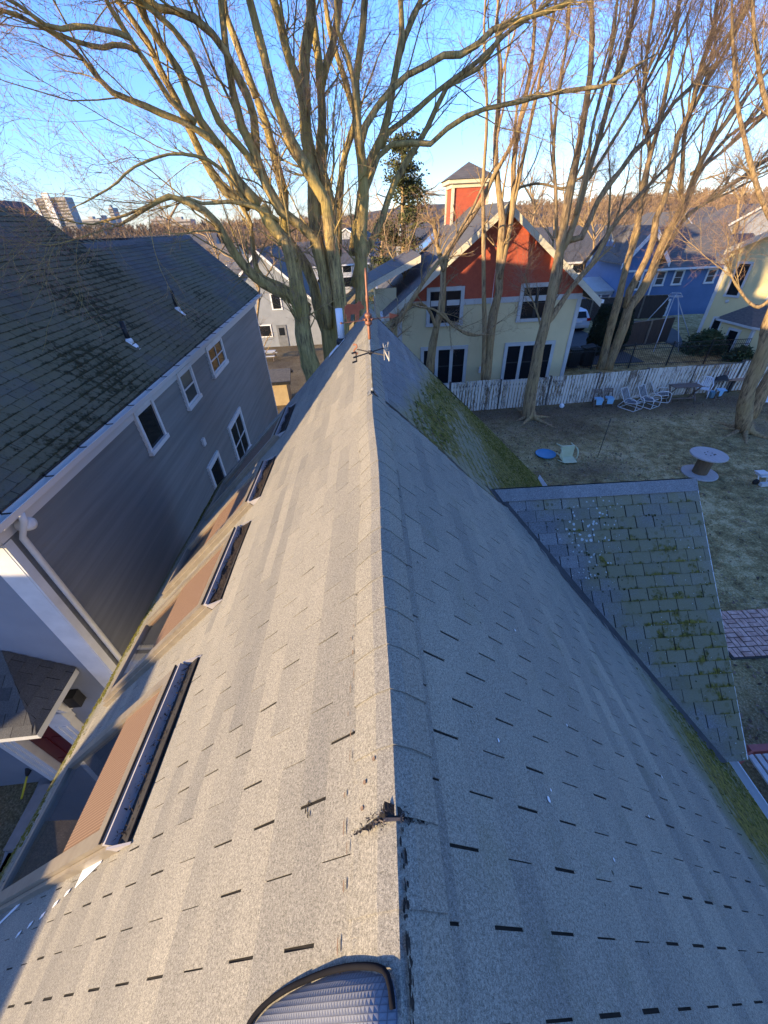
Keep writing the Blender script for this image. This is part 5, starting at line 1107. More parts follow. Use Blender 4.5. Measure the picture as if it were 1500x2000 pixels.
def tree(label, base, limbs, bark, n1=9, n2=7, n3=4, l1=(.7, 2.0), l2=(.3, .9), l3=(.1, .35), up=.10, t0=.3, seed_up=0, name='bare_tree', twig='twig', group=None, roots=0, buds=0, thin=1.0, ang=(.35, .95), mid=None):
    h = thing(name, label, 'tree', base, group)
    m = MB(); b = MB(); thickP, thickR = [], []
    for P, R in limbs: thickP.append(P); thickR.append(R)
    TP, TR = np.array(thickP), np.array(thickR)
    for P, R in zip(TP, TR):
        big = R.max() > .07
        m.tube(P, R * (1 + .05 * np.sin(np.arange(len(R)) * 2.1)), 12 if big else 7)
    for k in range(roots):
        a = 6.28 * k / roots + random.uniform(-.3, .3); r0 = TR[0][0]; p = np.array(base); d = np.array([math.cos(a), math.sin(a), 0]); L = random.uniform(.7, 1.5)
        w = np.array([-d[1], d[0], 0]) * random.uniform(-.2, .2)
        pts = [p + d * r0 * .3 + np.array([0, 0, .35]), p + d * (r0 * .9) + np.array([0, 0, .08]), p + d * (r0 + L * .4) + w + np.array([0, 0, .02]), p + d * (r0 + L) + w * 2 + np.array([0, 0, -.06])]
        m.tube(catmull(pts, 8), np.linspace(r0 * .45, .02, 8), 7)
    tr = m.build('trunk', MT[bark], h)
    if mid:
        PM, RM = sprout(TP, TR, mid[0], .25, .95, mid[1], (.12, .42), .05, KL, .5, .07, .006, rmax=.035); b.tubes(PM, RM * thin, 6)
        TP = np.concatenate([TP, PM]); TR = np.concatenate([TR, RM])
    P1, R1 = sprout(TP, TR, n1, t0, 1.0, l1, ang, up, 7, .34, .16, .004, rmax=.024)
    P2, R2 = sprout(P1, R1, n2, .2, 1.0, l2, (.4, 1.0), up * .6, 6, .5, .24, .0026)
    P3, R3 = sprout(P2, R2, n3, .15, 1.0, l3, (.4, 1.1), up * .5, 4, .6, .3, .0018)
    b.tubes(P1, R1 * thin, 5); b.tubes(P2, np.maximum(R2 * thin, .0022), 4); b.build('branches', MT[bark], h)
    c = MB(); c.tubes(P3, np.maximum(R3 * thin * .8, .0017), 3)
    if buds:
        tips = P3[:, -1]; d = P3[:, -1] - P3[:, -2]; d /= np.linalg.norm(d, axis=1, keepdims=True) + 1e-9; q = rng.normal(0, 1, d.shape); q = np.cross(d, q); q /= np.linalg.norm(q, axis=1, keepdims=True); q2 = np.cross(d, q); s = buds
        V = np.stack([tips + q * s * .4, tips - q * s * .2 + q2 * s * .35, tips - q * s * .2 - q2 * s * .35, tips + d * s * 1.6], 1); n = len(V); k = np.arange(n)[:, None] * 4
        c.add(V.reshape(-1, 3), np.concatenate([k + np.array([0, 1, 3]), k + np.array([1, 2, 3]), k + np.array([2, 0, 3])]))
    c.build('twigs', MT[twig], h); return h

def big_tree():
    Y = 11.2; L = []
    z0 = lambda u, v: None
    def add(px, a, b, w0, w1, ext=0): L.append(limb(px, Y + a, Y + b, w0, w1, ext))
    # main stems rising from the base clump
    add([(627, 790), (604, 703), (590, 633), (581, 563), (574, 517), (562, 477), (550, 461), (527, 435), (508, 400)], -.5, -.6, 36, 24)
    add([(655, 800), (653, 700), (637, 549), (622, 489), (613, 450), (613, 350), (600, 267), (597, 200), (600, 150), (597, 83), (606, 0)], 0, .3, 34, 19, 2)
    add([(672, 800), (667, 622), (655, 507), (646, 450), (630, 383), (583, 310), (560, 260), (533, 187), (517, 123), (500, 60), (488, 0)], -.3, -.6, 30, 14, 2)
    add([(655, 790), (641, 668), (623, 610), (609, 549), (590, 505), (566, 470), (557, 450), (553, 377), (533, 300), (517, 240), (500, 190)], .6, .9, 24, 15)
    add([(700, 800), (704, 587), (704, 507), (708, 440), (713, 350), (703, 283), (697, 183), (700, 117), (707, 50), (708, 0)], .2, .4, 29, 13, 2)
    add([(640, 640), (637, 549), (620, 489), (613, 465), (583, 442), (550, 412), (520, 357), (500, 300), (475, 245), (458, 180), (440, 100), (428, 0)], -.2, -.9, 22, 12, 2)
    add([(660, 560), (652, 470), (647, 400), (633, 340), (630, 280)], .2, .2, 22, 15)
    add([(606, 300), (587, 173), (567, 123), (550, 67), (533, 0)], .2, -.2, 18, 15, 2)
    add([(622, 420), (627, 267), (628, 217), (623, 143), (615, 73), (610, 0)], .6, .8, 19, 14, 2)
    add([(628, 170), (633, 143), (650, 83), (660, 33), (663, 0)], .8, 1.2, 15, 13, 2)
    add([(690, 500), (700, 417), (713, 333), (740, 290), (753, 253), (763, 207), (777, 117), (783, 50), (780, 0)], 1.0, 1.6, 20, 11, 2)
    add([(775, 130), (787, 83), (810, 23), (830, -20)], 1.6, 1.9, 12, 10, 2)
    add([(703, 290), (717, 240), (753, 187), (793, 147), (833, 123), (860, 107), (893, 113), (933, 93), (963, 60), (1000, 43), (1050, 27), (1110, 0)], .2, 1.2, 13, 8, 1.5)
    add([(705, 400), (747, 290), (777, 287), (820, 280), (843, 283), (873, 247), (917, 220), (967, 207), (1000, 200), (1050, 190), (1150, 173), (1190, 158)], .6, 1.8, 11, 7, 1)
    add([(745, 290), (757, 260), (800, 230), (850, 180), (900, 143), (943, 107), (990, 70), (1040, 30)], 1.3, 2.2, 10, 7, 1.5)
    add([(690, 560), (700, 520), (720, 480), (747, 427), (767, 367), (800, 313), (827, 263), (850, 207), (867, 173), (910, 147), (950, 120)], 1.0, 2.4, 15, 8, 1.5)
    add([(660, 500), (668, 330), (693, 227), (680, 187), (673, 140), (657, 107), (640, 30)], 1.4, 1.8, 14, 10, 1)
    # left fan
    add([(508, 400), (465, 355), (440, 300), (400, 255), (377, 205), (354, 147), (320, 93), (287, 37), (273, 0)], -.6, -1.5, 20, 12, 2)
    add([(508, 400), (450, 383), (400, 317), (350, 205), (317, 150), (290, 83), (267, 43), (230, 0)], -.6, -1.2, 18, 10, 2)
    add([(520, 357), (473, 290), (423, 230), (383, 120), (350, 73), (320, 37), (283, 13), (267, 0)], -.5, -1.8, 15, 10, 2)
    add([(430, 285), (423, 280), (360, 240), (300, 217), (277, 200), (217, 177), (187, 150), (150, 105), (110, 70), (60, 45)], -1.0, -2.4, 14, 7, 1.5)
    add([(383, 240), (333, 197), (293, 133), (257, 77), (213, 10), (200, -20)], -1.2, -2.2, 12, 9, 2)
    add([(270, 100), (247, 90), (217, 88), (200, 93), (150, 82), (100, 63), (50, 37), (17, 20), (-20, 32)], -1.6, -2.8, 9, 6, 1)
    add([(255, 75), (240, 67), (167, 53), (110, 57), (50, 17), (20, 0)], -2.2, -3.0, 10, 7, 1.5)
    add([(500, 300), (493, 213), (457, 133), (430, 87), (383, 40), (333, 17), (293, 0)], -.4, -1.6, 17, 12, 2)
    add([(500, 190), (467, 100), (447, 37), (437, 0)], .9, 1.0, 15, 12, 2)
    add([(485, 410), (460, 363), (420, 320), (390, 307), (333, 303), (300, 310), (250, 333), (215, 365)], -.6, -2.2, 8, 4, .8)
    add([(545, 432), (500, 405), (440, 392), (400, 397), (347, 388), (300, 397), (253, 417), (200, 430)], -.6, -1.9, 8, 4, .8)
    # great low limb to the left
    add([(600, 610), (571, 582), (543, 568), (504, 545), (480, 524), (451, 486), (422, 434), (396, 409), (348, 388), (330, 387), (300, 401), (257, 420)], -.2, -1.8, 24, 6, .6)
    add([(604, 600), (560, 565), (520, 545), (500, 520), (492, 470), (490, 440), (470, 400)], .3, .8, 13, 7, .8)
    add([(705, 300), (690, 150), (660, 60), (655, 0)], -.3, -.8, 10, 7, 1.5)
    bx = atY(650, 720, Y)
    tree('huge many-stemmed bare maple just beyond the far end of the ridge', (bx[0], Y, -1.2), L, 'bark', n1=11, n2=8, n3=6, l1=(.6, 2.4), l2=(.3, 1.0), l3=(.08, .32), up=.03, t0=.3, name='maple_tree', buds=.013, thin=.9, mid=(1, (1.2, 2.6)))
    # root flare
big_tree()

def right_trees():
    T = tree; WS[0] = .86
    L = [limb([(838, 735), (849, 647), (864, 588), (867, 529), (875, 491), (902, 453), (931, 412), (952, 368), (967, 333), (1000, 277), (1025, 220), (1045, 160)], 19.2, 19.6, 19, 6, 1.5),
         limb([(867, 529), (858, 500), (849, 444), (846, 425)], 19.2, 19.2, 9, 8), limb([(852, 640), (840, 610), (820, 592), (800, 600), (775, 630)], 19.2, 18.6, 8, 4, .5), limb([(850, 640), (862, 610), (880, 630), (905, 650), (935, 655), (960, 640)], 19.2, 18.9, 7, 4, .5)]
    T('slender bare tree before the left windows of the red and yellow house', (*atY(838, 735, 19.2)[:2], 0), L, 'bark2', 7, 6, 4, (.5, 1.4), (.3, .8), (.15, .4), .05, .3, twig='twig2', group='bare trees along the white fence', thin=1.5)
    L = [limb([(765, 640), (802, 591), (828, 550), (858, 509), (875, 487), (905, 440), (925, 405)], 16.0, 17.2, 11, 6, 1.2), limb([(800, 592), (822, 600), (850, 605), (875, 629), (896, 643), (935, 655)], 16.3, 16.6, 5, 3, .6)]
    T('thin leaning bare tree rising from behind the right slope of the ridge', (*atY(750, 690, 15.6)[:2], 0), L + [limb([(740, 760), (750, 690), (765, 640)], 15.4, 16.0, 13, 11)], 'bark2', 8, 6, 4, (.5, 1.4), (.3, .8), (.15, .4), .05, .25, twig='twig2', group='bare trees along the white fence', thin=1.4)
    L = [limb([(946, 760), (957, 676), (963, 617), (975, 561), (975, 514), (981, 462), (981, 412), (972, 353), (969, 280), (973, 233), (977, 133), (967, 67), (975, 0)], 19.3, 19.8, 22, 7, 2),
         limb([(975, 545), (993, 456), (1000, 400), (1007, 300), (1020, 217), (1033, 167), (1040, 83), (1043, 0)], 19.4, 20.0, 13, 8, 2), limb([(995, 440), (1007, 383), (1020, 317), (1033, 250), (1050, 183), (1063, 110), (1080, 33), (1086, 0)], 19.6, 19.2, 9, 7, 2),
         limb([(943, 760), (946, 573), (946, 427), (943, 353), (947, 283), (950, 200), (947, 83), (950, 0)], 19.2, 19.4, 11, 6, 2), limb([(978, 470), (1000, 385), (1040, 360), (1100, 366), (1130, 350)], 19.6, 20.4, 7, 4, 1)]
    T('tall straight bare tree beside the white downspout of the red and yellow house', (*atY(946, 760, 19.3)[:2], 0), L, 'bark2', 10, 7, 5, (.6, 1.8), (.3, .9), (.15, .4), .12, .35, mid=(4, (1.5, 3.5)), twig='twig2', group='bare trees along the white fence', thin=1.4)
    L = [limb([(1030, 838), (1034, 790), (1037, 764), (1051, 676), (1066, 626), (1084, 544), (1092, 500), (1097, 483), (1110, 400), (1123, 317), (1137, 233), (1150, 167), (1153, 83), (1153, 0)], 16.9, 17.6, 28, 9, 2),
         limb([(1094, 495), (1117, 450), (1140, 360), (1163, 293), (1183, 227), (1200, 167), (1227, 67), (1240, 0)], 17.2, 18.0, 15, 8, 2), limb([(1060, 640), (1072, 626), (1101, 585), (1131, 544), (1160, 512), (1178, 478), (1192, 452), (1230, 400), (1300, 330), (1350, 270)], 17.0, 18.4, 14, 5, 1.5),
         limb([(1110, 470), (1133, 467), (1173, 383), (1217, 327), (1250, 283), (1277, 260), (1300, 217), (1333, 187), (1367, 150), (1400, 100), (1450, 30)], 17.4, 18.6, 13, 7, 1.5), limb([(1125, 420), (1150, 300), (1160, 240), (1190, 120), (1205, 0)], 17.0, 16.6, 9, 6, 2), limb([(1150, 350), (1200, 270), (1260, 170), (1310, 60), (1330, 0)], 17.8, 18.2, 8, 6, 2),
         limb([(1092, 510), (1085, 400), (1080, 300), (1090, 200), (1105, 100), (1110, 0)], 17.4, 18.4, 8, 6, 2)]
    T('stout bare tree standing in the lawn in front of the white fence, forking upward', (*atY(1030, 832, 16.9)[:2], 0), L, 'bark2', 11, 8, 5, (.7, 2.2), (.3, 1.1), (.15, .45), .22, .3, mid=(6, (1.5, 4.0)), twig='twig2', roots=6, group='bare trees along the white fence', thin=1.3, ang=(.2, .7))
    L = [limb([(1168, 735), (1178, 700), (1192, 640), (1209, 584), (1217, 550), (1228, 506), (1240, 472), (1248, 416), (1262, 330), (1290, 230), (1310, 130), (1330, 0)], 23.2, 24, 18, 6, 2),
         limb([(1182, 735), (1190, 705), (1212, 654), (1226, 604), (1240, 590), (1265, 550), (1282, 517), (1293, 478), (1312, 444), (1332, 416), (1365, 320), (1400, 260), (1450, 200), (1500, 140)], 23.2, 24.2, 23, 7, 2),
         limb([(1222, 600), (1228, 573), (1237, 556), (1259, 517), (1276, 472), (1282, 416), (1293, 400), (1310, 333), (1323, 267), (1353, 217), (1367, 133), (1390, 83), (1400, 0)], 23.4, 24.4, 15, 8, 2),
         limb([(1300, 460), (1333, 400), (1370, 330), (1420, 270), (1480, 230), (1520, 190)], 24, 25, 10, 6, 2), limb([(1290, 500), (1310, 470), (1345, 420), (1400, 380), (1470, 330), (1530, 290)], 24, 24.6, 9, 6, 2), limb([(1250, 420), (1270, 300), (1255, 200), (1265, 100), (1280, 0)], 24, 23.6, 9, 6, 2),
         limb([(1330, 380), (1340, 250), (1377, 167), (1440, 60), (1470, 0)], 24, 24.6, 9, 6, 2), limb([(1350, 340), (1420, 290), (1500, 215)], 24, 24.8, 8, 5, 2)]
    T('many-limbed bare tree behind the black metal fence, in front of the blue house', (*atY(1175, 720, 23.2)[:2], 0), L, 'bark2', 11, 8, 4, (.9, 2.8), (.4, 1.3), (.2, .55), .2, .3, mid=(8, (2.0, 5.0)), twig='twig2', group='bare trees along the white fence', thin=1.5, ang=(.2, .7))
    L = [limb([(1452, 850), (1455, 805), (1462, 755), (1478, 715), (1490, 680), (1502, 630), (1545, 520), (1560, 400), (1590, 200)], 14.4, 14.8, 31, 15, 2), limb([(1462, 815), (1478, 790), (1500, 745), (1540, 690), (1600, 560), (1660, 400)], 14.5, 15.2, 27, 16, 2),
         limb([(1530, 560), (1480, 600), (1440, 560), (1425, 530)], 14.6, 14.9, 9, 4, .5), limb([(1550, 480), (1500, 420), (1470, 330), (1440, 200), (1430, 60)], 14.7, 15.6, 12, 6, 1.5), limb([(1560, 380), (1520, 280), (1480, 120), (1470, 0)], 14.8, 14.6, 12, 7, 1.5)]
    T('thick bare tree with spreading surface roots at the right edge of the lawn', (*atY(1455, 838, 14.4)[:2], 0), L, 'bark2', 11, 8, 5, (.7, 2.0), (.3, .9), (.12, .35), .1, .3, mid=(3, (1.2, 3.0)), twig='twig2', roots=9, group='bare trees along the white fence', thin=1.1)
    # smaller bare saplings and far trees
    for lab, px, Y, px2, w in (('low bushy bare sapling behind the grey house rear ridge', [(430, 560), (425, 500), (410, 455), (400, 420)], 26, 28, 6), ('crooked bare sapling just behind the grey house roof corner', [(500, 640), (505, 560), (480, 500), (465, 445)], 24, 26, 6),
                              ('bare young tree beside the left eave of the red and yellow house', [(770, 600), (790, 540), (800, 480), (815, 440)], 24.5, 27, 6), ('thin bare tree behind the red house right of its gable', [(1075, 560), (1080, 470), (1085, 400), (1080, 340)], 38, 40, 5),
                              ('bare tree behind the left end of the blue house', [(1150, 560), (1160, 470), (1150, 400), (1165, 330)], 50, 52, 5), ('round-crowned bare tree above the blue house roof', [(1330, 450), (1335, 400), (1325, 360), (1330, 330)], 70, 70, 5), ('spreading bare tree above the pale yellow house', [(1440, 440), (1445, 390), (1465, 340), (1480, 300)], 58, 60, 6),
                              ('low bare tree right of the cupola', [(1040, 440), (1045, 400), (1035, 370), (1040, 345)], 75, 75, 4), ('bare tree at the left skyline in front of the office blocks', [(335, 470), (330, 430), (345, 400), (340, 380)], 60, 60, 5), ('twiggy tree over the far houses behind the big tree', [(745, 480), (760, 420), (800, 390), (840, 370)], 48, 50, 5)):
        k = Y / 25.0; p = limb(px, Y, px2, w, 2.5, .5 * k); q = limb([px[1], (px[1][0] + 30, px[1][1] - 45), (px[2][0] + 50, px[2][1] - 10), (px[3][0] + 75, px[3][1] + 10)], Y, px2, w * .6, 2, .5 * k); q2 = limb([px[1], (px[1][0] - 25, px[1][1] - 40), (px[2][0] - 45, px[2][1] - 5), (px[3][0] - 65, px[3][1] + 5)], Y, px2, w * .6, 2, .5 * k)
        b = p[0][0]; zb = float(zg(b[0], b[1])); r0 = np.vstack([[b[0], b[1], zb], b]); st = (catmull(r0, KL), np.full(KL, p[1][0] * 1.2))
        tree(lab, (b[0], b[1], zb), [st, p, q, q2], 'bark2', 9, 7, 5, (.6 * k, 1.6 * k), (.3 * k, .8 * k), (.12 * k, .4 * k), .04, .1, twig='twig2', thin=1.5 * k ** .6)
right_trees()

# ------------------------------------------------------------------ evergreens and shrubs
def leaves(mb, C, n, sx, size, seed, flat=.6):
    rg = np.random.default_rng(seed); k = len(C); c = C[rg.integers(0, k, n)] + rg.normal(0, 1, (n, 3)) * np.array(sx); d = rg.normal(0, 1, (n, 3)); d[:, 2] *= flat; d /= np.linalg.norm(d, axis=1, keepdims=True)
    s = np.cross(d, rg.normal(0, 1, (n, 3))); s /= np.linalg.norm(s, axis=1, keepdims=True); L = size * rg.uniform(.6, 1.3, n)[:, None]
    V = np.stack([c - s * L * .3, c + d * L * .6, c + s * L * .3, c - d * L * .5], 1); mb.add(V.reshape(-1, 3), np.arange(4 * n).reshape(-1, 4)); return mb
def evergreens():
    # pine behind the big tree
    Y = 33.0; b = atY(770, 500, Y); top = atY(765, 262, Y); x = b[0] + .6; h = thing('pine_tree', 'dark green pine tree between the maple and the red house cupola', 'tree', (x, Y, 0)); zt = top[2]
    m = MB(); m.tube([(x, Y, -.3), (x + .1, Y, zt * .5), (x, Y, zt)], [.3, .2, .04], 8); m.build('trunk', MT['bark2'], h)
    rg = np.random.default_rng(2); C = []
    br = MB()
    for i in range(80):
        z = 1.5 + (zt - 1.8) * rg.random() ** .8; r = (.6 + 2.7 * (1 - z / zt) ** .75) * rg.uniform(.6, 1.1); a = rg.uniform(0, 6.28); e = np.array([x + r * math.cos(a), Y + r * math.sin(a), z + .3 * r]); br.tube([(x, Y, z), ((x + e[0]) / 2, (Y + e[1]) / 2, z + .05 * r), e], [.05, .035, .012], 5)
        for q in np.linspace(.4, 1, 5): C.append(np.array([x, Y, z]) * (1 - q) + e * q)
    br.build('branches', MT['bark2'], h); l = MB(); leaves(l, np.array(C), 15000, (.26, .26, .16), .17, 3); l.build('needles', MT['needles'], h)
    for lab, u, v, Y, ht, r in (('dark column of clipped evergreen beside the car park, left of the tree', 1160, 690, 26.4, 2.9, .55), ('second dark evergreen column half hidden by the tree before the blue house', 1200, 690, 26.9, 2.8, .5)):
        p = atY(u, v, Y); h = thing('cypress', lab, 'shrub', (p[0], Y, 0), None); rg = np.random.default_rng(int(u)); z = rg.random(900) * ht; rr_ = r * np.sqrt(np.clip(1 - ((z / ht - .35) / .68) ** 2, 0.02, 1)); a = rg.uniform(0, 6.28, 900)
        C = np.stack([p[0] + rr_ * np.cos(a), Y + rr_ * np.sin(a), z], -1); l = MB(); leaves(l, C, 7000, (.05, .05, .07), .11, 4, 1.5); l.lathe([(.1, 0), (r * .8, ht * .3), (r * .6, ht * .6), (.05, ht * .9)], (p[0], Y, 0), 10); l.build('foliage', MT['cypress'], h)
        s = MB(); s.tube([(p[0], Y, -.2), (p[0], Y, ht * .5)], .05, 6); s.build('stem', MT['bark2'], h)
    for lab, xx, yy, rx, ht, n in (('broad green rhododendron below the pale yellow house windows', 21.6, 25.6, 1.35, 1.25, 5200), ('low dark shrub at the foot of the bay of the pale yellow house', 22.4, 23.6, .8, .7, 2200)):
        h = thing('shrub', lab, 'shrub', (xx, yy, 0)); rg = np.random.default_rng(int(n)); a = rg.uniform(0, 6.28, 300); e = rg.uniform(0, 1.57, 300); rj = rg.uniform(.65, 1.05, 300)
        C = np.stack([xx + rx * rj * np.cos(a) * np.cos(e), yy + rx * .7 * rj * np.sin(a) * np.cos(e), ht * rj * np.sin(e)], -1); l = MB(); leaves(l, C, n, (.09, .09, .09), .14, 6); l.build('foliage', MT['shrubleaf'], h)
        s = MB()
        for i in range(0, 60, 3): s.tube([(xx + .1 * math.cos(i), yy + .1 * math.sin(i), -.05), C[i]], .012, 5)
        s.build('stems', MT['bark2'], h)
evergreens()

# ------------------------------------------------------------------ fences
def white_fence():
    f = thing('picket_fence', 'long white picket fence with peeling paint along the back of the lawn', 'fence', (12, 18.4, 0))
    yl = lambda x: 18.05 + (x - 5) * .058
    x = 1.2; i = 0
    while x < 30:
        x2 = x + 2.45; m = MB(); r = MB(); ht = 1.44 + (.06 if i % 2 else 0) - .05 * (i == 3) + (random.random() - .5) * .06; gap = x > 13.5; p = x + .02
        slope = (random.random() - .5) * .05
        while p < x2 - .1:
            w = random.uniform(.100, .118); pitch = .182 if gap else .150; y = yl(p); t = (p - x) / 2.45; hh = ht + slope * t + random.uniform(-.015, .015); ln = random.uniform(-.012, .012)
            m.add([(p, y - .012, .03), (p + w, y - .012, .03), (p + w, y + .012, .03), (p, y + .012, .03), (p + ln, y - .012, hh), (p + w + ln, y - .012, hh), (p + w + ln, y + .012, hh), (p + ln, y + .012, hh)],
                  [[0, 3, 2, 1], [4, 5, 6, 7], [0, 1, 5, 4], [1, 2, 6, 5], [2, 3, 7, 6], [3, 0, 4, 7]]); p += pitch
        m.build('picket_panel', MT['picket'], f)
        for z in (.35, ht - .25): r.bar((x, yl(x) + .035, z), (x2, yl(x2) + .035, z), .035, .08)
        r.box((x - .05, yl(x) + .055, -.3), (x + .05, yl(x) + .15, ht + .02)); 
        if gap: r.bar((x, yl(x) + .01, ht + .03), (x2, yl(x2) + .01, ht + .03 + slope), .06, .03)
        r.build('rail', MT['rail'], f); x = x2; i += 1
white_fence()
def black_fence():
    f = thing('metal_fence', 'black metal bar fence behind the white pickets', 'fence', (15, 23.6, 0)); x0, x1, y = 10.9, 22.4, 23.3; n = 0
    x = x0
    while x < x1 - .1:
        xe = min(x + 2.3, x1); m = MB(); 
        for z in (.15, 1.05, 1.3): m.box((x, y - .012, z), (xe, y + .012, z + .03))
        q = x + .1
        while q < xe: m.box((q, y - .008, .05), (q + .016, y + .008, 1.34)); q += .115
        m.build('bar_panel', MT['black'], f); p = MB(); p.box((x - .03, y - .03, -.2), (x + .03, y + .03, 1.42)); p.build('post', MT['black'], f); x = xe
black_fence()
def board_fence(lab, P, ht):
    f = thing('board_fence', lab, 'fence', (P[0][0], P[0][1], 0))
    for a, b in zip(P[:-1], P[1:]):
        a = np.array(a, float); b = np.array(b, float); L = np.linalg.norm(b - a); n = int(round(L / 2.2)) or 1
        for i in range(n):
            p = a + (b - a) * i / n; q = a + (b - a) * (i + 1) / n; m = MB(); k = int(np.linalg.norm(q - p) / .15)
            za = float(zg(p[0], p[1])); zb = float(zg(q[0], q[1]))
            for j in range(k):
                s = p + (q - p) * j / k; e = p + (q - p) * (j + .93) / k; z = za + (zb - za) * j / k; m.bar((s[0], s[1], z + ht / 2), (e[0], e[1], z + ht / 2), .02, ht + random.uniform(-.03, .03))
            m.build('board_panel', MT['board'], f); m = MB(); m.box((p[0] - .06, p[1] - .09, za - .2), (p[0] + .06, p[1] - .013, za + ht + .05)); m.build('post', MT['post'], f)
            m = MB(); m.bar((p[0], p[1] - .03, za + ht + .03), (q[0], q[1] - .03, zb + ht + .03), .09, .035); m.build('cap_rail', MT['post'], f)
board_fence('tall brown board fence across the far end of the car park, below the blue house', [(12.5, 36.3), (25.5, 36.0)], 1.75)
board_fence('brown board fence with pale posts beside the metal pole frame', [(17.3, 27.6), (21.2, 28.6)], 1.55)

# ------------------------------------------------------------------ paved areas
sheet('car_park', [(10.8, 24.2), (17.0, 24.2), (17.0, 35.8), (10.8, 35.8)], MT['asphalt'])
sheet('side_path', [(20.9, 26.6), (22.0, 28.0), (23.6, 31.0), (24.5, 34.8), (22.5, 35.2), (21.0, 31.0)], MT['asphalt'])
def brick_path():
    a = atZ(1395, 1203); b = atZ(1500, 1196); c = atZ(1500, 1284); d = atZ(1414, 1290)
    x0, x1 = a[0] - .4, b[0] + 2.5; y0, y1 = min(c[1], d[1]) + .02, max(a[1], b[1]) - .02
    m = MB(); bl = .235; h = .058
    r = random.Random(4); k = MB(); k.box((x0 - .05, y0 - .03, -.1), (x1, y1 + .03, .045)); 
    nx = int((x1 - x0) / bl); ny = int((y1 - y0) / bl) + 1
    for i in range(nx):
        for j in range(ny):
            X = x0 + i * bl; Yb = y0 + j * bl
            
            for t in (0, 1):
                if (i + j) % 2: lo, hi = (X + .011, Yb + t * bl / 2 + .011), (X + bl - .011, Yb + (t + 1) * bl / 2 - .011)
                else: lo, hi = (X + t * bl / 2 + .011, Yb + .011), (X + (t + 1) * bl / 2 - .011, Yb + bl - .011)
                z = h + r.uniform(-.006, .008); m.box((lo[0], lo[1], 0), (hi[0], hi[1], z))
    o = m.build('brick_path', MT['brick']); o['kind'] = 'structure'; o = k.build('path_bed', MT['mortar']); o['kind'] = 'structure'
brick_path()

# ------------------------------------------------------------------ things in the yard
def spool():
    p = atZ(1365, 925); x, y = p[0], p[1]; R = .56; H = .80
    t = thing('cable_spool', 'large wooden cable spool used as a table, standing on the lawn', 'cable spool', (x, y, 0))
    def disc(z, hole=False):
        m = MB(); prof = [(.045, z), (R - .01, z), (R, z + .012), (R, z + .045), (R - .012, z + .055), (.045, z + .055)]; m.lathe(prof, (x, y, 0), 40, 0, (0, 0, 1), False); return m
    disc(.0).build('bottom_disc', MT['spool_top'], t); d = disc(H - .055).build('top_disc', MT['spool_top'], t)
    m = MB(); n = 22
    for i in range(n):
        a0, a1 = 6.283 * i / n, 6.283 * (i + .96) / n; r0 = .235
        m.prism([(x + r0 * math.cos(a0), y + r0 * math.sin(a0), .055), (x + r0 * math.cos(a1), y + r0 * math.sin(a1), .055), (x + (r0 - .03) * math.cos(a1), y + (r0 - .03) * math.sin(a1), .055), (x + (r0 - .03) * math.cos(a0), y + (r0 - .03) * math.sin(a0), .055)], (0, 0, H - .111))
    m.lathe([(.2, .06), (.2, H - .06)], (x, y, 0), 20); m.build('drum', MT['spool_core'], t)
    m = MB()
    for a, r in ((.3, .13), (1.3, .14), (2.4, .13), (3.4, .15), (4.4, .13), (5.4, .14)): m.lathe([(.018, H), (.018, H + .012), (.008, H + .016)], (x + r * math.cos(a), y + r * math.sin(a), 0), 8)
    m.prism([(x + .11, y - .1, H + .001), (x + .2, y - .08, H + .001), (x + .19, y - .03, H + .001), (x + .1, y - .05, H + .001)], (0, 0, .004)); m.build('bolt', MT['black_iron'], d)
spool()
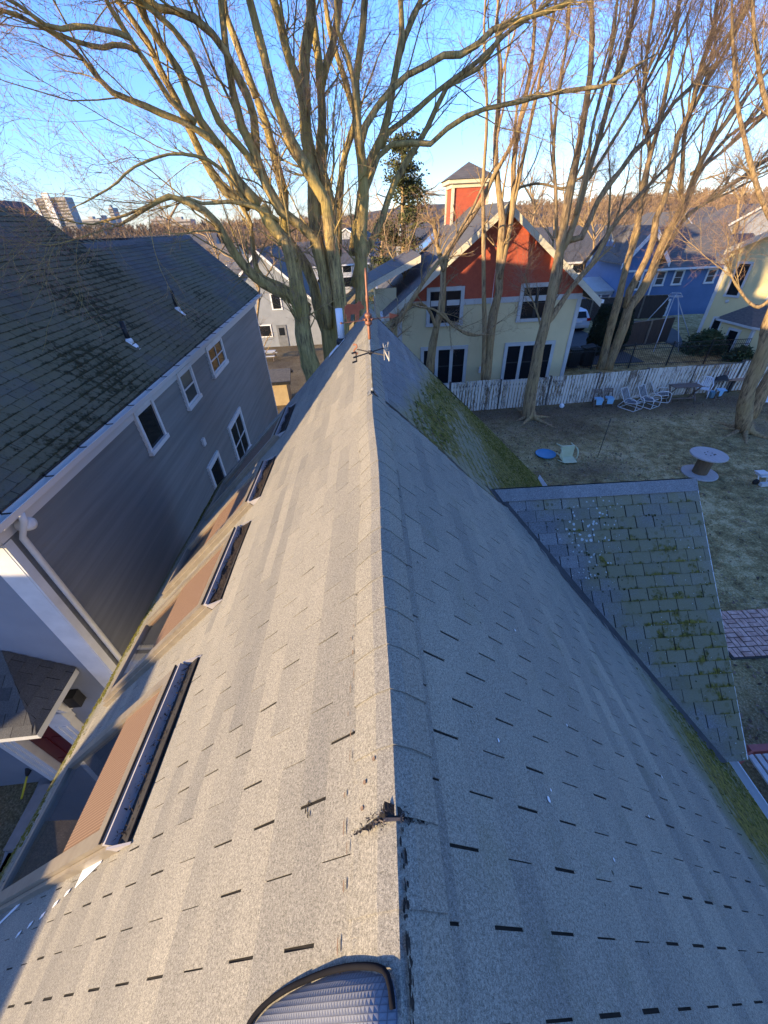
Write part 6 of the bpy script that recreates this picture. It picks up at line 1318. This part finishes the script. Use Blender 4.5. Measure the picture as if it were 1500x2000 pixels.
def disc_and_chair():
    p = atZ(1065, 889); t = MB(); t.lathe([(.0, .05), (.30, .05), (.36, .07), (.375, .09), (.39, .085), (.38, .05), (.3, .02), (.0, .02)], (p[0], p[1], 0), 36)
    tag(t.build('round_disc', MT['bluep']), 'round blue plastic disc lying flat on the lawn beside the overturned chair', 'disc')
    p = atZ(1108, 898); c = thing('overturned_chair', 'pale yellow chair lying on its back on the lawn, next to the blue disc', 'chair', (p[0], p[1], 0))
    x, y = p[0], p[1]; fr = lambda X, Y, Z: (x + X, y + Y, Z)
    # on its back: the backrest lies on the grass (toward the viewer), seat stands up, legs point away
    m = MB(); n = 9; A = []; 
    for i in range(n):
        s = -1 + 2 * i / (n - 1)
        A.append([fr(.24 * s, -.32 + .02 * s * s, .05), fr(.27 * s, -.1, .035 + .02 * s * s), fr(.26 * s, .16, .07)])
    V = [q for a in A for q in a]; m.add(V, [[i * 3 + j, (i + 1) * 3 + j, (i + 1) * 3 + j + 1, i * 3 + j + 1] for i in range(n - 1) for j in range(2)], 0, True); V2 = [(a, b, c_ - .015) for a, b, c_ in V]; m.add(V2, [[i * 3 + j, i * 3 + j + 1, (i + 1) * 3 + j + 1, (i + 1) * 3 + j] for i in range(n - 1) for j in range(2)], 0, True)
    m.build('backrest', MT['palechair'], c)
    m = MB(); m.box((x - .25, y + .15, .07), (x + .25, y + .18, .50)); m.box((x - .25, y + .14, .49), (x + .25, y + .21, .52)); m.build('seat', MT['palechair'], c)
    for sx in (-1, 1):
        m = MB(); m.tube(catmull([fr(.26 * sx, -.12, .06), fr(.30 * sx, -.1, .25), fr(.31 * sx, .02, .42), fr(.29 * sx, .16, .46)], 10), .022, 8); m.build('armrest', MT['palechair'], c)
        m = MB(); m.tube(catmull([fr(.23 * sx, .17, .48), fr(.26 * sx, .36, .46), fr(.29 * sx, .55, .43)], 6), [.03, .028, .026, .024, .022, .02], 8); m.build('leg', MT['palechair'], c)
        m = MB(); m.tube(catmull([fr(.23 * sx, .17, .1), fr(.25 * sx, .36, .08), fr(.28 * sx, .55, .05)], 6), [.03, .028, .026, .024, .022, .02], 8); m.build('leg', MT['palechair'], c)
    m = MB(); m.tube([fr(-.24, -.33, .06), fr(-.34, -.17, .05), fr(-.40, .0, .03)], .015, 6); m.build('loose_strut', MT['palechair'], c)
disc_and_chair()
def lounge_chair():
    """tubular lawn chair with straps, local frame: faces -Y, origin on the ground under the seat"""
    c = thing('lawn_chair', 'left lawn chair of the pair with grey straps, by the white fence', 'chair', (0, 0, 0), 'lawn chairs by the white fence')
    f = MB()
    for s in (-1, 1):
        x = .29 * s
        f.tube(catmull([(x, -.42, .02), (x, .32, .02), (x, .40, .05), (x, .36, .12), (x, .10, .48), (x, -.05, .56), (x, -.30, .55), (x, -.42, .48), (x, -.46, .30), (x, -.45, .06), (x, -.42, .02)], 34), .017, 7)
    f.tube([(-.29, -.40, .02), (.29, -.40, .02)], .014, 6); f.tube([(-.29, .3, .02), (.29, .3, .02)], .014, 6); f.build('arm_frame', MT['frame_w'], c)
    f = MB(); pr = [(-.34, .37), (-.05, .31), (.12, .30), (.2, .35), (.50, .80), (.54, .84)]
    for s in (-1, 1): f.tube(catmull([(.25 * s, a, b) for a, b in pr], 16), .015, 7)
    f.tube([(-.25, .54, .84), (.25, .54, .84)], .015, 7); f.tube([(-.25, -.34, .37), (.25, -.34, .37)], .015, 7); f.build('seat_frame', MT['frame_w'], c)
    def straps(seg, n, name):
        m = MB(); P = catmull([(0, a, b) for a, b in seg], 40)
        for i in range(n):
            p = P[int(i * 39 / n)]; q = P[min(39, int((i + .8) * 39 / n))]; m.add([(-.25, p[1], p[2]), (.25, p[1], p[2]), (.25, q[1], q[2]), (-.25, q[1], q[2])], [[0, 1, 2, 3]]); m.add([(-.25, p[1], p[2] - .006), (.25, p[1], p[2] - .006), (.25, q[1], q[2] - .006), (-.25, q[1], q[2] - .006)], [[3, 2, 1, 0]])
        m.build(name, MT['strap'], c)
    straps(pr[:4], 9, 'seat'); straps(pr[3:], 13, 'backrest'); return c
CH = lounge_chair()
a = atZ(1228, 797); CH.location = (a[0], a[1], 0); CH.rotation_euler = (0, 0, R_(28))
a = atZ(1262, 793); dup(CH, (a[0], a[1] + .05, 0), (0, 0, R_(26)), 'right lawn chair of the pair with grey straps, touching its neighbour')
a = atZ(1286, 783); o = dup(CH, (a[0], a[1] + .1, 0), (0, 0, R_(62)), 'third lawn chair, turned aside with only its rounded arm frame toward the lawn')
def small_things():
    # folded wooden chairs with blue cloths
    for lab, u, v, rot in (('left one of two small folding wooden chairs with blue seats by the fence', 1163, 793, 10), ('right one of two small folding chairs with blue seats, next to the lawn chairs', 1184, 791, -15)):
        p = atZ(u, v); c = thing('folding_chair', lab, 'chair', (p[0], p[1], 0), 'folding chairs by the fence'); x, y = p[0], p[1]; w = .19
        m = MB()
        for s in (-1, 1): m.bar((x + w * s, y - .22, 0), (x + w * s, y + .22, .78), .03, .035); m.bar((x + w * s * .85, y + .22, 0), (x + w * s * .85, y - .2, .42), .03, .035)
        m.bar((x - w, y - .16, .12), (x + w, y - .16, .12), .02, .03); m.build('frame', MT['wood'], c)
        m = MB()
        for i in range(3): m.bar((x - w, y + .15 + .03 * i, .62 + .06 * i), (x + w, y + .15 + .03 * i, .62 + .06 * i), .015, .045)
        m.build('backrest', MT['wood'], c)
        m = MB(); m.prism([(x - w, y - .22, .40), (x + w, y - .22, .40), (x + w, y + .08, .41), (x - w, y + .08, .41)], (0, 0, .02)); m.prism([(x - w + .02, y - .225, .40), (x + w - .02, y - .225, .40), (x + w - .04, y - .235, .14), (x - w + .05, y - .235, .16)], (0, -.01, 0)); m.build('seat', MT['skyblue'], c)
    p = atZ(1096, 797); b = MB(); b.lathe([(.02, .0), (.09, .04), (.12, .12), (.09, .2), (.02, .24)], (p[0], p[1], 0), 16); tag(b.build('ball', MT['pvc']), 'small white ball on the ground below the fence', 'ball')
    # long low table
    p0 = atZ(1308, 785); p1 = atZ(1352, 782); x0, x1, y = p0[0], p1[0] + .05, p0[1]; t = thing('garden_table', 'weathered wooden table with crossed legs against the fence, between lawn chairs and white chair', 'table', ((x0 + x1) / 2, y, 0))
    m = MB()
    for i in range(5): m.box((x0 - .05, y - .08 + i * .11, .70), (x1 + .1, y + .02 + i * .11, .735))
    m.build('tabletop', MT['wood'], t)
    for x in (x0, x1):
        for s in (0, 1): m = MB(); m.bar((x, y - .06 + s * .5, 0), (x, y + .44 - s * .5, .70), .04, .06); m.build('leg', MT['wood'], t)
    m = MB(); m.bar((x0, y - .02, .16), (x1, y - .02, .16), .03, .05); m.build('stretcher', MT['wood'], t)
    # white plastic armchair
    p = atZ(1370, 777); x, y = p[0] + .08, p[1] + .25; c = thing('plastic_chair', 'white moulded plastic armchair in front of the fence', 'chair', (x, y, 0)); ra = R_(-35)
    def F(X, Y, Z): return np.array([x + X * math.cos(ra) - Y * math.sin(ra), y + X * math.sin(ra) + Y * math.cos(ra), Z])
    m = MB(); m.add([F(-.25, -.25, .42), F(.25, -.25, .42), F(.22, .22, .40), F(-.22, .22, .40), F(-.25, -.25, .39), F(.25, -.25, .39), F(.22, .22, .37), F(-.22, .22, .37)], [[0, 1, 2, 3], [7, 6, 5, 4], [0, 4, 5, 1], [1, 5, 6, 2], [2, 6, 7, 3], [3, 7, 4, 0]]); m.build('seat', MT['whitep'], c)
    m = MB()
    for i in range(7):
        s = -1 + i / 3; a0 = F(.20 * s, .22 + .02 * (1 - s * s), .44); a1 = F(.24 * s, .33 + .03 * (1 - s * s), .82 + .05 * (1 - s * s)); m.bar(a0, a1, .045, .015, 0, F(0, 1, 0) - F(0, 0, 0))
    m.tube(catmull([F(-.27, .30, .80), F(-.14, .35, .87), F(.14, .35, .87), F(.27, .30, .80)], 10), .025, 8); m.build('backrest', MT['whitep'], c)
    for s in (-1, 1):
        m = MB(); m.tube(catmull([F(.27 * s, .30, .80), F(.31 * s, .1, .68), F(.31 * s, -.2, .64), F(.29 * s, -.26, .58), F(.28 * s, -.27, .40)], 12), .026, 8); m.build('armrest', MT['whitep'], c)
        for yy in (-.26, .25): m = MB(); m.tube([F(.25 * s, yy * .95, .41), F(.28 * s, yy * 1.15, 0)], [.034, .022], 8); m.build('leg', MT['whitep'], c)
    # buckets and a folding stool
    p = atZ(1388, 777); b = MB(); b.lathe([(.10, 0), (.14, .32), (.15, .33), (.13, .32), (.09, .02)], (p[0], p[1], 0), 16); tag(b.build('bucket', MT['skyblue']), 'light blue bucket on the ground just right of the white armchair', 'bucket')
    p = atZ(1401, 779); s = thing('folding_stool', 'small stool with a pale blue seat and wooden legs under the black cover', 'stool', (p[0], p[1], 0)); x, y = p[0], p[1]
    m = MB(); m.prism([(x - .2, y - .1, .42), (x + .2, y - .12, .42), (x + .24, y + .16, .45), (x - .16, y + .18, .45)], (0, 0, .03)); m.prism([(x - .15, y - .11, .42), (x + .05, y - .115, .42), (x + .0, y - .13, .2), (x - .13, y - .13, .18)], (0, -.01, 0)); m.build('seat', MT['skyblue'], s)
    for sx in (-1, 1): m = MB(); m.bar((x + .16 * sx, y - .1, 0), (x + .16 * sx, y + .15, .42), .03, .03); m.bar((x + .14 * sx, y + .15, 0), (x + .14 * sx, y - .1, .42), .03, .03); m.build('leg', MT['wood'], s)
    m = MB(); m.bar((x - .17, y - .08, .05), (x + .17, y - .08, .05), .02, .03); m.build('stretcher', MT['wood'], s)
    # grill under black cover, red cover, tan board table
    def draped(name, lab, cat, x, y, w, d, h, mat, seed):
        rg = np.random.default_rng(seed); n = 14; m = MB(); V = []
        for i in range(n):
            for j in range(n):
                s, t = -1 + 2 * i / (n - 1), -1 + 2 * j / (n - 1); e = max(abs(s), abs(t)); z = h * (1 - e ** 6) ** .5 * (.86 + .14 * math.cos(s * 2) + .05 * rg.normal()); k = 1 + .12 * (1 - z / h)
                V.append((x + w * s * k, y + d * t * k, max(0.0, z)))
        m.add(V, [[i * n + j, (i + 1) * n + j, (i + 1) * n + j + 1, i * n + j + 1] for i in range(n - 1) for j in range(n - 1)], 0, True); return tag(m.build(name, MT[mat]), lab, cat)
    p = atZ(1402, 770); t = thing('side_table', 'brown wooden side table holding a black cover, right of the white armchair', 'table', (p[0] + .1, p[1] + .35, 0)); X, Yy = p[0] + .1, p[1] + .35
    m = MB(); m.box((X - .45, Yy - .2, .60), (X + .45, Yy + .22, .66)); m.build('tabletop', MT['rail'], t)
    for sx in (-1, 1):
        for sy in (-1, 1): m = MB(); m.box((X + .4 * sx - .03, Yy + .18 * sy - .03, 0), (X + .4 * sx + .03, Yy + .18 * sy + .03, .60)); m.build('leg', MT['rail'], t)
    draped('black_cover', 'crumpled black cover lying on the brown side table', 'cover', X - .1, Yy + .0, .3, .18, .22, 'blackcloth', 3).location.z = .66
    p = atZ(1440, 770); X, Yy = p[0], p[1] + .3; t = thing('board_table', 'tan board on dark trestles by the fence, left of the rooted tree', 'table', (X, Yy, 0))
    m = MB(); m.prism([(X - .55, Yy - .05, .62), (X + .65, Yy - .22, .60), (X + .72, Yy + .3, .66), (X - .35, Yy + .36, .68)], (0, 0, .025)); m.build('tabletop', MT['plank'], t)
    for sx in (-.3, .5):
        for sy in (-.02, .22): m = MB(); m.box((X + sx - .03, Yy + sy - .03, 0), (X + sx + .03, Yy + sy + .03, .60)); m.build('leg', MT['black'], t)
    draped('red_cover', 'folded dark red cover behind the tan board by the fence', 'cover', X - .2, Yy + .52, .5, .14, .88, 'redcloth', 8)
    draped('white_cover', 'white plastic sheet on the ground behind the thick tree at the right edge', 'sheet', atZ(1500, 781)[0] + .2, atZ(1500, 781)[1], .5, .25, .18, 'pvc', 5)
    # rods and twigs on the lawn
    b = atZ(1167, 893); tp = atY(1193, 818, b[1]); m = MB(); m.tube([b - np.array([0, 0, .1]), tp], .012, 6); tag(m.build('garden_stake', MT['black']), 'thin dark stake standing upright in the middle of the lawn', 'stake')
    for i, (u, v, lab) in enumerate(((1290, 890, 'pale broken stick on the lawn left of the spool'), (1070, 832, 'fallen stick on bare soil near the fence tree'))):
        p = atZ(u, v); m = MB(); m.tube(catmull([p + np.array([-.2, -.12, .02]), p + np.array([0, .02, .05]), p + np.array([.22, .08, .03])], 6), .013, 6); tag(m.build('stick', MT['plank']), lab, 'stick')
    # low pale cart at the right edge
    p = atZ(1478, 945); X, Yy = p[0] + .25, p[1]; c = thing('low_cart', 'small pale low cart with blue-grey blocks on the lawn, right edge', 'cart', (X, Yy, 0))
    m = MB(); m.box((X - .25, Yy - .02, .26), (X + .6, Yy + .26, .30)); m.box((X - .28, Yy + .05, .33), (X + .05, Yy + .3, .36)); m.build('platform', MT['slat'], c)
    for q in (-.2, .1, .45): m = MB(); m.bar((X + q, Yy + .02, 0), (X + q - .04, Yy + .1, .26), .03, .03); m.build('leg', MT['frame_w'], c)
    for q in (-.3, .12): m = MB(); m.box((X + q, Yy - .22, .02), (X + q + .3, Yy - .1, .14)); m.build('block', MT['trim_grey'], c)
    for q in (-.35, .5): m = MB(); m.lathe([(.03, -.03), (.10, -.03), (.10, .03), (.03, .03)], (X + q, Yy - .02, .10), 14, 0, (0, 1, 0)); m.build('wheel', MT['rubber'], c)
small_things()
def bench():
    # slatted bench by the near right eave
    zt = .45; a = atZ(1462, 1475, zt); b = atZ(1500, 1540, zt); x, y1 = a[0] - .05, a[1]
    t = thing('slatted_bench', 'faded red bench with pale slats below the right eave', 'bench', (x + .3, y1 - .6, 0)); y0 = y1 - 1.6
    s = MB()
    for i in range(4): s.box((x + .02 + i * .125, y0, zt), (x + .105 + i * .125, y1, zt + .03))
    s.build('seat', MT['slat'], t); s = MB()
    for i in range(3): s.box((x + .56 + i * .02, y0, .58 + i * .14), (x + .585 + i * .02, y1, .67 + i * .14))
    s.build('backrest', MT['slat'], t)
    for yy in (y1 - .02, y0 + .1):
        e = MB(); e.box((x - .02, yy, 0), (x + .08, yy + .06, zt - .003)); e.box((x + .50, yy, 0), (x + .555, yy + .06, 1.0)); e.box((x - .04, yy + .062, zt - .12), (x + .56, yy + .1, zt + .02)); e.box((x - .04, yy + .0, .64), (x + .5, yy + .09, .69)); e.box((x - .03, yy + .01, zt + .021), (x + .05, yy + .07, .64)); e.build('end_frame', MT['redbench'], t)
bench()
def pole_frame():
    c = np.array([20.35, 28.2, 0]); t = thing('pole_frame', 'tall grey four-legged metal pole frame behind the black fence', 'frame', c); top = 2.95
    feet = [(19.43, 30.0), (18.8, 26.2), (22.4, 27.7), (20.3, 25.9)]; tops = [(-.22, .2), (-.2, -.2), (.22, .2), (.05, -.22)]
    for f, q in zip(feet, tops): m = MB(); m.tube([(f[0], f[1], 0), (c[0] + q[0], c[1] + q[1], top)], .03, 8); m.build('leg', MT['steel'], t)
    m = MB(); P = [(c[0] + .45 * math.cos(a), c[1] + .45 * math.sin(a), top) for a in np.linspace(0, 2 * math.pi, 7)]; m.tube(P, .022, 6, 0, False)
    m.tube([P[0], P[3]], .02, 6); m.tube([P[1], P[4]], .02, 6); P2 = [(c[0] + .28 * math.cos(a), c[1] + .28 * math.sin(a), top + .18) for a in np.linspace(0, 2 * math.pi, 7)]; m.tube(P2, .018, 6, 0, False)
    for i in (0, 2, 4): m.tube([P[i], P2[i]], .015, 6)
    m.build('top_ring', MT['steel'], t)
pole_frame()
def bins():
    for i, (lab, x, y) in enumerate((('dark lidded bin behind the black fence by the yellow house corner', 12.3, 24.0), ('second dark bin beside the first behind black fence, lid tilted', 13.2, 24.1))):
        b = thing('wheelie_bin', lab, 'bin', (x, y, 0), 'bins behind the black fence'); m = MB(); m.add([(x - .25, y - .28, .06), (x + .25, y - .28, .06), (x + .25, y + .24, .06), (x - .25, y + .24, .06), (x - .32, y - .36, 1.05), (x + .32, y - .36, 1.05), (x + .32, y + .36, 1.05), (x - .32, y + .36, 1.05)], [[0, 3, 2, 1], [0, 1, 5, 4], [1, 2, 6, 5], [2, 3, 7, 6], [3, 0, 4, 7], [4, 5, 6, 7]]); m.build('body', MT['black'], b)
        m = MB(); k = .12 * i; m.prism([(x - .35, y - .4, 1.055), (x + .35, y - .4, 1.055 + k), (x + .35, y + .4, 1.055 + k), (x - .35, y + .4, 1.055)], (0, 0, .06)); m.build('lid', MT['rubber'], b)
        for sx in (-1, 1): m = MB(); m.lathe([(.04, -.03), (.1, -.03), (.1, .03), (.04, .03)], (x + .26 * sx, y + .25, .10), 14, 0, (1, 0, 0)); m.build('wheel', MT['rubber'], b)
bins()
def car():
    x, y = 16.35, 32.4; c = thing('parked_car', 'silver-white estate car parked in the car park beside the yellow house, seen from behind', 'car', (x, y + 2.2, 0)); hw = .90
    prof = [(.05, .30), (.0, .55), (.03, .85), (.10, .98), (.45, 1.45), (.75, 1.52), (1.9, 1.52), (2.6, 1.42), (3.35, 1.02), (4.3, .88), (4.55, .72), (4.58, .38), (4.45, .25), (.2, .25)]
    n = len(prof); m = MB(); V = []
    for s, k in ((-1, .86), (-1, 1.0), (1, 1.0), (1, .86)):
        for a, z in prof: tuck = .80 if z > 1.1 else (.97 if z > .9 else 1.0); V.append((x + s * hw * k * tuck if abs(k) == 1 else x + s * hw * tuck * .94, y + a if k == 1 else y + a * .985 + .03, z if k == 1 else z + (.015 if z > .6 else 0)))
    F = [[r * n + i, r * n + (i + 1) % n, (r + 1) * n + (i + 1) % n, (r + 1) * n + i] for r in range(3) for i in range(n)]; m.add(V, F, 0, False)
    m.f.append((np.array([list(range(n))]), 0, False, None, None)); m.f.append((np.array([list(range(3 * n, 4 * n))[::-1]]), 0, False, None, None)); m.build('body', MT['carpaint'], c)
    m = MB(); m.prism([(x - .60, y + .105, 1.03), (x + .60, y + .105, 1.03), (x + .56, y + .40, 1.42), (x - .56, y + .40, 1.42)], (0, -.03, .02)); m.build('rear_window', MT['glass'], c)
    for s in (-1, 1):
        m = MB(); m.prism([(x + s * .83, y + .75, 1.05), (x + s * .83, y + 3.0, 1.05), (x + s * .745, y + 2.5, 1.40), (x + s * .735, y + .85, 1.44)], (s * .03, 0, 0)); m.build('side_window', MT['glass'], c)
        m = MB(); m.box((x + s * .76 - .13, y - .02, .82), (x + s * .76 + .13, y + .12, 1.02)); m.build('tail_light', MT['taillight'], c)
        for yy in (.85, 3.55):
            m = MB(); m.lathe([(.18, -.11), (.30, -.11), (.335, -.08), (.335, .08), (.30, .11), (.18, .11)], (x + s * .82, y + yy, .335), 22, 0, (1, 0, 0)); w = m.build('wheel', MT['rubber'], c); m = MB(); m.lathe([(.03, .115), (.19, .115), (.19, .09), (.03, .09)], (x + s * .82, y + yy, .335), 16, 0, (s, 0, 0)); m.build('rim', MT['steel'], w)
    m = MB(); m.box((x - .85, y - .07, .36), (x + .85, y + .02, .58)); m.build('bumper', MT['trim_grey'], c); m = MB(); m.box((x - .26, y - .025, .72), (x + .26, y + .04, .84)); m.build('number_plate', MT['white'], c)
car()
def picnic():
    p = atZ(524, 702, -2.1); x, y = p[0], p[1]; t = thing('picnic_table', 'grey wooden garden bench in front of the white house, left of the big tree', 'bench', (x, y, -2.1)); m = MB()
    for i in range(4): m.box((x - .8, y - .3 + i * .16, -1.40), (x + .8, y - .17 + i * .16, -1.36))
    m.build('tabletop', MT['trim_grey'], t)
    for sx in (-.65, .65):
        m = MB(); m.bar((x + sx, y - .7, -2.1), (x + sx, y - .1, -1.4), .05, .08); m.bar((x + sx, y + .7, -2.1), (x + sx, y + .1, -1.4), .05, .08); m.bar((x + sx, y - .6, -1.75), (x + sx, y + .6, -1.75), .05, .08); m.build('leg', MT['wood'], t)
    for sy in (-.62, .62): m = MB(); m.box((x - .8, y + sy - .13, -1.70), (x + .8, y + sy + .13, -1.66)); m.build('seat', MT['trim_grey'], t)
picnic()
# grass and leaf litter in the lawn
def litter():
    rg = np.random.default_rng(21); n = 52000; x = rg.uniform(3.6, 20, n); y = rg.uniform(1.0, 18.2, n); keep = rg.random(n) < np.clip(.4 + .6 * np.sin(x * 1.7 + np.sin(y * 1.3) * 2) * np.sin(y * 2.1 + x * .6), 0.1, 1); x, y = x[keep], y[keep]; n = len(x)
    z = zg(x, y); a = rg.uniform(0, 6.28, n); h = rg.uniform(.012, .05, n); l = rg.uniform(.02, .07, n); w = rg.uniform(.006, .014, n)
    P = np.stack([x, y, z], -1); d = np.stack([np.cos(a), np.sin(a), 0 * a], -1); s = np.stack([-np.sin(a), np.cos(a), 0 * a], -1)
    V = np.stack([P - s * w[:, None], P + s * w[:, None], P + d * l[:, None] + np.stack([0 * a, 0 * a, h], -1)], 1); m = MB(); m.add(V.reshape(-1, 3), np.arange(3 * n).reshape(-1, 3)); o = m.build('grass', MT['straw']); o['kind'] = 'stuff'; o['label'] = 'short dry winter grass of the lawn'
litter()
def leaf_litter():
    rg = np.random.default_rng(33); n = 16000; x = rg.uniform(3.4, 21, n); y = rg.uniform(.5, 18.1, n); k = rg.random(n) < np.clip(.25 + .9 * np.exp(-((y - 17.2) / 1.6) ** 2) + .7 * np.exp(-(((x - 7) / 3) ** 2 + ((y - 15) / 4) ** 2)) + .8 * np.exp(-(((x - 7) / 3) ** 2 + ((y - 2) / 2.5) ** 2)), 0, 1); x, y = x[k], y[k]; n = len(x)
    P = np.stack([x, y, zg(x, y) + .012 + .02 * rg.random(n)], -1); d = rg.normal(0, 1, (n, 3)); d[:, 2] *= .35; d /= np.linalg.norm(d, axis=1, keepdims=True); q = np.cross(d, np.array([0, 0, 1.0])); q /= np.linalg.norm(q, axis=1, keepdims=True); q[:, 2] += rg.normal(0, .3, n)
    L = rg.uniform(.02, .055, n)[:, None]; V = np.stack([P - d * L, P - q * L * .55, P + d * L, P + q * L * .55], 1); sel = rg.random(n) < .5
    m = MB()
    for i, mk in enumerate((sel, ~sel)): m.add(V[mk].reshape(-1, 3), np.arange(4 * mk.sum()).reshape(-1, 4), i)
    o = m.build('leaf_litter', [MT['leaf_a'], MT['leaf_b']]); o['kind'] = 'stuff'; o['label'] = 'dead brown leaves scattered over the lawn'
leaf_litter()
def moss_tufts():
    """raised moss cushions on the damp parts of the roofs"""
    rg = np.random.default_rng(77)
    def grow(name, parent, place, fn, box, n, size, mat):
        a = rg.uniform(box[0], box[1], n * 6); u = rg.uniform(box[2], box[3], n * 6); cl = np.sin(a * 9 + 2 * np.sin(u * 7)) * np.sin(u * 11 + np.sin(a * 5)) * .35
        pr = np.array([fn(x, y) for x, y in zip(a, u)]) + cl; k = np.where(pr > rg.uniform(.35, 1.25, n * 6))[0][:n]
        V = []
        for i in k:
            P = place(a[i], u[i]); r = size * rg.uniform(.5, 1.4); e1, e2, nn = AXES
            th = rg.uniform(0, 6.28); ring = [P + (e1 * math.cos(th + q) + e2 * math.sin(th + q)) * r * rg.uniform(.7, 1.2) for q in (0, 1.05, 2.1, 3.14, 4.2, 5.24)]
            V += ring + [P + nn * r * rg.uniform(.45, .8)]
        if not V: return
        m = MB(); b = np.arange(len(k))[:, None] * 7; m.add(np.array(V), np.concatenate([b + np.array([j, (j + 1) % 6, 6]) for j in range(6)]), 0, True); o = m.build(name, MT[mat], parent); o['kind'] = 'stuff'
    global AXES
    AXES = (np.array([0, 1.0, 0]), UR, NR)
    sp = lambda u: 3.5 + .05 * u
    far = lambda a, u: (.9 * float(sstep(u, 1.9, 3.2)) + .55 * float(sstep(u - .32 * (a - 3.4), .2, .5)) * (1 - float(sstep(u - .32 * (a - 3.4), .8, 1.3)))) if a > sp(u) + .08 else 0.0
    grow('moss', house, lambda a, u: rr(u, a, .0), far, (3.5, 7.75, .3, UR1 - .05), 3600, .020, 'moss')
    near = lambda a, u: float(sstep(u, 3.5, 4.5)) * (.95 - .5 * float(sstep(a, 1.6, 2.4)))
    grow('moss', house, lambda a, u: rr(u, a, .004), near, (-.8, 3.4, 3.3, UR1 - .03), 1500, .014, 'moss')
    left = lambda a, u: .8 * float(sstep(u, 4.75, 5.15))
    AXES = (np.array([0, 1.0, 0]), UL, NL)
    grow('moss', house, lambda a, u: rl(u, a, .004), left, (.2, 7.7, 4.6, UL1), 1500, .016, 'moss')
    yr, zr, s_ = 3.74, 5.10, .97; nn = math.hypot(1, s_); Un = np.array([0, -1, -s_]) / nn; Nn = np.array([0, -s_, 1]) / nn
    AXES = (np.array([1.0, 0, 0]), Un, Nn)
    joint = lambda a, u: (.62 if ((u - .13) % .138) > .118 else .18) * (1 if a > (ZR - (zr - u * s_ / nn)) / SRt + .25 else 0)
    grow('moss', house, lambda a, u: np.array([a, yr, zr]) + Un * u + Nn * .006, joint, (1.5, 3.75, .3, 3.05), 900, .012, 'moss_dark')
moss_tufts()
